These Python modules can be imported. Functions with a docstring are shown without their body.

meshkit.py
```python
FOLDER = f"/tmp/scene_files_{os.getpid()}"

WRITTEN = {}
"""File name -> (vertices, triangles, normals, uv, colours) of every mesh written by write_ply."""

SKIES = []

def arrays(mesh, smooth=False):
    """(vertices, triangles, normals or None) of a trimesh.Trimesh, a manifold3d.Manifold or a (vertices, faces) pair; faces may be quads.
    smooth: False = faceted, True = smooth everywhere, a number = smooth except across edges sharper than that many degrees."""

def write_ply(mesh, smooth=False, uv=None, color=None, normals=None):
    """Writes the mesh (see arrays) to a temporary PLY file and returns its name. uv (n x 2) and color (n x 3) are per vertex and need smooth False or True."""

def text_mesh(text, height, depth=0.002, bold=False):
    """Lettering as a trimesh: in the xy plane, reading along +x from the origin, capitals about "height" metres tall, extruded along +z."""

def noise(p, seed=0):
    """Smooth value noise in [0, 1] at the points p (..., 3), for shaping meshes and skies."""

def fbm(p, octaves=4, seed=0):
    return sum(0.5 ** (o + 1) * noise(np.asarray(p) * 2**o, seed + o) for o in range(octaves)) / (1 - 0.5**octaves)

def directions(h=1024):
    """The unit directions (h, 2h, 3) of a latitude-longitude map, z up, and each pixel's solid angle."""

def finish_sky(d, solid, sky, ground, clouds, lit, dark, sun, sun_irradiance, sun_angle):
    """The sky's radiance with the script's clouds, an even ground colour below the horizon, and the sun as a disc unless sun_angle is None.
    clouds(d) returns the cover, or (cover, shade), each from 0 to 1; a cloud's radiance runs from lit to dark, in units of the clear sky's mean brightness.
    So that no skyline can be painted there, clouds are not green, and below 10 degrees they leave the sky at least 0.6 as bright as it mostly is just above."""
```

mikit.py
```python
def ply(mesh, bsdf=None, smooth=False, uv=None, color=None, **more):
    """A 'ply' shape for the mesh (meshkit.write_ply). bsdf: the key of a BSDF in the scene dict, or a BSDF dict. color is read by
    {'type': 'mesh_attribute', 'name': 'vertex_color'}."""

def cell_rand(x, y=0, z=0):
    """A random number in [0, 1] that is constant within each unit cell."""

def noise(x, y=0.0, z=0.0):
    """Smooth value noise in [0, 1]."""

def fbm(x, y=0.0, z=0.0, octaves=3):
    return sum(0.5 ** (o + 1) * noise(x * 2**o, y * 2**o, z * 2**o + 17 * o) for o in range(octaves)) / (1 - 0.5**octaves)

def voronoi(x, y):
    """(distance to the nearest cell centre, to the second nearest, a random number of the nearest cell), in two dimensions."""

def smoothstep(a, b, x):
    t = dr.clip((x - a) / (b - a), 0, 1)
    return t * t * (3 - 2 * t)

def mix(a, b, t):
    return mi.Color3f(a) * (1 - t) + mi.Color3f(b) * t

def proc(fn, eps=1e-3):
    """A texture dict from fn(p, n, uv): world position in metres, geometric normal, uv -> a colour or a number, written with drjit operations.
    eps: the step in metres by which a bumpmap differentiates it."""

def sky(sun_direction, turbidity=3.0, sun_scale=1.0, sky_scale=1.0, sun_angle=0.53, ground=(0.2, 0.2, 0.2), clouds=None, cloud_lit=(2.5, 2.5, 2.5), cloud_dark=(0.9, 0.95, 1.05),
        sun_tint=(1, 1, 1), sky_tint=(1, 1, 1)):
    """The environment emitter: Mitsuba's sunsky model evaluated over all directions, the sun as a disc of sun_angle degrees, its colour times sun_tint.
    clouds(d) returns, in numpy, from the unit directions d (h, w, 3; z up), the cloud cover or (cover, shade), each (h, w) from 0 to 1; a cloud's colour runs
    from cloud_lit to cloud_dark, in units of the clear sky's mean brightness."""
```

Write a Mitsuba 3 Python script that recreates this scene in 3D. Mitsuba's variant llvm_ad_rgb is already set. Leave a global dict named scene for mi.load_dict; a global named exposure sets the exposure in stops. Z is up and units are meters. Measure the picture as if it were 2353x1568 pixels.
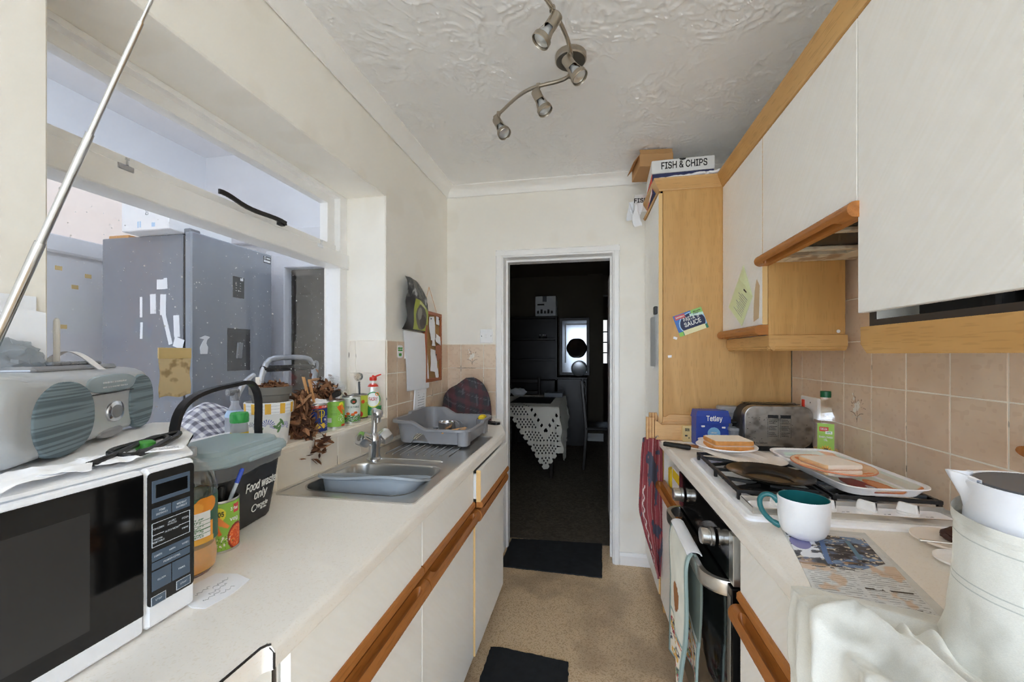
import math
import numpy as np, trimesh, shapely, drjit as dr, mitsuba as mi, manifold3d as mf, mikit, meshkit
from shapely.geometry import Polygon, Point, box as sbox
from mikit import noise, fbm, smoothstep, cell_rand

scene, labels = {}, {}
T = mi.ScalarTransform4f
# ---------------------------------------------------------------- camera, sky, exposure
YAW, CAM_Z = 0.1904, 1.274
scene['camera'] = {'type': 'perspective', 'fov_axis': 'x', 'fov': 2 * math.degrees(math.atan(1176.5 / 940.7)), 'near_clip': 0.02, 'far_clip': 200.0,
                   'principal_point_offset_y': -30.4 / 1568,
                   'to_world': T().look_at(origin=[0, 0, CAM_Z], target=[-math.sin(YAW), math.cos(YAW), CAM_Z], up=[0, 0, 1])}
scene['sky'] = mikit.sky((-0.35, -0.5, 0.8), turbidity=5.0, sun_scale=0.0, ground=(0.5, 0.5, 0.48), clouds=lambda d: np.full(d.shape[:2], 0.93),
                         cloud_lit=(0.875, 1.025, 1.23), cloud_dark=(1, 1, 1))
exposure = 5.15
# ---------------------------------------------------------------- helpers
ZT, ZB = 0.862, 0.824          # worktop top and underside
XL, XR, YF, ZC = -0.93, 0.927, 2.568, 2.36   # left wall, right wall, far wall, ceiling
RNG = np.random.default_rng(7)


def L(h):
    """'#rrggbb' -> linear rgb"""
    c = np.array([int(h[i:i + 2], 16) for i in (1, 3, 5)]) / 255.0
    return np.where(c <= 0.04045, c / 12.92, ((c + 0.055) / 1.055) ** 2.4)


def mix(a, b, t):
    a, b = (mi.Color3f(*[float(x) for x in q]) if isinstance(q, np.ndarray) else q for q in (a, b))
    return a * (1 - t) + b * t


def C(h):
    return {'type': 'rgb', 'value': [float(x) for x in L(h)]} if isinstance(h, str) else h


def M(name, col, rough=0.5, metal=0.0, bump=None, bscale=1.0, **kw):
    b = {'type': 'principled', 'base_color': C(col), 'roughness': rough, 'metallic': metal, **kw}
    if bump is not None:
        b = {'type': 'bumpmap', 'arbitrary': bump, 'scale': bscale, 'bsdf': b}
    scene[name] = {'type': 'twosided', 'bsdf': b}
    return name


def proc(fn, eps=1e-3):
    return mikit.proc(fn, eps)


def mc(h):
    return mi.Color3f(*[float(x) for x in L(h)])


def tri(v, f):
    f = np.asarray(f, int)
    if f.shape[1] == 4:
        f = np.vstack([f[:, [0, 1, 2]], f[:, [0, 2, 3]]])
    return trimesh.Trimesh(np.asarray(v, float), f, process=False)


def cat(*ms):
    ms = [m for q in ms for m in (q if isinstance(q, (list, tuple)) else [q])]
    return trimesh.util.concatenate(ms)


_box = {}


def bx(x0, x1, y0, y1, z0, z1, ch=0.0015):
    s = np.abs([x1 - x0, y1 - y0, z1 - z0])
    ch = min(ch, s.min() * 0.4)
    c = np.array([x0 + x1, y0 + y1, z0 + z1]) / 2
    if ch <= 0:
        m = trimesh.creation.box(s)
        m.apply_translation(c)
        return m
    sg = np.array([[a, b, d] for a in (-1, 1) for b in (-1, 1) for d in (-1, 1)], float)
    ins = [np.array([1, 0, 0]), np.array([0, 1, 0]), np.array([0, 0, 1])]
    if 'f' not in _box:
        h = trimesh.convex.convex_hull(np.vstack([sg * (1 - 0.2 * (1 - i)) for i in ins]))
        pts = np.vstack([sg * (1 - 0.2 * (1 - i)) for i in ins])
        ix = [int(np.argmin(np.linalg.norm(pts - p, axis=1))) for p in h.vertices]
        _box['f'] = np.array(ix)[h.faces]
    v = np.vstack([sg * (s / 2 - ch * (1 - i)) for i in ins]) + c
    return tri(v, _box['f'])


def tf(m, o=(0, 0, 0), ex=(1, 0, 0), ey=(0, 1, 0), ez=None):
    m = m.copy()
    ex, ey = np.asarray(ex, float), np.asarray(ey, float)
    ez = np.cross(ex, ey) if ez is None else np.asarray(ez, float)
    R = np.eye(4)
    R[:3, 0], R[:3, 1], R[:3, 2], R[:3, 3] = ex, ey, ez, o
    m.apply_transform(R)
    return m


def mv(m, loc=(0, 0, 0), rz=0, rx=0, ry=0, s=None):
    m = m.copy()
    if s is not None:
        m.apply_scale(s)
    for a, ax in ((rx, [1, 0, 0]), (ry, [0, 1, 0]), (rz, [0, 0, 1])):
        if a:
            m.apply_transform(trimesh.transformations.rotation_matrix(math.radians(a), ax))
    m.apply_translation(loc)
    return m


def loft(rings, cap0=True, cap1=True, closed=False):
    rings = [np.asarray(r, float) for r in rings]
    n = len(rings[0])
    v, f = np.vstack(rings), []
    k = len(rings)
    i, j = np.meshgrid(np.arange(k if closed else k - 1), np.arange(n), indexing='ij')
    i, j = i.ravel(), j.ravel()
    i2, j2 = (i + 1) % k, (j + 1) % n
    f = np.stack([i * n + j, i * n + j2, i2 * n + j2, i2 * n + j], 1)
    f = np.vstack([f[:, [0, 1, 2]], f[:, [0, 2, 3]]])
    add = []
    if not closed:
        if cap0:
            v = np.vstack([v, rings[0].mean(0)])
            add += [[len(v) - 1, (q + 1) % n, q] for q in range(n)]
        if cap1:
            v = np.vstack([v, rings[-1].mean(0)])
            b = (k - 1) * n
            add += [[len(v) - 1, b + q, b + (q + 1) % n] for q in range(n)]
    if add:
        f = np.vstack([f, add])
    return tri(v, f)


def lathe(prof, n=40, loc=(0, 0, 0), a0=0.0):
    """closed outline or open profile of (r, z) points around the z axis"""
    a = np.arange(n) * 2 * np.pi / n + a0
    rings = [np.c_[max(r, 1e-5) * np.cos(a), max(r, 1e-5) * np.sin(a), np.full(n, z)] for r, z in prof]
    m = loft(rings, prof[0][0] < 1e-4, prof[-1][0] < 1e-4)
    m.apply_translation(loc)
    return m


def tube(pts, r, n=10, closed=False):
    p = np.asarray(pts, float)
    r = np.broadcast_to(r, (len(p),))
    t = np.gradient(p, axis=0) if not closed else np.roll(p, -1, 0) - np.roll(p, 1, 0)
    t /= np.linalg.norm(t, axis=1, keepdims=True) + 1e-12
    up = np.array([0, 0, 1.0]) if abs(t[0, 2]) < 0.9 else np.array([1.0, 0, 0])
    u = np.cross(t[0], up)
    rings = []
    a = np.arange(n) * 2 * np.pi / n
    for k in range(len(p)):
        u = u - t[k] * (u @ t[k])
        u /= np.linalg.norm(u) + 1e-12
        w = np.cross(t[k], u)
        rings.append(p[k] + r[k] * (np.cos(a)[:, None] * u + np.sin(a)[:, None] * w))
    return loft(rings, closed=closed)


def spline(pts, n=40):
    from scipy.interpolate import CubicSpline
    p = np.asarray(pts, float)
    d = np.r_[0, np.cumsum(np.linalg.norm(np.diff(p, axis=0), axis=1))]
    return CubicSpline(d, p)(np.linspace(0, d[-1], n))


def rrect(w, h, r, n=6, c=(0, 0)):
    """rounded rectangle, counterclockwise (4 * n points)"""
    r = min(r, w / 2 * 0.999, h / 2 * 0.999)
    out = []
    for q, (sx, sy) in enumerate(((1, 1), (-1, 1), (-1, -1), (1, -1))):
        a = np.linspace(0, np.pi / 2, n) + q * np.pi / 2
        out.append(np.c_[sx * (w / 2 - r) + r * np.cos(a) + c[0], sy * (h / 2 - r) + r * np.sin(a) + c[1]])
    return np.vstack(out)


def rrd(w, h, r, n=8, k=10, c=(0, 0)):
    """rounded rectangle with k points along each side as well"""
    q = rrect(w, h, r, n, c).reshape(4, n, 2)
    out = []
    for i in range(4):
        a, b = q[i, -1], q[(i + 1) % 4, 0]
        f = np.linspace(0, 1, k + 2)[1:-1, None]
        out += [q[i], a + (b - a) * f]
    return np.vstack(out)


def r3(ring, z):
    return np.c_[ring, np.full(len(ring), z)]


def ext(poly, h):
    if not isinstance(poly, shapely.Geometry):
        poly = Polygon(poly)
    gs = [g for g in getattr(poly, 'geoms', [poly]) if g.area > 1e-12]
    return cat([trimesh.creation.extrude_polygon(g, h, engine='earcut') for g in gs])


def prof_y(poly, y0, y1):
    """(x, z) outline swept along y"""
    return tf(ext(poly, y1 - y0), (0, y1, 0), (1, 0, 0), (0, 0, 1))


def prof_x(poly, x0, x1):
    """(y, z) outline swept along x"""
    return tf(ext(poly, x1 - x0), (x0, 0, 0), (0, 1, 0), (0, 0, 1))


def man(m):
    m = trimesh.Trimesh(m.vertices, m.faces, process=True)
    return mf.Manifold(mf.Mesh(np.asarray(m.vertices, np.float32), np.asarray(m.faces, np.uint32)))


def unman(q):
    q = q.to_mesh()
    return tri(q.vert_properties[:, :3], q.tri_verts)


def diff(a, *bs):
    q = man(a)
    for b in bs:
        q = q - man(b)
    return unman(q)


def sheet(fn, nu, nv, th=0.0008, u0=0, u1=1, v0=0, v1=1):
    """thin closed sheet over fn(u, v) -> (n, 3)"""
    u, v = np.meshgrid(np.linspace(u0, u1, nu), np.linspace(v0, v1, nv), indexing='ij')
    p = fn(u.ravel(), v.ravel())
    i, j = np.meshgrid(np.arange(nu - 1), np.arange(nv - 1), indexing='ij')
    i, j = i.ravel(), j.ravel()
    q = np.stack([i * nv + j, (i + 1) * nv + j, (i + 1) * nv + j + 1, i * nv + j + 1], 1)
    g = tri(p, q)
    nrm = np.array(g.vertex_normals)
    n = len(p)
    b = np.r_[np.arange(nv - 1) * 1, (np.arange(nu - 1)) * nv + nv - 1, (nu - 1) * nv + np.arange(nv - 1, 0, -1), np.arange(nu - 1, 0, -1) * nv]
    b2 = np.roll(b, -1)
    rim = np.stack([b, b2, b2 + n, b + n], 1)
    f = np.vstack([g.faces, g.faces[:, ::-1] + n, np.vstack([rim[:, [0, 1, 2]], rim[:, [0, 2, 3]]])])
    return tri(np.vstack([p, p - nrm * th]), f)


def sheet_uv(nu, nv):
    u, v = np.meshgrid(np.linspace(0, 1, nu), np.linspace(0, 1, nv), indexing='ij')
    return np.tile(np.c_[u.ravel(), v.ravel()], (2, 1))


def smoothstep_np(a, b, x):
    q = np.clip((x - a) / (b - a), 0, 1)
    return q * q * (3 - 2 * q)


_txt = {}


def text(s, h, o, ex, ey, depth=0.0004, bold=False, center=True, w=None):
    """lettering with its middle (or left end) at o, reading along ex"""
    k = (s, bold)
    if k not in _txt:
        _txt[k] = meshkit.text_mesh(s, 1.0, 1.0, bold)
    m = _txt[k].copy()
    b = m.bounds
    sx = h if w is None else w / (b[1, 0] - b[0, 0])
    m.apply_translation([-(b[0, 0] + b[1, 0]) / 2 if center else -b[0, 0], -0.36, 0])
    m.apply_transform(np.diag([sx, h, depth, 1.0]))
    return tf(m, o, ex, ey)


def wrap(m, r, loc, a0):
    """lettering laid out in x (arc length), y (height), z (out) -> around a cylinder, middle at angle a0"""
    v = np.array(m.vertices)
    a = a0 + v[:, 0] / r
    R = r + v[:, 2]
    return tri(np.c_[R * np.cos(a) + loc[0], R * np.sin(a) + loc[1], v[:, 1] + loc[2]], m.faces)


def flat(s, h, depth=0.0004, bold=False, w=None):
    return text(s, h, (0, 0, 0), (1, 0, 0), (0, 1, 0), depth, bold, True, w)


_used = set()


def key_of(name):
    if name not in _used:
        _used.add(name)
        return name
    k = 1
    while f'{name}_{k:03d}' in _used:
        k += 1
    _used.add(f'{name}_{k:03d}')
    return f'{name}_{k:03d}'


def say(key, label=None, category=None, group=None, kind=None):
    d = {k: v for k, v in (('label', label), ('category', category), ('group', group), ('kind', kind)) if v}
    if d:
        labels[key] = d


def thing(name, label, category, group=None):
    k = key_of(name)
    say(k, label, category, group)
    return k


def one(name, mesh, mat, label, category, group=None, smooth=30, color=None, kind=None):
    k = key_of(name)
    scene[k] = mikit.ply(mesh, mat, smooth=smooth, color=color)
    say(k, label, category, group, kind)
    return k


def part(holder, name, mesh, mat, label=None, smooth=30, color=None, kind=None):
    k = key_of(f'{holder}__{name}')
    scene[k] = mikit.ply(mesh, mat, smooth=smooth, color=color)
    say(k, label, None, None, kind)
    return k


def struct(name, mesh, mat, label=None, smooth=False, holder=None):
    k = key_of(name)
    scene[k] = mikit.ply(mesh, mat, smooth=smooth)
    say(k, label, None, None, 'structure')
    return k


def vnoise(p, s=1.0, seed=0, oct=3):
    return meshkit.fbm(np.asarray(p) * s, oct, seed)


def paint(n, base):
    return np.tile(L(base) if isinstance(base, str) else base, (n, 1))


# ---------------------------------------------------------------- materials
def wall_col(p, n, uv):
    a = fbm(p.x * 2.2, p.y * 2.2, p.z * 2.2)
    b = smoothstep(0.62, 0.8, noise(p.x * 9, p.y * 9, p.z * 7))
    return mix(mix(L('#efece5'), L('#e9e4d9'), a), L('#e0d8c9'), b * 0.25)


def wall_bump(p, n, uv):
    return fbm(p.x * 60, p.y * 60, p.z * 60, octaves=2) * 0.6 + fbm(p.x * 9, p.y * 9, p.z * 9) * 1.0


M('m_wall', proc(wall_col), 0.7, bump=proc(wall_bump, 2e-3), bscale=0.0012)


M('m_ceiling', '#e3e2e1', 0.36)
M('m_cove', '#eceae6', 0.5)
M('m_gloss_white', '#edecea', 0.3)
M('m_upvc', '#eef0f6', 0.25)


def tile_col(p, n, uv):
    a = fbm(p.x * 7, p.y * 7, p.z * 7)
    b = smoothstep(0.66, 0.74, noise(p.x * 70, p.y * 70, p.z * 70))
    return mix(mix(L('#e2cdb6'), L('#d3b9a0'), smoothstep(0.25, 0.75, a)), L('#c4a78b'), b * 0.25)


M('m_tile', proc(tile_col), 0.28)


def tile_pale(p, n, uv):
    return mix(L('#ebe4d8'), L('#e1d7c7'), fbm(p.x * 8, p.y * 8, p.z * 8))


M('m_tile_pale', proc(tile_pale), 0.25)


def grout_col(p, n, uv):
    d = smoothstep(0.60, 0.68, fbm(p.x * 5, p.y * 5, p.z * 16)) * smoothstep(0.45, 0.55, noise(p.x * 60, p.y * 60, p.z * 60))
    return mix(L('#ece5d8'), L('#4c4238'), d * 0.8)


M('m_grout', proc(grout_col), 0.8)


def lam_col(p, n, uv):
    s = noise((p.y + p.z) * 130, (p.y - p.z) * 9, p.x * 3)
    return mix(L('#f0efeb'), L('#edebe5'), s)


M('m_laminate', proc(lam_col), 0.42)


def top_col(p, n, uv):
    s = noise(p.x * 420, p.y * 420, p.z * 420)
    return mix(mix(L('#efebe4'), L('#e9e3da'), fbm(p.x * 3, p.y * 3)), L('#d8cdba'), smoothstep(0.72, 0.85, s) * 0.28)


M('m_worktop', proc(top_col), 0.4)


def grain(a, b, c):
    """fine oak figure along c"""
    w = fbm(a * 9, b * 9, c * 1.6) * 2.2
    ring = noise(a * 26 + w * 4, b * 26 + w * 3, c * 0.9)
    pore = noise(a * 420, b * 420, c * 22)
    return ring, smoothstep(0.62, 0.8, pore)


def oak(c0, c1, c2, fa):
    def f(p, n, uv):
        r, q = grain(*fa(p))
        return mix(mix(L(c0), L(c1), r), L(c2), q * 0.24)
    return f


M('m_oak_up', proc(oak('#cfa467', '#bd8f52', '#a2743c', lambda p: (p.x, p.y, p.z))), 0.45)
M('m_oak_y', proc(oak('#d1a76c', '#b98a4f', '#9a6c38', lambda p: (p.x, p.z, p.y))), 0.4)
M('m_oak_x', proc(oak('#cda166', '#b98a4f', '#9a6c38', lambda p: (p.z, p.y, p.x))), 0.4)
M('m_pine', proc(oak('#b9793c', '#965a27', '#6d3c18', lambda p: (p.x * 1.5, p.z * 1.5, p.y))), 0.35)
M('m_pine_x', proc(oak('#b9793c', '#a0622c', '#7a4720', lambda p: (p.z * 1.5, p.y * 1.5, p.x))), 0.35)
M('m_edge_wood', '#dcb77c', 0.5)


def lino(p, n, uv):
    s = noise(p.x * 230, p.y * 230)
    s2 = noise(p.x * 160 + 9, p.y * 160)
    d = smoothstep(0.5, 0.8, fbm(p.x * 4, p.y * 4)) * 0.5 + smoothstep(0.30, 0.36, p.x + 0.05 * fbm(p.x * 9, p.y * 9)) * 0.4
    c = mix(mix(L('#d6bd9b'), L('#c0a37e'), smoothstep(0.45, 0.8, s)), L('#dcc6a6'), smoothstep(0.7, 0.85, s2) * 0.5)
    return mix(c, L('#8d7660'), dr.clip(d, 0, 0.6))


M('m_lino', proc(lino), 0.45)


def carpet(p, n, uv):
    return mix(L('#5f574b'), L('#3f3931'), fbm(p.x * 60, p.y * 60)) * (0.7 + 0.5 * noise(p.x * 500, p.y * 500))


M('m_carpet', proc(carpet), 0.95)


def matt(p, n, uv):
    return mix(L('#23262a'), L('#17191c'), fbm(p.x * 40, p.y * 40)) * (0.75 + 0.5 * noise(p.x * 700, p.y * 700))


M('m_mat', proc(matt), 0.95, bump=proc(lambda p, n, uv: noise(p.x * 400, p.y * 400)), bscale=0.002)
M('m_black', '#151515', 0.4)
M('m_black_gloss', '#0b0b0c', 0.12)
M('m_black_glass', '#0a0a0b', 0.06)
M('m_dark', '#2a2826', 0.6)
M('m_brown', '#3b322b', 0.5)
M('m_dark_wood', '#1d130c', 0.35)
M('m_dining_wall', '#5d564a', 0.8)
M('m_white', '#f0f0f0', 0.35)
M('m_enamel', '#fbfcff', 0.15)
M('m_paper', '#ecedf0', 0.8)
M('m_steel', '#d2d0cb', 0.24, 0.95)
M('m_steel_soft', '#a4a29d', 0.42, 0.9)
M('m_chrome', '#d8dade', 0.07, 1.0)
M('m_nickel', '#b3aa9c', 0.25, 1.0)
M('m_alu', '#d6dae0', 0.3, 0.85)
M('m_print', {'type': 'mesh_attribute', 'name': 'vertex_color'}, 0.45)
M('m_print_matt', {'type': 'mesh_attribute', 'name': 'vertex_color'}, 0.85)
M('m_fridge', '#9aa0a9', 0.33, 0.35)
M('m_fridge_side', '#84878f', 0.45, 0.1)
M('m_grey_plastic', '#7d8085', 0.35)
M('m_rack', '#85868a', 0.35)
scene['m_pane'] = {'type': 'thindielectric', 'int_ior': 1.5}
scene['m_frost'] = {'type': 'principledthin', 'base_color': C('#e4dcd8'), 'roughness': 0.6, 'diff_trans': 1.3, 'spec_trans': 0.15}
scene['m_clear'] = {'type': 'thindielectric', 'int_ior': 1.75}
scene['m_milky'] = {'type': 'principledthin', 'base_color': C('#e8ebee'), 'roughness': 0.35, 'diff_trans': 1.0, 'spec_trans': 0.45}
scene['m_bag'] = {'type': 'principledthin', 'base_color': C('#d9dde0'), 'roughness': 0.25, 'diff_trans': 0.5, 'spec_trans': 0.75}
# ---------------------------------------------------------------- the room
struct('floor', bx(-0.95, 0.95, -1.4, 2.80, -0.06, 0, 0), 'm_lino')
WY0, WY1, WZ0, WZ1 = 0.549, 1.745, 0.985, 2.005     # window opening
struct('wall_left', cat(bx(-1.25, XL, -1.4, WY0, 0, 2.45, 0.004), bx(-1.25, XL, WY1, 2.57, 0, 2.45, 0.004), bx(-1.25, XL, WY0 - 0.01, WY1 + 0.01, 0, WZ0 - 0.012, 0),
                        bx(-1.25, XL, WY0 - 0.01, WY1 + 0.01, WZ1, 2.45, 0.004)), 'm_wall', 'cream painted wall with the window over the sink')
DX0, DX1, DZ = -0.55, 0.131, 1.892                  # doorway
struct('wall_far', cat(bx(-1.25, DX0, YF, 2.77, 0, 2.45, 0), bx(DX1, 1.05, YF, 2.77, 0, 2.45, 0), bx(DX0 - 0.01, DX1 + 0.01, YF, 2.77, DZ, 2.45, 0)), 'm_wall')
struct('wall_right', bx(XR, 1.05, -1.4, 2.77, 0, 2.45, 0), 'm_wall')
struct('wall_back', cat(bx(-1.25, -0.86, -1.52, -1.4, 0, 2.45, 0), bx(0.86, 1.05, -1.52, -1.4, 0, 2.45, 0), bx(-0.87, 0.87, -1.52, -1.4, 2.16, 2.45, 0)), 'm_wall')  # unseen wall, its wide opening shaped to let sky light in
# textured ceiling: brushed ridges of plaster, real relief where the camera looks
cnx, cny = 390, 560
cx_, cy_ = np.meshgrid(np.linspace(XL - 0.005, XR + 0.005, cnx), np.linspace(-0.02, YF + 0.01, cny), indexing='ij')
cp_ = np.stack([cx_, cy_, 0 * cx_], -1)
wp = np.stack([meshkit.fbm(cp_ * 4.5 + 3, 3, 1), meshkit.fbm(cp_ * 4.5 + 17, 3, 2), 0 * cx_], -1)
rdg = 1 - np.abs(2 * meshkit.fbm(cp_ * 19 + wp * 9.0, 3, 5) - 1)
rdg2 = 1 - np.abs(2 * meshkit.fbm(cp_ * [34, 30, 1] - wp * 7.0 + 40, 2, 9) - 1)
msk = smoothstep_np(0.36, 0.58, meshkit.fbm(cp_ * 5.0 + 8, 3, 12))
hgt_ = 0.0030 * smoothstep_np(0.80, 0.99, rdg) * (0.25 + 0.75 * msk) + 0.0022 * smoothstep_np(0.84, 0.99, rdg2) * (0.2 + 0.8 * msk) + 0.0012 * meshkit.fbm(cp_ * 26, 2, 3)
i, j = np.meshgrid(np.arange(cnx - 1), np.arange(cny - 1), indexing='ij')
i, j = i.ravel(), j.ravel()
cm_ = tri(np.c_[cx_.ravel(), cy_.ravel(), ZC - hgt_.ravel()], np.stack([i * cny + j, i * cny + j + 1, (i + 1) * cny + j + 1, (i + 1) * cny + j], 1))
struct('ceiling', cat(cm_, bx(-1.25, 1.05, -1.52, 2.77, ZC + 0.001, 2.46, 0)), 'm_ceiling', 'white ceiling with brushed plaster ridges', 30)
a = np.linspace(0, np.pi / 2, 7)
cv = [(0, 0)] + [(0.004, -0.062)] + [(0.062 - 0.056 * math.cos(t) + 0.002, -0.060 + 0.054 * math.sin(t)) for t in a] + [(0.066, 0)]
struct('trim_1', prof_y([(XL + x, ZC + z) for x, z in cv], -1.4, YF), 'm_cove', 'white coving along the window wall', 30)
struct('trim_2', prof_x([(YF - x, ZC + z) for x, z in cv], XL, XR), 'm_cove', 'white coving over the doorway', 30)
struct('trim_3', prof_y([(XR - x, ZC + z) for x, z in cv], -1.4, YF), 'm_cove', None, 30)
struct('patio', bx(-9, 9, -14, -1.53, -0.12, -0.02, 0), 'm_grout')  # unseen pale ground added to bounce sky light up to the ceiling
# doorway: architrave, lining and the door leaf folded back into the dark room
labels['door_1'] = {'kind': 'structure', 'label': 'white painted door frame'}


def arch_prof(w, d):
    return [(0, 0), (w, 0), (w, -d * 0.6), (w * 0.85, -d), (w * 0.25, -d), (w * 0.1, -d * 0.75), (0, -d * 0.7)]


for x0, x1 in ((DX0, DX0 - 0.049), (DX1, DX1 + 0.040)):
    pr = [(x0 + (x1 - x0) * p[0], YF + p[1]) for p in arch_prof(1.0, 0.018)]
    part('door_1', 'architrave', ext(pr, DZ + 0.046), 'm_gloss_white', smooth=False)
part('door_1', 'architrave', prof_x([(YF + p[1], DZ + p[0]) for p in arch_prof(0.046, 0.0185)], DX0 - 0.05, DX1 + 0.041), 'm_gloss_white', smooth=False)
part('door_1', 'lining', cat(bx(DX0 - 0.012, DX0 + 0.002, YF - 0.002, 2.772, 0, DZ), bx(DX1 - 0.002, DX1 + 0.012, YF - 0.002, 2.772, 0, DZ), bx(DX0, DX1, YF - 0.002, 2.772, DZ - 0.002, DZ + 0.012),
                             bx(DX0, DX0 + 0.014, 2.64, 2.67, 0, DZ), bx(DX1 - 0.014, DX1, 2.64, 2.67, 0, DZ), bx(DX0, DX1, 2.64, 2.67, DZ - 0.014, DZ)), 'm_gloss_white')
part('door_1', 'leaf', bx(0.137, 0.172, 2.79, 3.45, 0.012, 1.875), 'm_gloss_white')
struct('baseboard_far', prof_x([(YF, 0), (YF - 0.016, 0), (YF - 0.016, 0.055), (YF - 0.008, 0.072), (YF, 0.074)], DX1 + 0.041, 0.40), 'm_gloss_white')

# ---------------------------------------------------------------- tiles, each one a piece
tile_ply = {}


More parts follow.
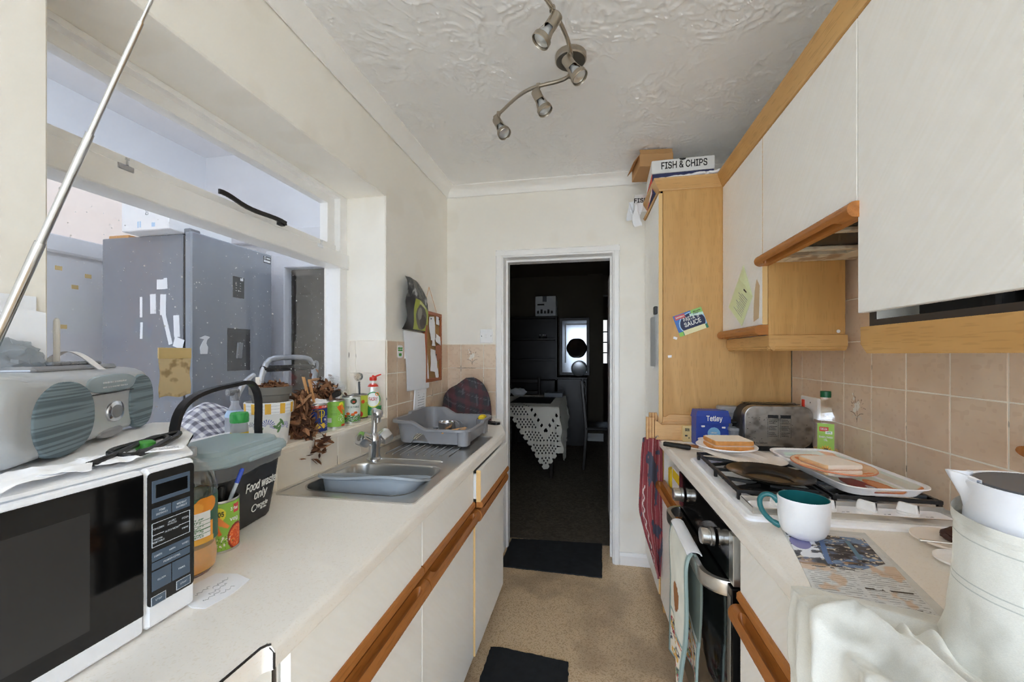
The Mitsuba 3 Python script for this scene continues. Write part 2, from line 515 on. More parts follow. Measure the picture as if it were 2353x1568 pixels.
def tile(holder, o, ex, ey, w, h, mat='m_tile', motif=False, gap=0.0016):
    """a glazed tile with its lower left corner at o, face along ex x ey"""
    k = (round(w, 3), round(h, 3), tuple(ex), tuple(ey), mat)
    if k not in tile_ply:
        tile_ply[k] = mikit.ply(tf(bx(gap, w - gap, gap, h - gap, -0.004, 0.0045, 0.0014), (0, 0, 0), ex, ey), mat)
    j = RNG.normal(0, 0.00025, 3)
    key = key_of(f'{holder}__tile')
    scene[key] = {**tile_ply[k], 'to_world': T().translate([float(q) for q in np.asarray(o) + j])}
    if motif:
        labels[key] = {'label': 'tile with a printed spray of flowers'}
        c = np.asarray(o) + np.asarray(ex) * w / 2 + np.asarray(ey) * h / 2 + np.cross(ex, ey) * 0.0046
        ms, cs = [], []
        rg = np.random.default_rng(3)

        def leaf(x, y, a, ln, wd, col):
            t = np.linspace(0, 2 * np.pi, 12)[:-1]
            q = np.c_[ln / 2 * np.cos(t), wd / 2 * np.sin(t)] @ np.array([[math.cos(a), math.sin(a)], [-math.sin(a), math.cos(a)]]) + [x, y]
            m = tf(ext(q, 0.0004), c, ex, ey)
            ms.append(m)
            cs.append(paint(len(m.vertices), col))

        def stem(pts, col, wd=0.0012):
            ln = shapely.LineString(spline([(p[0], p[1], 0) for p in pts], 14)[:, :2]).buffer(wd)
            m = tf(ext(ln, 0.0004), c, ex, ey)
            ms.append(m)
            cs.append(paint(len(m.vertices), col))
        stem([(0, -0.055), (0.002, -0.02), (-0.004, 0.01), (-0.02, 0.045)], '#a98a72')
        for s in (-1, 1):
            stem([(0, -0.05), (s * 0.012, -0.028), (s * 0.034, -0.022)], '#8d7765')
            stem([(0, -0.04), (s * 0.016, -0.034), (s * 0.026, -0.045)], '#cfc6ba')
        for _ in range(26):
            a2 = rg.uniform(0.1, 3.0)
            rr = rg.uniform(0.02, 0.042)
            leaf(rr * math.cos(a2) * 1.1, -0.008 + rr * math.sin(a2), a2, 0.008, 0.003, rg.choice(['#b59a86', '#c4a890', '#a98d78']))
        for x, y, r in ((0.0, 0.0, 0.016), (-0.012, -0.014, 0.010), (0.008, 0.012, 0.009), (-0.016, 0.026, 0.006), (-0.022, 0.042, 0.005)):
            for q in range(5):
                leaf(x + r * 0.45 * math.cos(q * 1.26), y + r * 0.45 * math.sin(q * 1.26), q * 1.26, r * 1.1, r * 0.8, '#ece5da')
            leaf(x, y, 0, r * 0.5, r * 0.5, '#c9b39b')
        part(key, 'flower_print', cat(ms), 'm_print', smooth=False, color=np.vstack(cs))


def bed(name, m):
    part(name, 'grout', m, 'm_grout')


# right wall: five rows behind the worktop and the hood
bed('wall_right', bx(XR - 0.0068, XR + 0.01, 0.2, 2.118, 0.863, 1.632, 0))
zr = [0.862, 1.014, 1.166, 1.318, 1.470, 1.622]
yr = [2.118] + [2.024 - 0.152 * k for k in range(13)]
for r in range(5):
    for k in range(13):
        y1, y0 = yr[k], yr[k + 1]
        if r > 2 and (y0 > 1.70 or y1 < 1.0):
            continue
        tile('wall_right', (XR - 0.0035, y1, zr[r]), (0, -1, 0), (0, 0, 1), y1 - y0, zr[r + 1] - zr[r], motif=(r == 1 and k == 3))
# far wall
zl = [0.862, 0.878, 1.031, 1.184, 1.338]
bed('wall_far', bx(XL, -0.599, YF - 0.0063, YF + 0.01, 0.863, 1.340, 0))
xf = [-0.985, -0.833, -0.681, -0.5995]
for r in range(1, 4):
    for k in range(3):
        x0, x1 = max(xf[k], -0.922), xf[k + 1]
        tile('wall_far', (x0, YF - 0.003, zl[r]), (1, 0, 0), (0, 0, 1), x1 - x0, zl[r + 1] - zl[r], motif=(r == 3 and k == 1))
# left wall: under the sill and right of the window
bed('wall_left', cat(bx(XL - 0.01, XL + 0.0063, 0.45, YF, 0.863, 0.981, 0), bx(XL - 0.01, XL + 0.0063, WY1 + 0.001, YF, 0.9, 1.340, 0)))
ys = [0.4665 + 0.1505 * k for k in range(10)]
for k in range(9):
    y0, y1 = ys[k], min(ys[k + 1], WY1)
    tile('wall_left', (XL + 0.003, y0, ZT), (0, 1, 0), (0, 0, 1), y1 - y0, 0.984 - ZT, 'm_tile_pale')
yl = [WY1, 1.845, 1.996, 2.148, 2.300, 2.452, 2.562]
for r in range(1, 4):
    for k in range(6):
        tile('wall_left', (XL + 0.003, yl[k], zl[r]), (0, 1, 0), (0, 0, 1), yl[k + 1] - yl[k], zl[r + 1] - zl[r])
# the window reveal and the sill
bed('wall_left', bx(-1.115, XL + 0.001, WY1 - 0.0063, WY1 + 0.004, WZ0 - 0.01, 1.338, 0))
for r in range(1, 4):
    z0, z1 = max(zl[r], WZ0), zl[r + 1]
    tile('wall_left', (-1.112, WY1 - 0.003, z0), (1, 0, 0), (0, 0, 1), 0.035, z1 - z0, 'm_tile_pale')
    tile('wall_left', (-1.077, WY1 - 0.003, z0), (1, 0, 0), (0, 0, 1), 0.151, z1 - z0, 'm_tile_pale')
struct('window_sill', bx(-1.19, XL + 0.0085, WY0, WY1 - 0.008, 0.965, WZ0, 0.003), 'm_tile_pale', 'pale tiled window sill')
for k in range(9):
    tile('window_sill', (XL - 0.005, max(ys[k], WY0 + 0.004), WZ0 + 0.0003), (0, 1, 0), (-1, 0, 0), min(ys[k + 1], WY1 - 0.008) - max(ys[k], WY0 + 0.004), 0.17, 'm_tile_pale')

# ---------------------------------------------------------------- window over the sink
labels['window_1'] = {'kind': 'structure', 'label': 'white painted timber window with a top casement'}
XW = -1.127
part('window_1', 'frame', cat(bx(-1.20, XW, WY0, WY1, 1.987, WZ1), bx(-1.20, XW, WY0, WY1, WZ0, 1.012), bx(-1.20, XW, WY0, WY0 + 0.05, WZ0, WZ1), bx(-1.20, XW, 1.690, WY1, WZ0, WZ1),
                              bx(-1.20, XW + 0.012, WY0, WY1, 1.668, 1.738, 0.003)), 'm_gloss_white')
part('window_1', 'sash', cat(bx(-1.195, XW - 0.028, WY0 + 0.05, 1.690, 1.952, 1.990), bx(-1.195, XW - 0.020, WY0 + 0.05, 1.690, 1.738, 1.772), bx(-1.195, XW - 0.028, WY0 + 0.05, 0.640, 1.740, 1.990),
                             bx(-1.195, XW - 0.028, 1.640, 1.692, 1.740, 1.990)), 'm_gloss_white', 'opening top sash')
_used.add('window_1__pane')
scene['window_1__pane'] = mikit.ply(tri([(-1.178, 0.62, 1.76), (-1.178, 1.66, 1.76), (-1.178, 1.66, 1.97), (-1.178, 0.62, 1.97)], [[0, 1, 2, 3]]), 'm_pane')
_used.add('window_1__pane_001')
scene['window_1__pane_001'] = mikit.ply(tri([(-1.166, 0.59, 1.005), (-1.166, 1.70, 1.005), (-1.166, 1.70, 1.675), (-1.166, 0.59, 1.675)], [[0, 1, 2, 3]]), 'm_pane')
# splashes dried on the big pane
rg = np.random.default_rng(11)
sv, sf = [], []
for q in range(1500):
    y, z = rg.uniform(0.68, 1.68), 1.012 + (0.66 * rg.random() ** 2.0 if rg.random() < 0.8 else rg.random() * 0.64)
    if y < 1.15 and rg.random() < 0.45:
        continue
    r = rg.gamma(2.0, 0.00042) + 0.0004
    t = np.arange(6) * np.pi / 3 + rg.random()
    b = len(sv)
    sv += [(-1.1655, y + r * math.cos(w) * rg.uniform(0.7, 1.2), z + r * math.sin(w)) for w in t]
    sf += [[b, b + k, b + k + 1] for k in range(1, 5)]
M('m_splash', '#e4e6e8', 0.8)
part('window_1', 'splashes', tri(sv, np.array(sf)), 'm_splash', 'dried white splashes on the glass', smooth=False, kind='stuff')
# casement stay and its pins
st = spline([(-1.099, 1.040, 1.764), (-1.096, 1.075, 1.762), (-1.096, 1.12, 1.753), (-1.097, 1.20, 1.751), (-1.098, 1.315, 1.752)], 30)
part('window_1', 'stay', cat(loft([np.c_[np.full(4, p[0]) + [0, 0, 0.006, 0.006], np.full(4, p[1]), p[2] + np.array([-0.007, 0.007, 0.007, -0.007])] for p in st]),
                             bx(-1.115, -1.098, 1.29, 1.315, 1.742, 1.755)), 'm_black', 'black casement stay', smooth=30)
for y in (0.80, 1.53):
    part('window_1', 'stay_pin', cat(bx(-1.115, -1.111, y - 0.016, y + 0.02, 1.722, 1.736), mv(lathe([(0, 0), (0.003, 0), (0.003, 0.012), (0.0045, 0.013), (0.0045, 0.018), (0, 0.019)], 10), (-1.106, y, 1.733))), 'm_chrome', smooth=30)

# ---------------------------------------------------------------- glazed lean-to behind the window
struct('floor_utility', bx(-2.9, -1.25, -2.5, 2.6, -0.06, 0, 0), 'm_grout')
UX = -2.75
M('m_uwall', '#d9d9dc', 0.7)
struct('wall_utility_back', cat(bx(UX - 0.1, UX, -2.5, 2.6, 2.46, 2.75, 0), bx(UX - 0.1, UX + 0.02, -2.5, 2.6, 1.81, 1.90, 0.006), bx(UX - 0.1, UX - 0.02, -2.5, 2.6, 0, 1.815, 0.0)), 'm_uwall')
struct('window_2', bx(UX - 0.03, UX - 0.024, -2.5, 2.6, 1.88, 2.48, 0), 'm_frost', 'frosted glazing over the white panels')
struct('wall_utility_far', cat(bx(-2.9, -2.224, 2.5, 2.6, 0, 2.75, 0), bx(-2.23, -1.2, 2.5, 2.6, 1.99, 2.75, 0)), 'm_uwall')
struct('ceiling_utility', bx(-2.9, -1.25, -2.5, 2.6, 2.70, 2.78, 0), 'm_uwall')
struct('wall_neighbour', bx(-4.6, -4.4, -9, 6, -0.1, 4.2, 0), 'm_hedge' if False else 'm_tile_pale')  # unseen wall added outside to cut the sky light on the frosted glazing
struct('wall_utility_near', cat(bx(-2.9, -1.25, -2.6, -2.5, 0, 1.35, 0), bx(-2.9, -1.25, -2.6, -2.5, 2.2, 2.75, 0)), 'm_uwall')
struct('trim_4', bx(-2.75, -1.25, 2.46, 2.50, 2.05, 2.14, 0.005), 'm_uwall', 'white beam over the plastic door')
labels['door_2'] = {'kind': 'structure', 'label': 'white plastic glazed door beyond the window'}


def rail_frame(x0, x1, z0, z1, w, y0, y1):
    return cat(bx(x0, x0 + w, y0, y1, z0, z1, 0.006), bx(x1 - w, x1, y0, y1, z0, z1, 0.006), bx(x0, x1, y0, y1, z1 - w, z1, 0.006), bx(x0, x1, y0, y1, z0, z0 + w, 0.006))


part('door_2', 'frame', rail_frame(-2.224, -1.26, 0, 1.99, 0.075, 2.47, 2.55), 'm_upvc')
part('door_2', 'leaf', rail_frame(-2.150, -1.62, 0.02, 1.955, 0.09, 2.455, 2.53), 'm_upvc')
part('door_2', 'pane', tri([(-2.07, 2.5, 0.1), (-1.70, 2.5, 0.1), (-1.70, 2.5, 1.88), (-2.07, 2.5, 1.88)], [[0, 1, 2, 3]]), 'm_pane', smooth=False)
part('door_2', 'pane', tri([(-1.60, 2.51, 0.1), (-1.33, 2.51, 0.1), (-1.33, 2.51, 1.93), (-1.60, 2.51, 1.93)], [[0, 1, 2, 3]]), 'm_pane', smooth=False)
M('m_hedge', proc(lambda p, n, uv: mix(L('#3c4a44'), L('#59645f'), fbm(p.x * 14, p.z * 14))), 0.9)
struct('wall_garden', cat(bx(-3.2, -0.9, 3.0, 3.1, -0.1, 2.4, 0), bx(-1.3, -1.25, 2.6, 3.05, 0, 2.4, 0), bx(-3.0, -2.5, 2.6, 3.1, 0, 2.4, 0), bx(-3.2, -1.2, 2.6, 3.1, 2.4, 2.5, 0)), 'm_hedge')

# ---------------------------------------------------------------- worktops
def noses(x0, x1, flip=1):
    """worktop section (x, z): rolled front edge at x1"""
    r = 0.013
    a = np.linspace(0, np.pi / 2, 6)
    top = [(x1 - flip * (r - r * math.sin(t)), ZT - r + r * math.cos(t)) for t in a]
    bot = [(x1 - flip * (0.008 - 0.008 * math.cos(t)), ZB + 0.008 - 0.008 * math.sin(t)) for t in a]
    return [(x0, ZB), (x0, ZT)] + top + bot


wl = diff(prof_y(noses(-0.926, -0.440), 0.05, 2.562), ext([(-0.30, 0.506), (-0.447, 0.506), (-0.4515, 0.503), (-0.455, 0.497), (-0.457, 0.44), (-0.462, -0.1), (-0.30, -0.1)], 1.2), ext([(-0.30, 2.05), (-0.441, 2.10), (-0.590, 2.60), (-0.30, 2.60)], 1.2),
          mv(ext(rrect(0.352, 0.318, 0.06, 6), 0.3), (-0.697, 1.255, 0.7)))
LW = one('worktop', wl, 'm_worktop', 'long cream worktop with the sink let into it, under the window', 'worktop')
part(LW, 'edge_strip', cat(loft([np.array([(x - 0.0014, y, ZT - 0.0022), (x + 0.0006, y, ZT - 0.0022), (x + 0.0006, y, ZT + 0.0006), (x - 0.0014, y, ZT + 0.0006)]) for x, y in ((-0.4605, 0.06), (-0.457, 0.44), (-0.4548, 0.497), (-0.4508, 0.5035), (-0.4465, 0.5065))]),
                           tf(ext([(x, z) for x, z in noses(-0.4425, -0.4395)] if False else [(-0.4525, ZT + 0.0004), (-0.4395, ZT - 0.012), (-0.4395, ZB + 0.004), (-0.4425, ZB + 0.004), (-0.4425, ZT - 0.010), (-0.4525, ZT - 0.003)], 0.0016), (0, 0.5068, 0), (1, 0, 0), (0, 0, 1))), 'm_black', 'dark joint where the rolled front edge ends', smooth=False)


def skx(m):
    """the right-hand run stands a little out of square with its wall"""
    v = np.array(m.vertices)
    v[:, 0] -= 0.0235 * (v[:, 1] - 0.9) * np.clip((XR - v[:, 0]) / 0.575, 0, 1.1)
    return tri(v, m.faces)


def sub_y(m, step=0.2):
    return m


RW = one('worktop', skx(prof_y(noses(0.9245, 0.353, -1), 0.02, 2.118)), 'm_worktop', 'cream worktop with the white hob on it, under the wall cabinets', 'worktop')


# ---------------------------------------------------------------- base cabinets
def strip_plain(y0, y1, z0, z1, x, s):
    q = [(x - s * 0.018, z0), (x + s * 0.004, z0), (x + s * 0.009, z0 + 0.005), (x + s * 0.008, z1 - 0.005), (x + s * 0.003, z1), (x - s * 0.018, z1)]
    return prof_y(q, y0, y1)


def strip_scoop(y0, y1, z0, z1, x, s, up=True, ln=None):
    """rounded timber grip with a long finger channel between its front lip and the door"""
    h = z1 - z0
    a = np.linspace(-np.pi / 2, np.pi / 2, 9)
    q = [(x - s * 0.018, z0), *[(x + s * (0.010 + 0.018 * math.cos(t)), (z0 + z1) / 2 + h / 2 * math.sin(t)) for t in a], (x - s * 0.018, z1)]
    m = prof_y(q, y0, y1)
    e = 0.055 if ln is None else ln
    zc = z1 + 0.002 if up else z0 - 0.002
    pts = np.array([[x + s * 0.0125, y0 + e, zc], [x + s * 0.0125, y1 - e, zc]])
    sph = trimesh.creation.icosphere(2, 1.0)
    cap = trimesh.convex.convex_hull(np.vstack([sph.vertices * [0.0105, 0.020, 0.026] + p for p in pts]))
    return diff(m, cap)


def base_unit(s, y0, y1, label, sk=lambda m: m, drawer=True, out=0.0, dout=0.0, edges=False, cat_='cabinet'):
    x = -0.452 if s > 0 else 0.362
    xb = -0.915 if s > 0 else 0.915
    k = thing('base_cabinet', label, cat_)
    e0, e1 = sorted((x - s * 0.022, xb))
    part(k, 'carcass', sk(cat(bx(e0, e1, y0 + 0.001, y0 + 0.017, 0.09, 0.822), bx(e0, e1, y1 - 0.017, y1 - 0.001, 0.09, 0.822), bx(e0, e1, y0, y1, 0.09, 0.106), bx(e0, e1, y0, y1, 0.64, 0.655))), 'm_laminate')
    p0, p1 = sorted((x - s * 0.05, x - s * 0.064))
    part(k, 'plinth', sk(bx(p0, p1, y0, y1, 0, 0.095)), 'm_dark')
    g = 0.0018
    d0, d1 = sorted((x - s * 0.018, x))
    if drawer:
        dr_ = part(k, 'drawer_front', sk(mv(bx(d0, d1, y0 + g, y1 - g, 0.694, 0.818), (s * out, 0, 0))), 'm_laminate')
        part(dr_, 'grip', sk(mv(strip_plain(y0 + g, y1 - g, 0.672, 0.696, x, s), (s * out, 0, 0))), 'm_pine', 'dark timber grip')
        if edges:
            part(dr_, 'edge', sk(mv(bx(d0, d1, y0 + g - 0.0006, y0 + g + 0.001, 0.694, 0.818, 0), (s * out, 0, 0))), 'm_edge_wood', 'pale timber edge')
            part(dr_, 'box_side', sk(bx(d0 - s * 0.05, d0 + s * out, y0 + 0.012, y0 + 0.024, 0.70, 0.80)), 'm_white')
    d = part(k, 'door', sk(mv(bx(d0, d1, y0 + g, y1 - g, 0.085, 0.622), (s * dout, 0, 0))), 'm_laminate')
    part(d, 'grip', sk(mv(strip_scoop(y0 + g, y1 - g, 0.616, 0.664, x, s), (s * dout, 0, 0))), 'm_pine', 'dark timber grip with a finger scoop')
    if edges:
        part(d, 'edge', sk(mv(bx(d0, d1, y0 + g - 0.0006, y0 + g + 0.001, 0.085, 0.622, 0), (s * dout, 0, 0))), 'm_edge_wood', 'pale timber edge')
    return k


base_unit(1, 0.549, 1.047, 'white base cabinet with a brown timber grip, nearest on the sink side')
base_unit(1, 1.049, 1.548, 'white base cabinet under the sink, middle of its row')
base_unit(1, 1.550, 2.075, 'white base cabinet by the doorway with its drawer left ajar', out=0.028, dout=0.006, edges=True)
# flush panel under the square edged end, near the camera
k = thing('end_cabinet', 'plain white cabinet front under the square edged worktop end, below the microwave', 'cabinet')
part(k, 'door', bx(-0.492, -0.474, 0.06, 0.5405, 0.085, 0.818), 'm_laminate')
part(k, 'edge', bx(-0.492, -0.4725, 0.5425, 0.5470, 0.085, 0.818), 'm_brown', 'brown edging')
part(k, 'plinth', bx(-0.53, -0.515, 0.06, 0.545, 0, 0.084), 'm_dark')
base_unit(-1, 0.49, 1.088, 'white base cabinet with a brown timber grip, nearest on the cooker side', skx)
# ---- sink
sk_ = thing('sink', 'stainless steel inset sink with bowl and ribbed drainer', 'sink')
top = Polygon(rrect(0.436, 0.93, 0.012, 4, (-0.6935, 1.510))).difference(Polygon(rrect(0.350, 0.316, 0.058, 6, (-0.697, 1.255))))
rim = Polygon(rrect(0.436, 0.93, 0.012, 4, (-0.6935, 1.510))).difference(Polygon(rrect(0.420, 0.914, 0.01, 4, (-0.6935, 1.510))))
part(sk_, 'top', cat(mv(ext(top, 0.0025), (0, 0, ZT)), mv(ext(rim, 0.0025), (0, 0, ZT + 0.0015))), 'm_steel', smooth=20)
bw = [r3(rrect(0.350 - 2 * i, 0.316 - 2 * i, max(0.058 - i * 0.3, 0.02), 6, (-0.697, 1.255)), z) for i, z in ((-0.004, ZT + 0.004), (0, ZT + 0.003), (0.004, ZT - 0.004), (0.008, ZT - 0.05), (0.016, ZT - 0.13), (0.03, ZT - 0.15), (0.06, ZT - 0.156))]
part(sk_, 'bowl', loft(bw, cap0=False), 'm_steel', smooth=40)
ridge = []
for q in range(9):
    x = -0.83 + q * 0.034
    part(sk_, 'drainer_rib', tube([(x, 1.548, ZT + 0.002), (x, 1.553, ZT + 0.0032), (x, 1.915, ZT + 0.0032), (x, 1.92, ZT + 0.002)], [0.001, 0.0048, 0.0048, 0.001], 10), 'm_steel', smooth=40)
part(sk_, 'drainer_lip', tube([(-0.83, 1.478, ZT + 0.002), (-0.82, 1.478, ZT + 0.003), (-0.56, 1.478, ZT + 0.003), (-0.55, 1.478, ZT + 0.002)], [0.001, 0.005, 0.005, 0.001], 10), 'm_steel', smooth=40)
# ---- tap
tp = thing('mixer_tap', 'chrome mixer tap with two fluted turn handles behind the sink', 'tap')
B = np.array([-0.832, 1.470, ZT])
part(tp, 'body', cat(lathe([(0, 0), (0.029, 0), (0.029, 0.006), (0.022, 0.012), (0.021, 0.05), (0.026, 0.075), (0.020, 0.095), (0.013, 0.105), (0, 0.105)], 32, B)), 'm_chrome', smooth=40)
sp = spline([B + (0, 0, 0.09), B + (0.0, 0, 0.14), B + (0.004, -0.006, 0.178), B + (0.018, -0.03, 0.196), B + (0.045, -0.062, 0.190)], 26)
part(tp, 'spout', cat(tube(sp, 0.0105, 16), mv(lathe([(0, -0.028), (0.011, -0.028), (0.0125, -0.010), (0.016, -0.008), (0.019, 0.004), (0.017, 0.014), (0.010, 0.020), (0, 0.022)], 24), B + (0.052, -0.068, 0.186))), 'm_chrome', smooth=50)
for dv in ((-0.35, -0.72, 0.45), (0.45, 0.72, 0.45)):
    d = np.array(dv) / np.linalg.norm(dv)
    u = np.cross(d, [0, 0, 1])
    u /= np.linalg.norm(u)
    o = B + (0, 0, 0.06)
    t = np.arange(48) * 2 * np.pi / 48
    rr = 0.0275 + 0.0022 * np.cos(6 * t)
    hd = loft([np.c_[rr * f * np.cos(t), rr * f * np.sin(t), np.full(48, z)] for f, z in ((0.7, 0.030), (0.95, 0.034), (1, 0.045), (1, 0.068), (0.9, 0.073))])
    hk = part(tp, 'handle', cat(tf(hd, o, u, np.cross(d, u), d), tf(lathe([(0, 0), (0.014, 0), (0.014, 0.032), (0, 0.032)], 20), o, u, np.cross(d, u), d)), 'm_chrome', smooth=35)
    part(hk, 'cap', tf(lathe([(0, 0.0725), (0.013, 0.0725), (0.013, 0.0755), (0, 0.0765)], 24), o, u, np.cross(d, u), d), 'm_steel_soft', smooth=30)
# ---------------------------------------------------------------- built-in oven
ov = thing('oven', 'black glass built-in oven under the hob with silver knobs', 'oven')
XO = 0.356
part(ov, 'body', skx(bx(XO + 0.02, 0.915, 1.100, 1.692, 0.09, 0.822)), 'm_dark')
part(ov, 'control_panel', skx(bx(XO, XO + 0.02, 1.144, 1.690, 0.690, 0.818)), 'm_black_glass')
part(ov, 'trim', skx(cat(bx(XO - 0.001, XO + 0.02, 1.112, 1.143, 0.690, 0.818))), 'm_steel', 'brushed steel end strip')
part(ov, 'door', skx(cat(bx(XO - 0.004, XO + 0.02, 1.112, 1.690, 0.12, 0.684, 0.002))), 'm_black_glass')
part(ov, 'trim', skx(bx(XO - 0.006, XO - 0.003, 1.120, 1.140, 0.14, 0.66)), 'm_steel_soft', 'narrow steel edge of the glass')
for y in (1.262, 1.614):
    kb = part(ov, 'knob', tf(lathe([(0, 0), (0.026, 0), (0.026, 0.008), (0.0215, 0.010), (0.0215, 0.014), (0.023, 0.015), (0.023, 0.031), (0.021, 0.034), (0, 0.034)], 36), (0.352 - 0.0235 * (y - 0.9), y, 0.752), (0, 0, 1), (0, 1, 0)), 'm_steel')
sq = np.array([(-0.007, -0.019), (0.007, -0.019), (0.009, -0.012), (0.009, 0.012), (0.007, 0.019), (-0.007, 0.019)])
hp = spline([(0.354, 1.150, 0.667), (0.330, 1.158, 0.667), (0.304, 1.190, 0.667), (0.298, 1.24, 0.667), (0.294, 1.42, 0.667), (0.290, 1.58, 0.667), (0.292, 1.640, 0.667), (0.318, 1.672, 0.667), (0.342, 1.678, 0.667)], 60)
tt = np.gradient(hp, axis=0)
tt /= np.linalg.norm(tt, axis=1, keepdims=True)
part(ov, 'handle', loft([hp[k] + np.c_[-tt[k, 1] * sq[:, 0], tt[k, 0] * sq[:, 0], sq[:, 1]] for k in range(60)]), 'm_steel', smooth=40)
part(ov, 'plinth', skx(bx(0.412, 0.426, 1.09, 1.70, 0, 0.11)), 'm_dark')
# gap cabinet between the oven and the larder: its drawer front is missing
k = thing('base_cabinet', 'white base cabinet with its drawer front missing, between the oven and the tall oak cabinet', 'cabinet')
part(k, 'carcass', skx(cat(bx(0.375, 0.915, 1.696, 1.712, 0.09, 0.822), bx(0.375, 0.915, 2.100, 2.116, 0.09, 0.822), bx(0.375, 0.915, 1.70, 2.116, 0.625, 0.641), bx(0.80, 0.815, 1.70, 2.116, 0.09, 0.822))), 'm_laminate')
part(k, 'side_edge', skx(bx(0.362, 0.376, 2.096, 2.116, 0.09, 0.822)), 'm_oak_up', 'oak edging')
d = part(k, 'door', skx(bx(0.362, 0.380, 1.702, 2.095, 0.085, 0.622)), 'm_laminate')
part(d, 'grip', skx(strip_scoop(1.702, 2.095, 0.618, 0.662, 0.362, -1)), 'm_pine', 'dark timber grip with a finger scoop')
part(k, 'plinth', skx(bx(0.412, 0.426, 1.70, 2.116, 0, 0.095)), 'm_dark')
k = thing('food_carton', 'white carton with yellow print standing in the open drawer space beside the oven', 'box')
part(k, 'body', skx(bx(0.385, 0.50, 1.76, 1.96, 0.6445, 0.765)), 'm_white')
part(k, 'print', skx(cat(bx(0.3842, 0.3850, 1.78, 1.945, 0.715, 0.762, 0), bx(0.3842, 0.3850, 1.90, 1.945, 0.69, 0.716, 0))), 'm_print', smooth=False, color=None) if False else None
M('m_yellow', '#e8c928', 0.5)
part(k, 'yellow_print', skx(cat(bx(0.3842, 0.3850, 1.78, 1.945, 0.720, 0.760, 0))), 'm_yellow', 'yellow printed panel', smooth=False)
k = one('yellow_packet', skx(bx(0.39, 0.47, 2.02, 2.075, 0.6445, 0.735, 0.006)), 'm_yellow', 'small yellow packet at the back of the open drawer space', 'packet')

# ---------------------------------------------------------------- tall oak larder cabinet at the far end
k = thing('larder_cabinet', 'tall oak sided larder cabinet in the far corner with a white door', 'cabinet')
part(k, 'side_panel', bx(0.349, 0.917, 2.1195, 2.137, 0.0, 2.085, 0.001), 'm_oak_up')
part(k, 'carcass', cat(bx(0.360, 0.917, 2.138, 2.558, 0.09, 2.075), bx(0.40, 0.917, 2.138, 2.558, 0, 0.09)), 'm_laminate')
dm = bx(0.3285, 0.3465, 2.122, 2.562, 0.09, 2.068)
d = part(k, 'door', tf(dm, (0.0, 0, 0), (1, 0, 0), (-0.02, 1, 0)).apply_translation([0.0425, 0, 0]), 'm_laminate')
part(d, 'edge', bx(0.3285, 0.3465, 2.1205, 2.1225, 0.09, 2.068, 0), 'm_edge_wood', 'timber edging of the door')


def cornice(p, q):
    return p


CZ = 2.077
cor = [(0.006, CZ), (-0.004, CZ), (-0.006, CZ + 0.006), (-0.030, CZ + 0.046), (-0.032, CZ + 0.054), (0.006, CZ + 0.054)]
path = np.array([(0.318, 2.566), (0.334, 2.119), (0.620, 2.119), (0.620, 0.10)])
off = np.array([(-1, 0), (-1, -1), (-1, -1), (-1, 0)], float)
part(k, 'cornice', loft([np.array([(path[i, 0] - off[i, 0] * a, path[i, 1] - off[i, 1] * a, z) for a, z in cor]) for i in (0, 1)]), 'm_oak_y', smooth=False)
part(k, 'cornice', loft([np.array([(path[i, 0] - off[i, 0] * a, path[i, 1] - off[i, 1] * a, z) for a, z in cor]) for i in (1, 2)]), 'm_oak_x', smooth=False)
TALL = k
# ---------------------------------------------------------------- wall cabinets
k = thing('upper_cabinet', 'white wall cabinet beside the larder with an oak side and a leaflet on its door', 'cabinet')
WC = k
part(k, 'carcass', cat(bx(0.642, 0.889, 1.672, 1.72, 1.345, 2.075), bx(0.642, 0.915, 1.72, 2.116, 1.345, 2.075)), 'm_laminate')
part(k, 'side_panel', bx(0.640, 0.889, 1.654, 1.671, 1.343, 2.075, 0.001), 'm_oak_up')
d = part(k, 'door', bx(0.620, 0.638, 1.657, 2.115, 1.383, 2.073), 'm_laminate')
part(d, 'edge', bx(0.6205, 0.638, 1.6545, 1.657, 1.383, 2.073, 0), 'm_edge_wood', 'timber edging')
part(d, 'grip', tf(strip_scoop(1.6545, 2.112, 0, 0.036, 0.622, -1, False, 0.06), (0, 0, 1.346)), 'm_pine', 'dark timber grip along the bottom')
part(k, 'pelmet', prof_y([(0.636, 1.343), (0.636, 1.303), (0.641, 1.298), (0.641, 1.294), (0.650, 1.287), (0.656, 1.287), (0.656, 1.343)], 1.640, 2.112), 'm_oak_y', smooth=False)
part(k, 'pelmet', prof_x([(1.640, 1.343), (1.640, 1.303), (1.645, 1.298), (1.645, 1.294), (1.654, 1.287), (1.660, 1.287), (1.660, 1.343)], 0.637, 0.889), 'm_oak_x', smooth=False)
part(k, 'cap', mv(tf(lathe([(0, 0), (0.006, 0), (0.006, 0.002), (0, 0.003)], 16), (0, 0, 0), (1, 0, 0), (0, 0, 1)), (0.866, 1.6535, 1.356)), 'm_white', 'small round cover cap')
k = thing('cooker_hood_cabinet', 'white cabinet over the hob, its wide brown grip above the greasy cooker hood', 'cabinet')
part(k, 'carcass', bx(0.642, 0.925, 1.108, 1.652, 1.665, 2.075), 'm_laminate')
d = part(k, 'door', bx(0.620, 0.638, 1.110, 1.653, 1.634, 2.073), 'm_laminate')
part(d, 'grip', tf(strip_scoop(1.100, 1.662, 0, 0.038, 0.622, -1, False, 0.075), (0, 0, 1.598)), 'm_pine', 'dark timber grip along the bottom')


def greasy(p, n, uv):
    g = smoothstep(0.45, 0.62, fbm(p.x * 22, p.y * 22, p.z * 22))
    return mix(L('#d6cbb4'), L('#8d6a43'), g * 0.65)


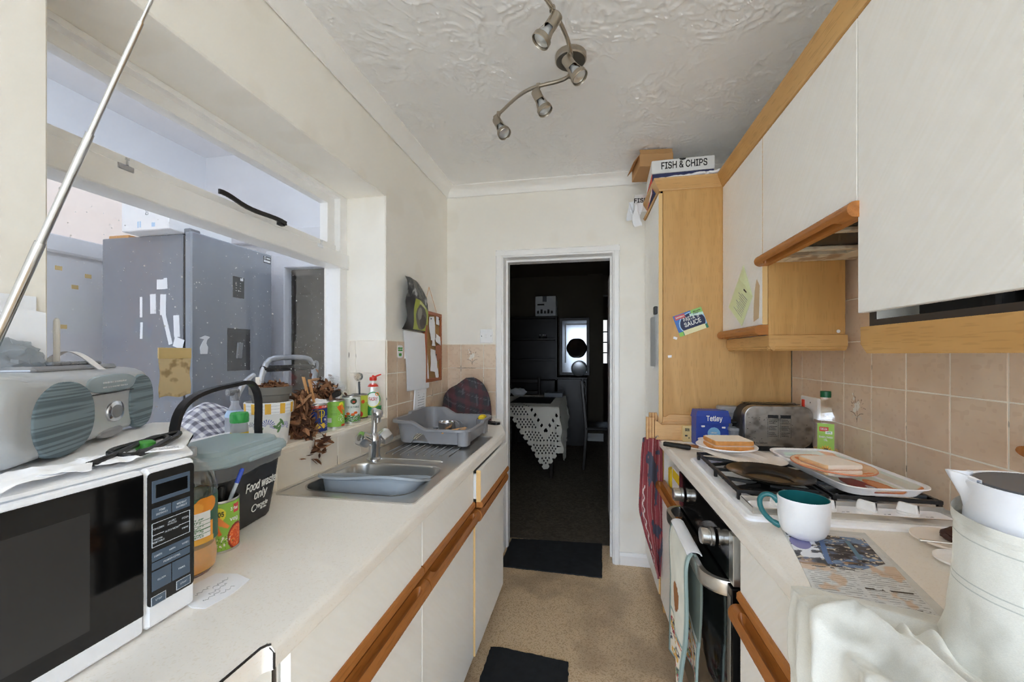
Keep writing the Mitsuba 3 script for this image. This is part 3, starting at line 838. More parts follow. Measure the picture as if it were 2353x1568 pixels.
M('m_greasy', proc(greasy), 0.5)
hd = thing('cooker_hood', 'stained cream cooker hood with a black filter, over the hob', 'hood')
part(hd, 'body', cat(bx(0.645, 0.916, 1.108, 1.140, 1.609, 1.664), bx(0.645, 0.916, 1.545, 1.652, 1.609, 1.664), bx(0.835, 0.916, 1.108, 1.652, 1.609, 1.664), bx(0.645, 0.662, 1.108, 1.652, 1.609, 1.664),
                     bx(0.645, 0.924, 1.108, 1.652, 1.645, 1.664)), 'm_greasy')
part(hd, 'filter', bx(0.663, 0.834, 1.142, 1.540, 1.622, 1.630), 'm_black', 'black grease filter')
for y in (1.262, 1.475):
    part(hd, 'filter_bar', bx(0.66, 0.836, y, y + 0.024, 1.609, 1.622, 0.003), 'm_greasy')
part(hd, 'lamp_cover', bx(0.68, 0.80, 1.56, 1.63, 1.6055, 1.6095), 'm_greasy')
k = thing('upper_cabinet', 'big white wall cabinet nearest the camera, its door hanging short of the shelf', 'cabinet')
NC = k
part(k, 'carcass', cat(bx(0.645, 0.925, 1.083, 1.100, 1.338, 2.075), bx(0.645, 0.925, 0.35, 1.083, 2.058, 2.075), bx(0.645, 0.925, 0.30, 0.316, 1.338, 2.075), bx(0.905, 0.925, 0.316, 1.083, 1.356, 2.06)), 'm_laminate')
part(k, 'shelf', bx(0.645, 0.905, 0.316, 1.083, 1.338, 1.354), 'm_laminate')
part(k, 'shelf_edge', cat(bx(0.6405, 0.6455, 0.316, 1.083, 1.338, 1.354, 0.0005), bx(0.6405, 0.6455, 1.083, 1.100, 1.338, 2.07, 0.0005)), 'm_brown', 'dark brown edging')
d = part(k, 'door', bx(0.620, 0.638, 0.50, 1.106, 1.371, 2.073), 'm_laminate')
pel = tf(ext(Polygon([(0, 0.062), (0, 0.022), (0.022, 0), (0.80, 0), (0.80, 0.062)]), 0.018), (0.642, 1.103, 1.276), (0, -1, 0), (0, 0, 1))
part(k, 'pelmet', cat(pel), 'm_oak_y', smooth=False)
part(k, 'pelmet', bx(0.66, 0.924, 1.085, 1.1025, 1.298, 1.3375), 'm_oak_x')
part(k, 'cornice', loft([np.array([(path[i, 0] - off[i, 0] * a, path[i, 1] - off[i, 1] * a, z) for a, z in cor]) for i in (2, 3)]), 'm_oak_y', smooth=False)
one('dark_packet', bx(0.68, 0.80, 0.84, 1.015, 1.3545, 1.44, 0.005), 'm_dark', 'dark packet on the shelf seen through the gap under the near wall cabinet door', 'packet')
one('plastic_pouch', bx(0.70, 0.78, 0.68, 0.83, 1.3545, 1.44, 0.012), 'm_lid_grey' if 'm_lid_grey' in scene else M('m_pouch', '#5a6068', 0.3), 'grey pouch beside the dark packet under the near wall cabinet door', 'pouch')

one('black_box', bx(0.70, 0.86, 0.36, 0.66, 1.3545, 1.60, 0.005), 'm_black', 'added black block standing in for shade in the shelf gap at the right edge, under the near wall cabinet door', 'box')  # black block added in place of the shade inside the cabinet

# ---------------------------------------------------------------- dark room beyond the doorway
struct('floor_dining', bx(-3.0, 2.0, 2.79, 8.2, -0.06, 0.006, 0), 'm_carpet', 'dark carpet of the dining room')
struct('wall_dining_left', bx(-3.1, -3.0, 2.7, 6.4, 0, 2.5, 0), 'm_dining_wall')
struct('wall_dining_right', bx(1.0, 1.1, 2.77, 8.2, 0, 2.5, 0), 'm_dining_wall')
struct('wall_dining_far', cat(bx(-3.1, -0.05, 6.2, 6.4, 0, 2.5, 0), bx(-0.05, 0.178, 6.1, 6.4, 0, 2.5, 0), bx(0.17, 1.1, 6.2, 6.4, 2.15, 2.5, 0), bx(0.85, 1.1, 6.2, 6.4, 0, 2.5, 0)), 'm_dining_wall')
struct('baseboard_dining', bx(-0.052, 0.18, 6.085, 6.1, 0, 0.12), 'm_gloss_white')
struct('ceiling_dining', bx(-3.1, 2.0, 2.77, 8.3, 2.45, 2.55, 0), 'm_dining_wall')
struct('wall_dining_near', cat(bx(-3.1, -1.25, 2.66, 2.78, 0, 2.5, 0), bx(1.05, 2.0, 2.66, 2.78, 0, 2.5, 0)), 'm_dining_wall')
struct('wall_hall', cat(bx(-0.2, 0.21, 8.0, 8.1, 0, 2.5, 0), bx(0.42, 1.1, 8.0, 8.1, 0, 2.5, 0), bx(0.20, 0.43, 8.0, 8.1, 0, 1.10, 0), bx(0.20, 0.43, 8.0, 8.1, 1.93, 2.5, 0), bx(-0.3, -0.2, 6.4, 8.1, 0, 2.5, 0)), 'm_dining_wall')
bars = cat(*[bx(0.20, 0.43, 8.03, 8.05, z - 0.012, z + 0.012) for z in (1.30, 1.50, 1.70)], *[bx(x - 0.012, x + 0.012, 8.03, 8.05, 1.10, 1.93) for x in (0.215, 0.315, 0.415)])
struct('window_3', bars, 'm_gloss_white', 'small panes of a bright far window')
# dining table with its lace edged cloth
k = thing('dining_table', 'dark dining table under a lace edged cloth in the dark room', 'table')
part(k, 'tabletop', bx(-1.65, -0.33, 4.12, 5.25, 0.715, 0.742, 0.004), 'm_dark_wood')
for x, y in ((-1.58, 4.2), (-0.40, 4.2), (-1.58, 5.17), (-0.40, 5.17)):
    part(k, 'leg', loft([r3(rrect(w, w, 0.008, 3, (x, y)), z) for w, z in ((0.035, 0.008), (0.055, 0.3), (0.06, 0.716))]), 'm_dark_wood')


def cloth(u, v):
    """square cloth laid cornerwise: a point hangs at the front"""
    x, y = -0.445 + (u - v) * 0.80, 4.66 + (u + v - 1) * 1.20
    z = np.full(len(x), 0.7455)
    x0, x1, y0, y1 = -1.66, -0.322, 4.112, 5.26
    dx = np.where(x > x1, x - x1, np.where(x < x0, x0 - x, 0))
    dy = np.where(y > y1, y - y1, np.where(y < y0, y0 - y, 0))
    drop = np.hypot(dx, dy)
    fold = np.sin(x * 34) * (dy > 0) + np.sin(y * 31) * (dx > 0)
    o = 0.008 + 0.02 * np.minimum(drop * 3, 1) * (1 + 0.8 * fold)
    x = np.where(x > x1, x1 + o, np.where(x < x0, x0 - o, x))
    y = np.where(y > y1, y1 + o, np.where(y < y0, y0 - o, y))
    return np.c_[x, y, np.maximum(z - drop, 0.05)]


n = 190
uu, vv = np.meshgrid(np.linspace(0, 1, n), np.linspace(0, 1, n), indexing='ij')
cp = cloth(uu.ravel(), vv.ravel())
ii, jj = np.meshgrid(np.arange(n - 1), np.arange(n - 1), indexing='ij')
ii, jj = ii.ravel(), jj.ravel()
ed = np.minimum.reduce([ii, jj, n - 2 - ii, n - 2 - jj])
along = np.where(np.minimum(ii, n - 2 - ii) < np.minimum(jj, n - 2 - jj), jj, ii)
hole = ((ed < 26) & (ed > 3) & (ed % 4 >= 2) & (along % 4 >= 2) & ((ed // 4 + along // 4) % 5 != 0)) | ((ed <= 2) & (along % 9 < 4 - ed)) | ((ed >= 30) & (ed < 34) & (along % 8 < 3))
q = np.stack([ii * n + jj, (ii + 1) * n + jj, (ii + 1) * n + jj + 1, ii * n + jj + 1], 1)[~hole]
M('m_lace', '#e2ddcf', 0.9)
one('tablecloth', tri(cp, q), 'm_lace', 'ivory tablecloth, its lace border hanging to a point, in the dark room', 'tablecloth', smooth=True)
one('place_mat', bx(-0.86, -0.42, 4.35, 4.95, 0.748, 0.753), 'm_dark', 'dark mat lying on the lace tablecloth', 'mat')


def crumple(c, r, seed, s=9.0, amp=0.35, sub=3):
    m = trimesh.creation.icosphere(sub, 1.0)
    v = np.array(m.vertices)
    f = 1 + amp * (meshkit.fbm(v * s / 4 + 5 + seed, 3, seed) - 0.5) * 2
    return tri(v * f[:, None] * np.asarray(r) + np.asarray(c), m.faces)


one('tissue', crumple((-0.90, 5.08, 0.80), (0.10, 0.07, 0.05), 3), 'm_paper', 'crumpled white tissue on the table in the dark room', 'tissue')
one('paper_stack', bx(-1.22, -1.02, 5.0, 5.2, 0.7475, 0.835, 0.002), 'm_paper', 'pale stack of papers on the table, at the left edge of the doorway', 'papers')
one('book', bx(-0.56, -0.34, 5.0, 5.2, 0.7475, 0.80, 0.003), 'm_grey_plastic', 'grey book at the far corner of the table in the dark room', 'book')
for i, (x, y, rz) in enumerate(((-0.85, 5.50, 180), (0.14, 4.75, 90))):
    k = thing('dining_chair', ['dark wooden chair behind the table in the dark room', 'dark wooden chair at the right end of the table in the dark room'][i], 'chair')
    for sx in (-0.19, 0.19):
        part(k, 'leg', mv(bx(sx - 0.018, sx + 0.018, -0.20, -0.165, 0.007, 0.45), (x, y, 0), rz), 'm_dark_wood')
        part(k, 'leg', mv(loft([r3(rrect(0.034, 0.034, 0.006, 3, (sx, 0.19 + o)), z) for o, z in ((0.03, 0.007), (0, 0.45), (0.05, 0.98))]), (x, y, 0), rz), 'm_dark_wood')
    part(k, 'seat', mv(bx(-0.21, 0.21, -0.21, 0.2, 0.44, 0.475, 0.01), (x, y, 0), rz), 'm_dark')
    for z in (0.62, 0.75, 0.90):
        part(k, 'back_rail', mv(bx(-0.19, 0.19, 0.205, 0.225, z, z + 0.05, 0.005), (x, y, 0), rz), 'm_dark_wood')
# dresser, carton and framed mirror on the far wall
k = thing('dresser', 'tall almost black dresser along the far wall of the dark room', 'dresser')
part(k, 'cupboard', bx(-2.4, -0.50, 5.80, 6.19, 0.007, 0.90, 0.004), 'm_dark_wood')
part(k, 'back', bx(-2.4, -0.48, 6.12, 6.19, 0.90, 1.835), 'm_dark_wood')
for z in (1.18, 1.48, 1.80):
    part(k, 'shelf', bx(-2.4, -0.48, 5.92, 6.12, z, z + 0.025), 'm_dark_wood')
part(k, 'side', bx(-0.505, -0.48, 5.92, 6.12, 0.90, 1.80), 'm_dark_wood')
k = thing('carton', 'pale carton on top of the dresser in the dark room', 'box')
part(k, 'body', bx(-0.79, -0.495, 5.88, 6.14, 1.826, 2.11, 0.003), 'm_paper')
part(k, 'tape', bx(-0.685, -0.625, 5.8785, 5.8795, 2.03, 2.11, 0), 'm_grey_plastic', smooth=False)
part(k, 'print', cat(*[bx(-0.765 + i * 0.05, -0.735 + i * 0.05, 5.8785, 5.8795, 1.86, 1.90 + 0.02 * (i % 2), 0) for i in range(5)], bx(-0.76, -0.66, 5.8785, 5.8795, 1.98, 2.0, 0)), 'm_dark', smooth=False)
for i, x in enumerate((-0.74, -0.69, -0.66)):
    one('ornament', lathe([(0, 0), (0.015, 0), (0.02, 0.02), (0.012, 0.04), (0.014, 0.055), (0, 0.06)], 16, (x, 6.02, 1.505)), 'm_chrome', ['leftmost', 'middle', 'rightmost'][i] + ' of three small bright ornaments on the dark dresser shelf', 'ornament', 'ornaments on the dresser')
k = thing('framed_mirror', 'dark framed mirror on the far wall of the dark room', 'mirror')
part(k, 'frame', cat(bx(-0.45, -0.41, 5.98, 6.02, 0.97, 1.80), bx(-0.06, -0.02, 5.98, 6.02, 0.97, 1.80), bx(-0.45, -0.02, 5.98, 6.02, 1.76, 1.80), bx(-0.45, -0.02, 5.98, 6.02, 0.97, 1.01)), 'm_dark_wood')
M('m_mirror', '#9fa2a8', 0.12, 1.0)
part(k, 'glass', bx(-0.41, -0.06, 6.0, 6.004, 1.01, 1.76, 0), 'm_mirror', smooth=False)
part(k, 'bevel', cat(bx(-0.375, -0.355, 5.996, 6.0, 1.15, 1.72), bx(-0.375, -0.06, 5.996, 6.0, 1.70, 1.72)), 'm_white', 'white strip painted as a bright reflection')  # white strips stand in for a bright reflection in the glass
k = thing('side_cupboard', 'low dark cupboard under the mirror in the dark room', 'cupboard')
part(k, 'body', bx(-0.46, -0.055, 5.72, 6.08, 0.007, 0.93, 0.004), 'm_dark_wood')
part(k, 'top', bx(-0.47, -0.05, 5.70, 6.085, 0.93, 0.955, 0.004), 'm_dark_wood')
t = np.arange(96) * 2 * np.pi / 96
sc = 1 + 0.05 * np.abs(np.cos(3 * t))
tr = loft([np.c_[r * sc * np.cos(t) * 1.0, r * sc * np.sin(t), np.full(96, z)] for r, z in ((0.105, 0.006), (0.125, 0.004), (0.135, 0.012), (0.14, 0.008), (0.13, 0.0))])
one('silver_tray', tf(tr, (-0.20, 5.93, 1.36), (1, 0, 0), (0, 0.2, 0.98)), 'm_chrome', 'scalloped silver tray propped before the dark framed mirror', 'tray', smooth=30)
one('silver_plate', tf(lathe([(0, 0.004), (0.085, 0.004), (0.11, 0.016), (0.112, 0.013), (0.088, 0), (0, 0)], 60), (-0.165, 5.88, 1.07), (1, 0, 0), (0, 0.2, 0.98)), 'm_alu', 'round silver plate propped under the scalloped tray', 'plate', smooth=30)
# ================================================================ things on the window side
# ---- microwave
XM = -0.64
M('m_mw_white', '#eceef2', 0.3)
M('m_key', '#4a5a6b', 0.4)
M('m_legend', '#c9ced4', 0.6)
mw = thing('microwave', 'white microwave oven with a black glass door and keypad, on the worktop nearest the camera', 'microwave')
part(mw, 'body', cat(bx(-0.922, -0.658, 0.10, 0.564, 0.872, 1.105, 0.006)), 'm_mw_white')
for x in (-0.90, -0.69):
    for y in (0.13, 0.53):
        part(mw, 'foot', mv(lathe([(0, 0), (0.012, 0), (0.012, 0.011), (0, 0.011)], 14), (x, y, ZT)), 'm_black')
d = part(mw, 'door', bx(-0.658, XM, 0.10, 0.4855, 0.866, 1.104, 0.004), 'm_mw_white')
part(d, 'glass', bx(-0.642, XM + 0.0012, 0.10, 0.4835, 0.893, 1.0985, 0.0005), 'm_black_glass', 'black glass')
M('m_mesh', '#2b2b2b', 0.35)
part(d, 'viewing_mesh', bx(XM, XM + 0.0015, 0.10, 0.418, 0.915, 1.068, 0.0), 'm_mesh', 'dark grey mesh of the viewing window', smooth=False)
cpn = part(mw, 'control_panel', bx(-0.658, XM, 0.4875, 0.564, 0.866, 1.104, 0.005), 'm_mw_white')
part(cpn, 'keypad', tf(ext(rrect(0.0715, 0.198, 0.006, 4), 0.0012), (XM - 0.0002, 0.5247, 0.9985), (0, 1, 0), (0, 0, 1)), 'm_black', 'black keypad')
fx = XM + 0.0011


def key_(y0, y1, z0, z1, holder=cpn, mat='m_key', name='key'):
    return part(holder, name, bx(fx, fx + 0.0007, y0, y1, z0, z1, 0.0002), mat)


dsp = part(cpn, 'display', bx(fx, fx + 0.0008, 0.4945, 0.5530, 1.052, 1.085, 0.0003), 'm_key', 'blue grey frame of the display')
part(cpn, 'screen', bx(fx, fx + 0.0012, 0.4995, 0.5485, 1.0585, 1.0785, 0.0002), 'm_black_gloss', 'dark display')
for a, b in ((0.4945, 0.523), (0.5245, 0.553)):
    key_(a, b, 1.028, 1.044)
    key_(a, b, 0.921, 0.950)
key_(0.4945, 0.553, 0.965, 0.979)
key_(0.4945, 0.553, 0.9525, 0.9635)


def frame_yz(y0, y1, z0, z1, w=0.0007):
    return cat(bx(fx, fx + 0.0006, y0, y1, z1 - w, z1, 0), bx(fx, fx + 0.0006, y0, y1, z0, z0 + w, 0), bx(fx, fx + 0.0006, y0, y0 + w, z0, z1, 0), bx(fx, fx + 0.0006, y1 - w, y1, z0, z1, 0))


part(cpn, 'key_outline', cat(frame_yz(0.4945, 0.553, 0.986, 1.022), bx(fx, fx + 0.0006, 0.4945, 0.512, 1.0035, 1.0042, 0), bx(fx, fx + 0.0006, 0.535, 0.553, 1.0035, 1.0042, 0)), 'm_legend', smooth=False)
for a, b, z in ((0.4945, 0.514, 0.900), (0.532, 0.553, 0.904)):
    key_(a, b, z, z + 0.012)
    part(cpn, 'key_outline', frame_yz(a - 0.001, b + 0.001, z - 0.001, z + 0.013), 'm_legend', smooth=False)
tx = [('TIME', .509, 1.0385, .0028), ('DEFROST', .509, 1.0335, .0028), ('WEIGHT', .539, 1.0385, .0028), ('DEFROST', .539, 1.0335, .0028), ('POPCORN', .503, 1.0125, .0026), ('JACKET', .524, 1.0155, .0024), ('POTATO', .524, 1.0115, .0024),
      ('PIZZA', .545, 1.0125, .0026), ('AUTO MENU', .524, 1.0025, .0026), ('FROZEN', .503, .9965, .0024), ('VEGETABLE', .503, .9925, .0024), ('DRINK', .545, .9965, .0024), ('POWER LEVEL', .524, .958, .0028), ('10MIN', .503, .972, .0026), ('1MIN', .524, .972, .0026), ('10SEC', .545, .972, .0026),
      ('CLOCK', .5085, .935, .0026), ('TIMER', .539, .935, .0026), ('STOP', .504, .906, .0026), ('START', .5425, .910, .0026)]
part(cpn, 'lettering', cat([text(s, h, (fx + 0.0008, y, z), (0, 1, 0), (0, 0, 1), 0.0002, w=None) for s, y, z, h in tx]), 'm_legend', 'small pale key legends', smooth=False)
# ---- board over the microwave, papers and loose bits on it
ZB2 = 1.1055
one('white_board', mv(ext([(-0.658, 0.30), (-0.655, 0.572), (-0.715, 0.612), (-0.80, 0.70), (-0.99, 0.815), (-1.03, 0.80), (-0.93, 0.545), (-0.92, 0.30)], 0.005), (0, 0, ZB2)), 'm_white',
    'thin white board lying on the microwave under the radio', 'board')
ZB2 += 0.0052
rg = np.random.default_rng(5)
for i, (x, y, rz, w, h, lab) in enumerate(((-0.70, 0.375, 20, 0.07, 0.11, 'crumpled white paper sticking out under the left end of the radio'), (-0.705, 0.435, 55, 0.05, 0.085, 'folded white slip under the near speaker of the radio'),
                                           (-0.705, 0.485, 75, 0.045, 0.09, 'grey white slip between the radio and the cables'))):
    f = lambda u, v, w=w, h=h, x=x, y=y, rz=rz, i=i: np.c_[mv(tri(np.c_[(u - .5) * w, (v - .5) * h, 0.0035 + 0.011 * vnoise(np.c_[u * 3, v * 3, u * 0 + i], 1.0, i)], [[0, 1, 2]]), (x, y, ZB2), rz).vertices]
    one('paper_slip', sheet(f, 12, 14, 0.0006), 'm_paper', lab, 'paper', smooth=40)
k = thing('cable', 'black cable coil lying on the microwave in front of the radio', 'cable')
p0 = np.array([(-0.70, 0.455), (-0.735, 0.535), (-0.80, 0.635), (-0.765, 0.62), (-0.705, 0.545), (-0.685, 0.50), (-0.72, 0.50), (-0.775, 0.585), (-0.79, 0.66), (-0.74, 0.60), (-0.70, 0.52)])
part(k, 'lead', tube(spline(np.c_[p0, ZB2 + 0.006 + 0.005 * np.abs(np.sin(np.arange(11) * 1.7))], 90), 0.0045, 8), 'm_black')
M('m_green', '#3f8f35', 0.4)
one('green_clip', mv(lathe([(0, 0), (0.013, 0), (0.014, 0.002), (0.013, 0.011), (0.009, 0.014), (0, 0.014)], 24), (-0.755, 0.575, ZB2)), 'm_green', 'small round green plastic piece lying inside the black cable coil', 'clip')
one('handwritten_tag', mv(ext(rrect(0.055, 0.032, 0.008, 4), 0.0012), (0, 0, 0), 50).apply_translation([-0.682, 0.545, ZB2 + 0.009]), 'm_paper', 'white rounded tag with scribble on the microwave corner, against the cable', 'tag')
scr = [spline(np.c_[np.linspace(-0.02, 0.02, 12), y + 0.003 * np.sin(np.arange(12) * 2.1 + y * 900), np.full(12, 0)], 50) for y in (-0.007, 0.0, 0.007)]
part('handwritten_tag', 'scribble', mv(cat([tube(s, 0.0003, 4) for s in scr]), (0, 0, 0), 50).apply_translation([-0.682, 0.545, ZB2 + 0.0103]), 'm_dark', smooth=False)

# ---- radio cassette player
M('m_silver', '#c3c7ca', 0.3, 0.35)
M('m_silver_dark', '#9a9ca0', 0.35, 0.4)
M('m_speaker', proc(lambda p, n, uv: mix(L('#7f929c'), L('#5d6f78'), smoothstep(0.3, 0.7, noise(p.z * 420, (p.x + p.y) * 22)))), 0.6)
M('m_radio_blue', '#94a5ae', 0.3)
RO, RX, RY = np.array([-0.786, 0.455, ZB2 + 0.0005]), np.array([-0.5707, 0.8211, 0]), np.array([-0.8211, -0.5707, 0])


def rad(m):
    return tf(m, RO, RX, RY, (0, 0, 1))


ra = thing('radio', 'silver radio cassette player with a raised aerial, on the microwave', 'radio')
R, W_, H_ = 0.05, 0.52, 0.135
rings = []
for dpt in (0, 0.003, 0.010, 0.022, 0.036, 0.05, 0.11, 0.145, 0.16, 0.168):
    i = R - math.sqrt(max(R * R - (R - min(dpt, R)) ** 2, 0)) if dpt < R else (0 if dpt < 0.12 else 0.03 * ((dpt - 0.11) / 0.058) ** 2)
    o = rrect(W_ - 2.0 * i, H_ - 0.9 * i, 0.058 - 0.5 * i, 10, (0.175, H_ / 2))
    rings.append(np.c_[o[:, 0], np.full(len(o), dpt), o[:, 1]])
part(ra, 'case', rad(loft(rings)), 'm_silver', smooth=40)
t = np.arange(48) * 2 * np.pi / 48


def disc(cx, cz, rx, rz, d0, bulge, mat, name, lab=None, pw=2.3):
    c_, s_ = np.sign(np.cos(t)) * np.abs(np.cos(t)) ** (2 / pw), np.sign(np.sin(t)) * np.abs(np.sin(t)) ** (2 / pw)
    rr = [np.c_[cx + rx * f * c_, np.full(48, d0 - bulge * q), cz + rz * f * s_] for f, q in ((1.0, -0.6), (1.0, 0.2), (0.96, 0.6), (0.7, 0.9), (0.3, 1.0))]
    return part(ra, name, rad(loft(rr)), mat, lab, smooth=40)


disc(0.062, 0.060, 0.084, 0.0585, 0.002, 0.008, 'm_speaker', 'speaker', 'blue grey speaker grille')
disc(0.345, 0.060, 0.062, 0.0585, 0.002, 0.008, 'm_speaker', 'speaker', 'blue grey speaker grille')
disc(0.218, 0.107, 0.098, 0.0175, 0.001, 0.006, 'm_radio_blue', 'dial', 'blue grey tuning strip')
disc(0.218, 0.0895, 0.092, 0.0012, -0.001, 0.004, 'm_black', 'seam')
disc(0.222, 0.052, 0.034, 0.020, 0.000, 0.006, 'm_chrome', 'cassette_window', 'shiny rim of the cassette window')
disc(0.218, 0.052, 0.022, 0.0125, -0.004, 0.004, 'm_grey_plastic', 'cassette_window')
disc(0.215, 0.013, 0.045, 0.009, 0.004, 0.006, 'm_silver_dark', 'lower_lip')
part(ra, 'scale_print', rad(cat(*[bx(0.165 + 0.0085 * i, 0.171 + 0.0085 * i, -0.0062, -0.005, 0.1085, 0.1115, 0) for i in range(11)], *[bx(0.165 + 0.0085 * i, 0.170 + 0.0085 * i, -0.0062, -0.005, 0.100, 0.1025, 0) for i in range(12)])), 'm_legend', smooth=False)
part(ra, 'key_bank', rad(bx(0.06, 0.33, 0.035, 0.115, H_ - 0.004, H_ + 0.008, 0.006)), 'm_silver_dark')
for i in range(6):
    x = 0.118 + i * 0.027
    part(ra, 'key', rad(bx(x, x + 0.024, 0.040, 0.062, H_ + 0.008, H_ + 0.0145, 0.002)), 'm_grey_plastic', 'grey piano key')
A0, A1 = np.array([-0.765, 0.382, 1.240]), np.array([-0.470, 0.414, 1.82])
seg = [(0.0, 0.30, 0.0055), (0.29, 0.53, 0.0043), (0.52, 0.76, 0.0031), (0.75, 1.0, 0.0021)]
ar = part(ra, 'aerial', cat([tube([A0 + (A1 - A0) * a, A0 + (A1 - A0) * b], r, 14) for a, b, r in seg]), 'm_chrome', 'long telescopic aerial', smooth=50)
lp = spline([(-0.985, 0.565, 1.244), (-0.985, 0.590, 1.270), (-0.978, 0.602, 1.279), (-0.955, 0.615, 1.270), (-0.925, 0.625, 1.245)], 24)
part(ra, 'carry_strap', loft([p + np.array([(-0.002, -0.006, 0), (0.002, -0.006, 0), (0.002, 0.006, 0), (-0.002, 0.006, 0)]) for p in lp]), 'm_white', 'white carrying strap', smooth=40)
# papers leaning on the wall behind the radio
for i, (pts, lab) in enumerate((([(-0.905, 0.36, 1.10), (-0.905, 0.535, 1.10), (-0.918, 0.540, 1.345), (-0.918, 0.36, 1.375)], 'white sheet leaning on the wall behind the radio, in front of the greyer sheets'),
                                ([(-0.915, 0.34, 1.10), (-0.915, 0.525, 1.10), (-0.924, 0.531, 1.372), (-0.924, 0.34, 1.372)], 'greyish sheet behind the white one, against the wall left of the window'))):
    P4 = np.array(pts, float)
    f = lambda u, v, P4=P4: (P4[0] * ((1 - u) * (1 - v))[:, None] + P4[1] * (u * (1 - v))[:, None] + P4[2] * (u * v)[:, None] + P4[3] * ((1 - u) * v)[:, None]) + np.c_[0.003 * np.sin(u * 5), u * 0, u * 0]
    one('paper_sheet', sheet(f, 8, 8, 0.0008), ['m_paper', 'm_mw_white'][i], lab, 'paper', smooth=40)
one('plastic_bag', crumple((-0.898, 0.475, 1.262), (0.018, 0.045, 0.034), 21, 14, 0.5), 'm_bag', 'crumpled clear plastic by the wall behind the radio', 'plastic bag')
one('thin_candle', mv(lathe([(0, 0), (0.0045, 0), (0.0045, 0.345), (0.003, 0.350), (0, 0.352)], 12), (-0.960, 0.578, WZ0 + 0.004)), 'm_cove', 'thin white rod standing on the sill at the left window jamb, behind the radio', 'rod')

# ---- squash bottle and tin of pens by the microwave
M('m_orange', '#dd9c2c', 0.3)
bo = thing('juice_bottle', 'clear bottle with a green and orange label, orange drink inside, beside the microwave', 'bottle')
C0 = np.array([-0.752, 0.642, ZT])
bp_ = [(0.0, 0.002), (0.040, 0.0), (0.048, 0.008), (0.050, 0.03), (0.047, 0.055), (0.0495, 0.060), (0.0495, 0.148), (0.0505, 0.155), (0.049, 0.168), (0.043, 0.186), (0.031, 0.203), (0.018, 0.213), (0.016, 0.222)]
part(bo, 'body', lathe(bp_, 48, C0), 'm_clear', smooth=40)
part(bo, 'drink', lathe([(0, 0.004), (0.038, 0.003), (0.0465, 0.009), (0.0485, 0.03), (0.0455, 0.052), (0, 0.052)], 48, C0), 'm_orange', 'orange drink', smooth=40)
part(bo, 'cap', lathe([(0, 0.219), (0.018, 0.219), (0.018, 0.234), (0, 0.235)], 30, C0), 'm_milky')


def wrapgrid(r, z0, z1, loc, fn, na=160, nz=90, a0=-math.pi, a1=math.pi):
    """label round a tin: fn(arc from the camera side in metres, height) -> colours"""
    face = math.atan2(-loc[1], -loc[0])
    a, z = np.meshgrid(np.linspace(a0, a1, na), np.linspace(z0, z1, nz), indexing='ij')
    a, z = a.ravel(), z.ravel()
    v = np.c_[loc[0] + r * np.cos(a + face), loc[1] + r * np.sin(a + face), loc[2] + z]
    i, j = np.meshgrid(np.arange(na - 1), np.arange(nz - 1), indexing='ij')
    i, j = i.ravel(), j.ravel()
    q = np.stack([i * nz + j, (i + 1) * nz + j, (i + 1) * nz + j + 1, i * nz + j + 1], 1)
    return tri(v, q), fn(a * r, z)


def on(c, m, col):
    c[m] = L(col)


def lab_bottle(s, z):
    s = s - 0.030
    c = paint(len(s), '#2f5d48')
    on(c, (np.hypot((s - 0.004) / 0.022, (z - 0.132) / 0.016) < 1), '#e8912a')
    on(c, (np.hypot((s + 0.016) / 0.014, (z - 0.128) / 0.011) < 1), '#f0a63e')
    on(c, (s < 0.018) & (z < 0.100), '#e79a33')
    on(c, (s < 0.020) & (z < 0.072), '#efb23f')
    on(c, (s < 0.012) & (z > 0.073) & (z < 0.120), '#eef0f0')
    on(c, (s < 0.012) & (z > 0.074) & (z < 0.112) & ((z * 1000 % 8) < 1.4), '#4b7d5b')
    on(c, (s < -0.002) & (z > 0.074) & (z < 0.110) & ((z * 1000 % 8) > 3) & (vnoise(np.c_[s * 900, z * 900, z * 0]) > 0.52), '#6a8d74')
    return c


m_, c_ = wrapgrid(0.0502, 0.062, 0.146, C0, lab_bottle)
part(bo, 'label', m_, 'm_print', 'green and orange label', smooth=True, color=c_)


def tin(name, lab, loc, r, h, fn, cat_='tin', group=None, open_=True):
    k = thing(name, lab, cat_, group)
    pr = [(0, 0.002), (r - 0.003, 0.002), (r - 0.002, 0), (r, 0.001), (r, 0.004), (r - 0.0012, 0.005), (r - 0.0012, h - 0.005), (r, h - 0.004), (r, h - 0.001), (r - 0.001, h)]
    pr += [(r - 0.003, h - 0.001), (r - 0.003, 0.006), (0, 0.006)] if open_ else [(r - 0.003, h - 0.002), (r - 0.003, h - 0.005), (0, h - 0.005)]
    part(k, 'can', lathe(pr, 56, loc), 'm_steel', smooth=35)
    m, c = wrapgrid(r - 0.0006, 0.0055, h - 0.0055, np.asarray(loc), fn)
    part(k, 'label', m, 'm_print', smooth=True, color=c)
    return k, math.atan2(-loc[1], -loc[0])


def wtext(k, s, h, r, loc, face, arc, z, col, bold=True, w=None, name='lettering'):
    M(f'm_t{col[1:]}', col, 0.5) if f'm_t{col[1:]}' not in scene else None
    m = flat(s, h, 0.0004, bold, w)
    m.apply_translation([arc, z, 0.0])
    part(k, name, wrap(m, r, loc, face), f'm_t{col[1:]}', smooth=False)


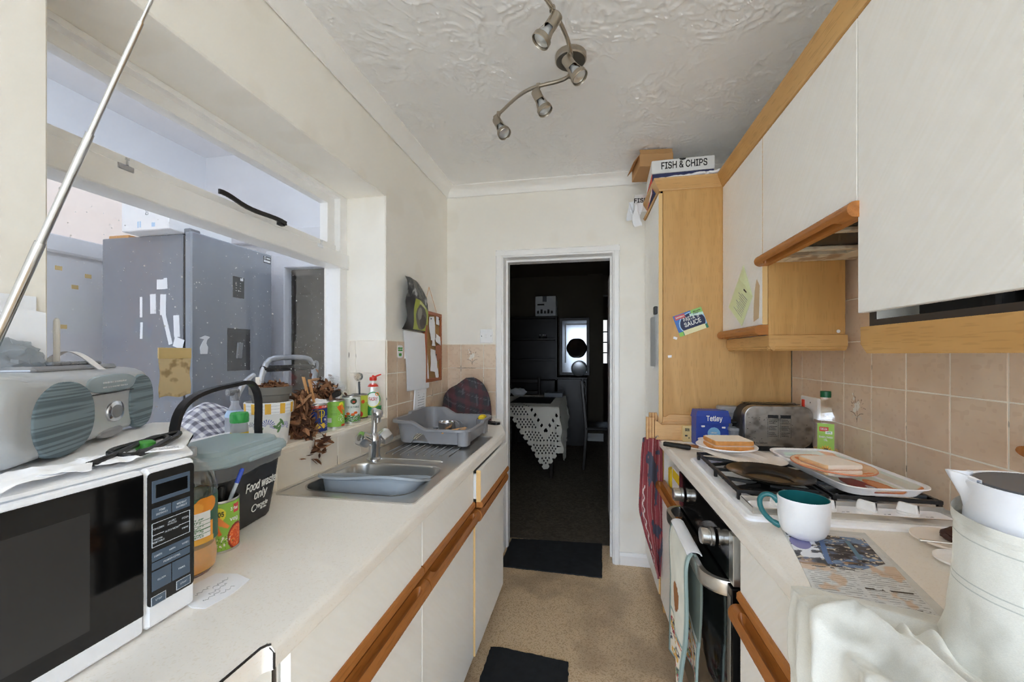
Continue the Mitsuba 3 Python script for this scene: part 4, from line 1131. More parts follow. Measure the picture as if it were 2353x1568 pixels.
def carrots(c, s, z, s0, z0, k=1.0):
    for i, (a, b, an) in enumerate(((0, 0, -1.05), (0.011, 0.010, -0.7), (-0.004, 0.006, -1.2))):
        x, y = s - s0 - a * k, z - z0 - b * k
        u, w = x * math.cos(an) + y * math.sin(an), -x * math.sin(an) + y * math.cos(an)
        on(c, (np.abs(u) < 0.017 * k) & (np.abs(w) < 0.0065 * k * (0.55 - u / (0.034 * k) * 0.9 + 0.35)), ['#e8772a', '#ef8d3d', '#db6a20'][i])


def lab_soup(s, z):
    s = s - 0.006
    c = paint(len(s), '#92bf46')
    on(c, np.hypot(s + 0.010, z - 0.080) < 0.0155, '#f4e23a')
    carrots(c, s, z, -0.012, 0.052, 0.95)
    on(c, (s > 0.021) & (s < 0.036) & (z > 0.078) & (z < 0.096), '#d24a4a')
    on(c, np.hypot((s - 0.030) / 0.020, (z - 0.028) / 0.026) < 1.1, '#8d2c20')
    d = np.hypot((s - 0.030) / 0.020, (z - 0.028) / 0.026) < 0.93
    on(c, d, '#dc5426')
    on(c, d & (vnoise(np.c_[s * 300, z * 300, z * 0]) > 0.58), '#f0884a')
    pe = vnoise(np.c_[s * 420, z * 420, z * 0 + 4], 1, 5, 1)
    on(c, (np.hypot((s + 0.006) / 0.022, (z - 0.026) / 0.014) < 1) & (pe > 0.74), '#f3f1e2')
    on(c, (np.hypot((s - 0.002) / 0.02, (z - 0.022) / 0.013) < 1) & (pe < 0.20), '#3f6a2c')
    return c


TL = np.array([-0.776, 0.737, ZT])
k, fc = tin('pen_tin', 'open green soup tin holding pens, priced £1.05, in front of the black food caddy', TL, 0.0365, 0.108, lab_soup)
wtext(k, '£1.05', 0.0095, 0.0368, TL, fc, -0.004, 0.080, '#1c1c1c', True, 0.024)
wtext(k, 'veg', 0.008, 0.0368, TL, fc, 0.028, 0.066, '#f2f2ee')
wtext(k, '3 for', 0.006, 0.0368, TL, fc, 0.029, 0.087, '#f2f2ee')


def pen(name, lab, tip, base, r, body, cap, capname):
    k = thing(name, lab, 'pen', 'pens in the green tin')
    tip, base = np.asarray(tip, float), np.asarray(base, float)
    d = tip - base
    part(k, 'barrel', tube([base, base + d * 0.8], r, 10), body, smooth=40)
    part(k, 'end', tube([base + d * 0.8, base + d * 0.97, tip], [r * 1.15, r * 1.15, r * 0.8], 10), cap, capname, smooth=40)


M('m_blue', '#3c57c0', 0.35)
M('m_penclear', '#c9d2dd', 0.25)
pen('pen', 'clear ballpoint with a blue end leaning out of the green tin', (-0.752, 0.772, 1.023), (-0.784, 0.728, 0.875), 0.004, 'm_penclear', 'm_blue', 'blue end')
pen('pen', 'thick black pen standing in the green tin', (-0.784, 0.750, 0.988), (-0.771, 0.738, 0.872), 0.0065, 'm_black', 'm_black', None)
pen('pen', 'pen with a yellow end at the left rim of the green tin', (-0.802, 0.730, 0.970), (-0.776, 0.735, 0.872), 0.005, 'm_black', 'm_yellow', 'yellow end')
# ---- envelope with handwriting
ev = one('envelope', mv(ext([(-0.634, 0.553), (-0.612, 0.556), (-0.604, 0.60), (-0.611, 0.643), (-0.650, 0.655), (-0.690, 0.648), (-0.700, 0.575)], 0.0009), (0, 0, ZT + 0.0004)), 'm_paper', 'torn white envelope with handwriting lying by the microwave corner', 'envelope')
sc_ = []
for i, (x, y, n_) in enumerate(((-0.660, 0.598, 9), (-0.652, 0.622, 11), (-0.640, 0.606, 11), (-0.632, 0.588, 10), (-0.622, 0.612, 8))):
    q_ = np.arange(n_)
    sc_.append(tube(spline(np.c_[x + 0.003 * np.sin(q_ * 2.3 + i), y - 0.018 + q_ * 0.0036 + 0.0012 * np.cos(q_ * 2.3), np.full(n_, ZT + 0.0015)], n_ * 6), 0.0003, 4))
part(ev, 'handwriting', cat(sc_), 'm_grey_plastic', smooth=False)
# ---- food waste caddy
cd = thing('food_caddy', 'black kitchen food waste caddy with a grey lid, black handle and clear liner', 'bin')
M('m_caddy', '#1b1b1d', 0.35)
M('m_caddy_lid', '#9db0b6', 0.35)
CA = math.radians(7.5)


def cady(m):
    return mv(m, (-0.8585, 0.838, ZT), math.degrees(CA))


def cring(w, d, r, z, dx=0.0):
    return r3(rrect(d, w, r, 8, (dx, 0)), z)


part(cd, 'bin', cady(loft([cring(0.185, 0.098, 0.03, 0), cring(0.193, 0.106, 0.032, 0.006), cring(0.214, 0.130, 0.036, 0.10, 0.002), cring(0.232, 0.160, 0.04, 0.16, -0.008), cring(0.236, 0.166, 0.04, 0.166, -0.010)])), 'm_caddy', smooth=35)
aa = np.arange(120) * 2 * np.pi / 120
lw = []
rg = np.random.default_rng(2)
n1 = rg.normal(0, 1, 16)
for f, z in ((0.0, 0.176), (0.3, 0.166), (0.6, 0.157), (0.85, 0.148), (1.0, 0.140)):
    b = rrd(0.166 - 0.014 * f, 0.240 - 0.010 * f, 0.044, 12, 22, (-0.008 + 0.003 * f, 0))
    th = np.arctan2(b[:, 1], b[:, 0])
    wv = sum(n1[q] * np.sin((q + 3) * th + n1[(q * 5) % 16] * 3) for q in range(9)) * 0.0010
    nz = sum(n1[q + 4] * np.sin((q + 2) * th + q) for q in range(9)) * 0.0016 * f
    g = 1 + (0.004 + wv) / 0.1
    lw.append(np.c_[b[:, 0] * (g + 0.012 * f), b[:, 1] * (g + 0.012 * f), z + nz])
part(cd, 'liner', cady(loft(lw, cap0=False, cap1=False)), 'm_bag', 'clear plastic liner folded over the rim', smooth=True)
part(cd, 'lid', cady(loft([cring(0.258, 0.186, 0.05, 0.166, -0.012), cring(0.268, 0.196, 0.054, 0.170, -0.012), cring(0.268, 0.196, 0.054, 0.178, -0.012), cring(0.258, 0.186, 0.05, 0.186, -0.012), cring(0.226, 0.156, 0.036, 0.190, -0.012), cring(0.218, 0.148, 0.033, 0.199, -0.012), cring(0.205, 0.135, 0.03, 0.202, -0.012)])), 'm_caddy_lid', smooth=30)
part(cd, 'hinge_tab', cady(bx(0.066, 0.090, -0.045, 0.075, 0.164, 0.176, 0.005)), 'm_caddy_lid')
hh = spline([(-0.012, -0.136, 0.172), (-0.012, -0.134, 0.235), (-0.012, -0.112, 0.300), (-0.010, -0.055, 0.326), (-0.010, 0.045, 0.337), (-0.010, 0.096, 0.334), (-0.011, 0.117, 0.312), (-0.012, 0.126, 0.24), (-0.012, 0.135, 0.172)], 60)
th_ = np.gradient(hh, axis=0)
th_ /= np.linalg.norm(th_, axis=1, keepdims=True)
sq = [(-0.0085, -0.0045), (0.0085, -0.0045), (0.0085, 0.0045), (-0.0085, 0.0045)]
part(cd, 'handle', cady(loft([hh[q] + np.array([(a, -th_[q, 2] * b, th_[q, 1] * b) for a, b in sq]) for q in range(60)])), 'm_caddy', smooth=40)
for y in (-0.135, 0.135):
    part(cd, 'handle_pivot', cady(bx(-0.03, 0.0, y - 0.007, y + 0.007, 0.155, 0.185, 0.004)), 'm_caddy')
M('m_text_white', '#e9e9e6', 0.6)
sl = np.array([0.0155, 0, 0.094])
sl = sl / np.linalg.norm(sl)
nrm = np.array([sl[2], 0, -sl[0]])


def face(y, s_):
    return np.array([0.053, 0, 0.006]) + sl * s_ + np.array([0, y, 0]) + nrm * 0.0009


for s_, h, y, z, w in (('Food waste', 0.021, 0.024, 0.090, 0.108), ('only', 0.021, 0.026, 0.064, 0.046), ('recycle', 0.0115, 0.038, 0.034, 0.040), ('for Hounslow' if False else 'for life', 0.005, 0.044, 0.024, 0.022)):
    part(cd, 'lettering', cady(text(s_, h, face(y, z), (0, 1, 0), sl, 0.0006, True, w=w)), 'm_text_white', smooth=False)
ag = np.linspace(0.4, 5.6, 24)
part(cd, 'emblem', cady(tube([face(0.010 + 0.0085 * math.cos(q), 0.034 + 0.0085 * math.sin(q)) for q in ag], 0.0011, 6)), 'm_text_white', 'white loop arrow emblem')
# ================================================================ window sill
SZ = WZ0 + 0.0048
LEAF = ['#6b4630', '#7d5539', '#5a3926', '#94694a', '#a27a58', '#4a2f20']


def leaves(n, place, size, seed, flatness=0.5):
    """dried curled leaves: place(rng, n) -> centres"""
    rg = np.random.default_rng(seed)
    c = place(rg, n)
    vs, fs, cs = [], [], []
    m = 7
    for k in range(n):
        l, w = size * rg.uniform(0.6, 1.5), size * rg.uniform(0.18, 0.42)
        s = np.linspace(-1, 1, m)
        half = w * (1 - s * s) ** 0.7 + 1e-5
        curl = rg.uniform(-0.8, 0.8)
        mid = np.c_[s * l / 2, np.zeros(m), curl * l * 0.25 * s * s]
        p = np.vstack([mid + np.c_[s * 0, half / 2, np.full(m, rg.uniform(-0.2, 0.5)) * half], mid, mid - np.c_[s * 0, half / 2, -np.full(m, rg.uniform(-0.2, 0.5)) * half]])
        q = rg.normal(0, 1, 4)
        q[1:3] *= flatness
        q /= np.linalg.norm(q)
        w_, x, y, z = q
        R3 = np.array([[1 - 2 * (y * y + z * z), 2 * (x * y - z * w_), 2 * (x * z + y * w_)], [2 * (x * y + z * w_), 1 - 2 * (x * x + z * z), 2 * (y * z - x * w_)], [2 * (x * z - y * w_), 2 * (y * z + x * w_), 1 - 2 * (x * x + y * y)]])
        p = p @ R3.T + c[k]
        b = 3 * m * k
        for a in range(2):
            for i in range(m - 1):
                o = b + a * m + i
                fs += [[o, o + 1, o + m + 1], [o, o + m + 1, o + m]]
        vs.append(p)
        cs.append(np.tile(L(LEAF[rg.integers(6)]) * rg.uniform(0.8, 1.3), (3 * m, 1)))
    return tri(np.vstack(vs), np.array(fs)), np.clip(np.vstack(cs), 0, 1)


# spice jar
k = thing('spice_jar', 'small clear jar with a bright green lid behind the food caddy', 'jar')
J = (-0.985, 1.000, SZ)
M('m_lid_green', '#3fae57', 0.35)
part(k, 'jar', lathe([(0, 0), (0.021, 0), (0.022, 0.004), (0.022, 0.078), (0.020, 0.086), (0.020, 0.092), (0, 0.092)], 36, J), 'm_milky', smooth=40)
part(k, 'lid', lathe([(0, 0.090), (0.0225, 0.090), (0.0235, 0.094), (0.0235, 0.111), (0.021, 0.118), (0, 0.119)], 40, J), 'm_lid_green', smooth=30)
part(k, 'label', lathe([(0.0222, 0.012), (0.0224, 0.013), (0.0224, 0.062), (0.0222, 0.063)], 36, J), 'm_yellow', 'pale yellow label', smooth=40)
# painted flower pot with a grey pot of dried leaves in it
PT = np.array([-0.992, 1.118, SZ])


def lab_pot(s, z):
    c = paint(len(s), '#eef0f2')
    band = z > 0.103
    on(c, band & (((s + 0.011) % 0.040) < 0.0165), '#e9b847')
    on(c, band & (((s + 0.011) % 0.040) >= 0.0165) & (np.abs((z - 0.103) % 0.010 - 0.005) < 0.0008), '#c9ccd2')
    on(c, np.abs(z - 0.1025) < 0.0009, '#b9bec6')
    for s0, z0, r, col, nn in ((-0.004, 0.066, 0.021, '#4a55b5', 18), (-0.055, 0.062, 0.017, '#56698a', 14), (0.052, 0.060, 0.016, '#4a55b5', 14)):
        d, a = np.hypot(s - s0, z - z0), np.arctan2(z - z0, s - s0)
        on(c, (d < r) & (d > r * 0.25) & (np.cos(a * nn) > 0.35) & (a > -0.6) & (a < 3.7), col)
    for s0, z0, an in ((0.030, 0.072, 0.7), (0.038, 0.076, 2.2), (0.030, 0.056, 1.2), (0.022, 0.060, 2.6), (-0.028, 0.055, 0.5)):
        x, y = s - s0, z - z0
        u, w = x * math.cos(an) + y * math.sin(an), -x * math.sin(an) + y * math.cos(an)
        on(c, (u / 0.013) ** 2 + (w / 0.0042) ** 2 < 1, '#5f8a5a')
    return c


k = thing('flower_pot', 'white flower pot with a yellow checked rim and painted blue flowers, on the sill', 'flower pot')
part(k, 'pot', lathe([(0, 0.001), (0.048, 0), (0.050, 0.003), (0.060, 0.100), (0.0665, 0.1015), (0.068, 0.134), (0.066, 0.137), (0.063, 0.137), (0.058, 0.10), (0.047, 0.010), (0, 0.010)], 64, PT), 'm_white', smooth=35)
m_, c_ = wrapgrid(0.0605, 0.004, 0.101, PT, lab_pot, 260, 110)
v_ = np.array(m_.vertices)
zz = v_[:, 2] - PT[2]
sc_ = (0.0506 + 0.0102 * (zz - 0.003) / 0.097) / 0.0605
v_[:, :2] = PT[:2] + (v_[:, :2] - PT[:2]) * sc_[:, None]
part(k, 'painted_flowers', tri(v_, m_.faces), 'm_print', smooth=True, color=c_)
m_, c_ = wrapgrid(0.0675, 0.103, 0.1345, PT, lab_pot, 260, 40)
v_ = np.array(m_.vertices)
zz = v_[:, 2] - PT[2]
v_[:, :2] = PT[:2] + (v_[:, :2] - PT[:2]) * ((0.0670 + 0.0014 * (zz - 0.102) / 0.032) / 0.0675)[:, None]
part(k, 'rim_band', tri(v_, m_.faces), 'm_print', 'yellow and white checked band', smooth=True, color=c_)
M('m_grey_pot', '#6f6c66', 0.6)
GP = PT + (0.004, 0.002, 0.103)
k = thing('plastic_pot', 'grey plastic plant pot standing in the painted flower pot', 'plant pot')
part(k, 'pot', lathe([(0, 0), (0.044, 0), (0.053, 0.055), (0.058, 0.057), (0.060, 0.080), (0.0575, 0.0805), (0.0525, 0.062), (0.043, 0.012), (0, 0.012)], 56, GP), 'm_grey_pot', smooth=35)


def in_pot(rg, n):
    a, r = rg.uniform(0, 2 * np.pi, n), 0.044 * np.sqrt(rg.random(n))
    return np.c_[GP[0] + 0.006 + r * np.cos(a), GP[1] + r * np.sin(a), GP[2] + 0.066 + 0.026 * rg.random(n) * (1 - (r / 0.06) ** 2)]


m_, c_ = leaves(260, in_pot, 0.026, 1, 0.4)
one('dried_leaves', m_, 'm_print_matt', 'dry brown leaves heaped in the grey plastic pot', 'dried leaves', smooth=True, color=c_, kind='stuff')
one('plant_label', mv(bx(-0.006, 0.006, -0.001, 0.001, 0, 0.10, 0.0006), GP + (-0.004, -0.048, 0.012), 40, -6), 'm_tile_pale', 'cream plant label stuck in the grey plastic pot', 'plant label')


def heap(rg, n):
    z = rg.random(n) ** 1.4
    y = 1.236 + rg.normal(0, 0.020, n) * (1.15 - z * 0.5)
    x = -0.966 + rg.normal(0, 0.018, n) * (1.2 - 0.5 * z)
    return np.c_[np.minimum(x, -0.915), np.clip(y, 1.20, 1.275), SZ + 0.008 + 0.135 * z]


m_, c_ = leaves(420, heap, 0.040, 2, 0.9)
one('dried_leaves', m_, 'm_print_matt', 'tall tangle of dead brown leaves between the painted pot and the blue tin', 'dried leaves', smooth=True, color=c_, kind='stuff')
m_, c_ = leaves(26, lambda rg, n: np.c_[np.full(n, -0.917) + rg.normal(0, 0.003, n), 1.255 + rg.normal(0, 0.03, n), SZ - 0.035 + rg.normal(0, 0.018, n)], 0.050, 3, 3.0)
one('dried_leaves', m_, 'm_print_matt', 'loose brown leaves hanging over the front of the sill', 'dried leaves', smooth=True, color=c_, kind='stuff')


# tins in their row
def lab_blue(s, z):
    c = paint(len(s), '#24357f')
    on(c, z > 0.089, '#e24a30')
    on(c, np.hypot((s - 0.006) / 0.0105, (z - 0.026) / 0.010) < 1, '#ecc84f')
    on(c, np.hypot((s - 0.024) / 0.0105, (z - 0.026) / 0.010) < 1, '#e8c047')
    on(c, np.abs((s - 0.0145) + (z - 0.026) * 0.8) < 0.0022, '#24357f')
    on(c, np.hypot(s - 0.006, z - 0.026) < 0.003, '#24357f')
    on(c, (s > 0.030) & (z > 0.018) & (z < 0.060) & ((z * 1000 % 7) < 3), '#8a86b0')
    return c


def lab_green(s, z):
    c = paint(len(s), '#8cc24b')
    on(c, np.hypot(s - 0.026, z - 0.088) < 0.011, '#ece23c')
    carrots(c, s, z, 0.024, 0.066, 0.9)
    pe = vnoise(np.c_[s * 420, z * 420, z * 0 + 4], 1, 5, 1)
    on(c, (np.hypot((s - 0.024) / 0.014, (z - 0.038) / 0.014) < 1) & (pe > 0.66), '#dfe6cf')
    on(c, (s < -0.012) & (s > -0.028) & (z > 0.022) & (z < 0.040), '#dfe3d6')
    on(c, (s > -0.016) & (s < 0.008) & (z > 0.05) & (z < 0.09) & ((z * 1000 % 5) < 1.2), '#6f9f3c')
    on(c, (s > 0.026) & (z < 0.014), '#c8502a')
    return c


def lab_veg(s, z):
    c = paint(len(s), '#dfe3dc')
    on(c, np.hypot((s - 0.010) / 0.013, (z - 0.090) / 0.012) < 1, '#33452b')
    on(c, np.hypot((s - 0.010) / 0.006, (z - 0.088) / 0.004) < 1, '#b8452f')
    x = vnoise(np.c_[s * 140, z * 260, z * 0 + 2], 1, 8, 2)
    on(c, (z < 0.036) & (x > 0.45), '#5d8f45')
    on(c, (z < 0.032) & (x < 0.36), '#2f5a2c')
    for a, b in ((-0.012, 0.040), (0.006, 0.036), (-0.024, 0.030), (0.018, 0.043)):
        on(c, np.hypot((s - a) / 0.008, (z - b) / 0.0055) < 1, '#e0692d')
    return c


def lab_lime(s, z):
    c = paint(len(s), '#a5c94a')
    on(c, z > 0.075, '#cfdc4c')
    on(c, np.hypot(s - 0.004, z - 0.025) < 0.012, '#c63a26')
    on(c, np.hypot(s - 0.016, z - 0.078) < 0.008, '#e1602e')
    on(c, np.hypot(s - 0.002, z - 0.085) < 0.004, '#2c2c22')
    on(c, z < 0.010, '#4b3a30')
    return c


k, fc = tin('blue_tin', 'blue tin with a red top band and big curly letter P', (-0.985, 1.333, SZ), 0.0375, 0.104, lab_blue)
r_ = 0.0377
pl_ = spline([(0.008, 0.079, 0), (0.016, 0.083, 0), (0.026, 0.080, 0), (0.029, 0.070, 0), (0.025, 0.060, 0), (0.015, 0.057, 0)], 30)
bent = lambda pts, r: np.c_[-0.985 + r * np.cos(fc + pts[:, 0] / r_), 1.333 + r * np.sin(fc + pts[:, 0] / r_), SZ + pts[:, 1]]
part(k, 'letter', cat(tube(bent(pl_, r_), 0.0013, 8), tube(bent(spline([(0.018, 0.081, 0), (0.0175, 0.06, 0), (0.018, 0.038, 0)], 14), r_), 0.002, 8), tube(bent(spline([(0.011, 0.066, 0), (0.012, 0.056, 0), (0.020, 0.063, 0), (0.024, 0.070, 0)], 14), r_), 0.0010, 6)), 'm_yellow', 'yellow curly letter P', smooth=40)
wtext(k, '£1.09', 0.006, r_, (-0.985, 1.333, SZ), fc, -0.004, 0.0935, '#f2f2ee', True)
wtext(k, '£1.09', 0.006, r_, (-0.985, 1.333, SZ), fc, 0.030, 0.0935, '#f2f2ee', True)
wtext(k, 'Pe', 0.007, r_, (-0.985, 1.333, SZ), fc, 0.033, 0.047, '#f2f2ee', True)
M('m_peg', '#d3a06a', 0.6)
for i, (a, b, r) in enumerate((((-0.985, 1.325, SZ + 0.03), (-0.988, 1.268, SZ + 0.205), 0.0045), ((-0.975, 1.333, SZ + 0.03), (-0.978, 1.285, SZ + 0.195), 0.004))):
    a, b = np.array(a), np.array(b)
    one('wooden_peg', loft([p + np.array([(-r, -r * .6, 0), (r, -r * .6, 0), (r, r * .6, 0), (-r, r * .6, 0)]) for p in np.linspace(a, b, 6)]), 'm_peg', ['wooden stick standing in the blue tin, the taller one', 'wooden stick in the blue tin, the shorter darker side one'][i], 'stick')
one('torn_wrapper', crumple((-0.985, 1.335, SZ + 0.108), (0.033, 0.033, 0.012), 9, 12, 0.5), 'm_paper', 'crumpled pale wrapper in the mouth of the blue tin', 'wrapper')
k, fc = tin('green_tin', 'green soup tin with carrots on the label, next to the blue tin on the sill', (-0.983, 1.440, SZ), 0.0365, 0.107, lab_green)
tin('vegetable_tin', 'white vegetable soup tin with orange and green pictures, between two green tins', (-0.985, 1.555, SZ), 0.037, 0.112, lab_veg)
wtext('vegetable_tin', 'VEGETABLE', 0.0078, 0.0372, (-0.985, 1.555, SZ), math.atan2(-1.555, 0.985), 0.008, 0.066, '#2f5a4c', False, 0.052)
k, fc = tin('lime_tin', 'lime green tin holding the dish brush, beside the washing-up liquid', (-1.000, 1.640, SZ), 0.036, 0.110, lab_lime)
one('tin_lid', mv(lathe([(0, 0), (0.036, 0), (0.038, 0.003), (0.038, 0.020), (0.034, 0.024), (0, 0.024)], 36), (-1.035, 1.500, SZ + 0.107), 0, 12, -14), 'm_dark', 'dark round lid lying behind the green tin among leaves', 'lid')
m_, c_ = leaves(170, lambda rg, n: np.c_[-1.035 + rg.normal(0, 0.020, n), 1.42 + rg.normal(0, 0.045, n), SZ + 0.10 + np.abs(rg.normal(0, 0.038, n))], 0.040, 6, 0.9)
one('dried_leaves', m_, 'm_print_matt', 'curled brown leaves rising behind the blue and green tins', 'dried leaves', smooth=True, color=c_, kind='stuff')
k = thing('leaf_pot', 'dark plant pot of dead leaves mostly hidden behind the tins', 'plant pot')
part(k, 'pot', lathe([(0, 0), (0.042, 0), (0.052, 0.10), (0.056, 0.102), (0.056, 0.112), (0.050, 0.112), (0.04, 0.01), (0, 0.01)], 40, (-1.055, 1.43, SZ)), 'm_grey_pot', smooth=35)
# bottle brush and dish brush
M('m_bristle', '#e9ebec', 0.7)


def bristles(a, b, r, n, seed, th=0.0004, tilt=0.2):
    rg = np.random.default_rng(seed)
    a, b = np.asarray(a), np.asarray(b)
    d = (b - a) / np.linalg.norm(b - a)
    ms = []
    for i in range(n):
        w = rg.normal(0, 1, 3)
        w -= d * (w @ d) * (1 - tilt)
        w /= np.linalg.norm(w)
        p = a + (b - a) * rg.random()
        q = p + w * r * rg.uniform(0.85, 1.0)
        u = np.cross(w, d)
        u /= np.linalg.norm(u) + 1e-9
        v3 = np.cross(w, u)
        ms.append(np.vstack([p + th * (math.cos(c) * u + math.sin(c) * v3) for c in (0, 2.1, 4.2)] + [q + th * 0.6 * (math.cos(c) * u + math.sin(c) * v3) for c in (0, 2.1, 4.2)]))
    f = np.array([[0, 1, 4], [0, 4, 3], [1, 2, 5], [1, 5, 4], [2, 0, 3], [2, 3, 5], [3, 4, 5]])
    return tri(np.vstack(ms), np.vstack([f + 6 * i for i in range(n)]))


k = thing('bottle_brush', 'white bottle brush leaning behind the vegetable tin', 'brush')
part(k, 'wire', tube([(-0.985, 1.565, SZ + 0.03), (-1.012, 1.538, SZ + 0.118), (-1.055, 1.505, SZ + 0.192)], 0.002, 8), 'm_steel')
part(k, 'bristles', bristles((-1.018, 1.535, SZ + 0.125), (-1.055, 1.505, SZ + 0.190), 0.034, 700, 4), 'm_bristle', 'white bristles', smooth=False, kind='stuff')
k = thing('dish_brush', 'dish brush with a worn white head standing in the lime tin', 'brush')
M('m_brush_grey', '#54585c', 0.35)
part(k, 'handle', tube([(-0.998, 1.645, SZ + 0.012), (-0.995, 1.635, SZ + 0.10), (-0.990, 1.622, SZ + 0.165)], [0.005, 0.004, 0.0045], 10), 'm_brush_grey')
part(k, 'head', mv(lathe([(0, -0.004), (0.016, -0.003), (0.018, 0.002), (0.015, 0.007), (0, 0.008)], 30), (-0.988, 1.620, SZ + 0.186), 0, 78), 'm_brush_grey')
part(k, 'bristles', bristles((-0.990, 1.612, SZ + 0.180), (-0.988, 1.608, SZ + 0.196), 0.019, 500, 6, 0.0006, 0.6), 'm_tile_pale', 'worn off-white bristles', smooth=False, kind='stuff')
# washing-up liquid
wl_ = thing('washing_up_liquid', 'clear bottle of green washing-up liquid with a red cap, on the sill', 'bottle')
WB = np.array([-0.962, 1.690, SZ])
WA = math.degrees(math.atan2(-1.69, 0.962)) + 90
M('m_red', '#dd3a2a', 0.35)
M('m_liquid', '#1f8a43', 0.2)
outl = [(0.030, 0.017, 0), (0.034, 0.020, 0.004), (0.037, 0.022, 0.03), (0.038, 0.0225, 0.07), (0.036, 0.021, 0.100), (0.030, 0.018, 0.126), (0.021, 0.014, 0.146), (0.0135, 0.012, 0.158), (0.0125, 0.0120, 0.168)]
part(wl_, 'body', mv(loft([r3(np.c_[a * np.cos(t), b * np.sin(t)], z) for a, b, z in outl]), WB, WA), 'm_clear', smooth=50)
part(wl_, 'liquid', mv(loft([r3(np.c_[(a - .0015) * np.cos(t), (b - .0015) * np.sin(t)], z) for a, b, z in ((0.030, 0.017, 0.012), (0.0345, 0.020, 0.016), (0.037, 0.022, 0.03), (0.0378, 0.0223, 0.052))]), WB, WA), 'm_liquid', 'green liquid', smooth=50)
part(wl_, 'cap', mv(cat(lathe([(0, 0.166), (0.0145, 0.166), (0.0155, 0.168), (0.0155, 0.180), (0.010, 0.183), (0.005, 0.184), (0.004, 0.190), (0, 0.190)], 30), tube([(0.006, 0.004, 0.182), (0.020, 0.002, 0.188), (0.034, 0, 0.193)], [0.004, 0.0035, 0.003], 8)), WB, WA), 'm_red', 'red flip cap')
part(wl_, 'collar', mv(lathe([(0.0135, 0.152), (0.0195, 0.146), (0.0240, 0.139), (0.0225, 0.139)], 30, (0, 0, 0)).apply_transform(np.diag([1, 0.78, 1, 1])), WB, WA), 'm_red')


def lab_fairy(x, y):
    d = np.hypot(x, y)
    c = paint(len(x), '#2d8a4a')
    on(c, d < 0.0265, '#f3f6f4')
    on(c, (d > 0.0265) & (y < -0.008), '#c9d84b')
    on(c, (d > 0.0265) & (y < -0.008) & (np.abs(x + y * 0.3) < 0.008), '#e9d94a')
    return c


g_ = np.linspace(0, 1, 26)
aa_, rr_ = np.meshgrid(np.linspace(0, 2 * np.pi, 61), np.linspace(0.0001, 0.031, 20), indexing='ij')
x_, y_ = (rr_ * np.cos(aa_)).ravel(), (rr_ * np.sin(aa_)).ravel() * 1.12


def front(x, y, o=0.0006):
    """front of the bottle at width x, height y over its label middle"""
    z = 0.082 + y
    a = np.interp(z, [q[2] for q in outl], [q[0] for q in outl])
    b = np.interp(z, [q[2] for q in outl], [q[1] for q in outl])
    return np.c_[x, -(b * np.sqrt(np.maximum(1 - (x / a) ** 2, 0.02)) + o), z]


i, j = np.meshgrid(np.arange(60), np.arange(19), indexing='ij')
i, j = i.ravel(), j.ravel()
part(wl_, 'label', mv(tri(front(x_, y_), np.stack([i * 20 + j, (i + 1) * 20 + j, (i + 1) * 20 + j + 1, i * 20 + j + 1], 1)), WB, WA), 'm_print', 'round white label ringed in green', smooth=True, color=lab_fairy(x_, y_ / 1.12))
M('m_text_red', '#b32d34', 0.5)
fm = flat('FAIRY', 0.014, 0.0004, True, 0.036)
fv = np.array(fm.vertices)
part(wl_, 'lettering', mv(tri(front(fv[:, 0], fv[:, 1] + 0.001, 0.0012 + 0 * fv[:, 2]), fm.faces), WB, WA), 'm_text_red', 'red lettering', smooth=False)
M('m_orange_print', '#ea8636', 0.5)
part(wl_, 'orange_spot', mv(tri(front(0.017 + 0.008 * np.cos(t), 0.024 + 0.008 * np.sin(t), 0.0011), [[0, q, q + 1] for q in range(1, 47)]), WB, WA), 'm_orange_print', 'orange picture spot', smooth=False)

# ================================================================ in and on the sink
M('m_bowl', '#9aa3ab', 0.4)
rb = []
for w, d, r, z in ((0.27, 0.21, 0.05, 0.800), (0.285, 0.225, 0.055, 0.803), (0.325, 0.262, 0.06, 0.880), (0.330, 0.266, 0.06, 0.888), (0.352, 0.288, 0.07, 0.892), (0.356, 0.292, 0.07, 0.889), (0.354, 0.290, 0.07, 0.896), (0.330, 0.266, 0.06, 0.895), (0.318, 0.256, 0.058, 0.884), (0.278, 0.218, 0.05, 0.808), (0.20, 0.15, 0.05, 0.805)):
    rb.append(r3(rrd(w, d, r, 10, 14, (-0.690, 1.282)), z))
rb = [np.c_[q[:, :2], q[:, 2] + (0.006 * np.sin((q[:, 0] + 0.69) * 17) if k_ in (3, 4, 5, 6, 7) else 0)] for k_, q in enumerate(rb)]
rb = mv(mv(loft(rb), (0.690, -1.138, -0.893)), (-0.690, 1.138, 0.897), 0, -15)
one('washing_up_bowl', rb, 'm_bowl', 'grey plastic washing-up bowl standing in the sink', 'bowl', smooth=40)
# ---- dish drainer
dd = thing('dish_drainer', 'grey plastic dish drainer with a wavy rim on the ribbed steel drainer', 'dish rack')
RC = (-0.695, 1.895)


def wave(x):
    q = np.clip((x - (-0.785)) / 0.085, 0, 1)
    return 0.976 - 0.034 * (q * q * (3 - 2 * q))


def dring(w, d, r, f, up=0.0):
    b = rrd(w, d, r, 8, 26, RC)
    zt = wave(b[:, 0]) + np.where(b[:, 1] > RC[1], 0.010, 0.0)
    return np.c_[b, 0.874 + (zt - 0.874) * f + up]


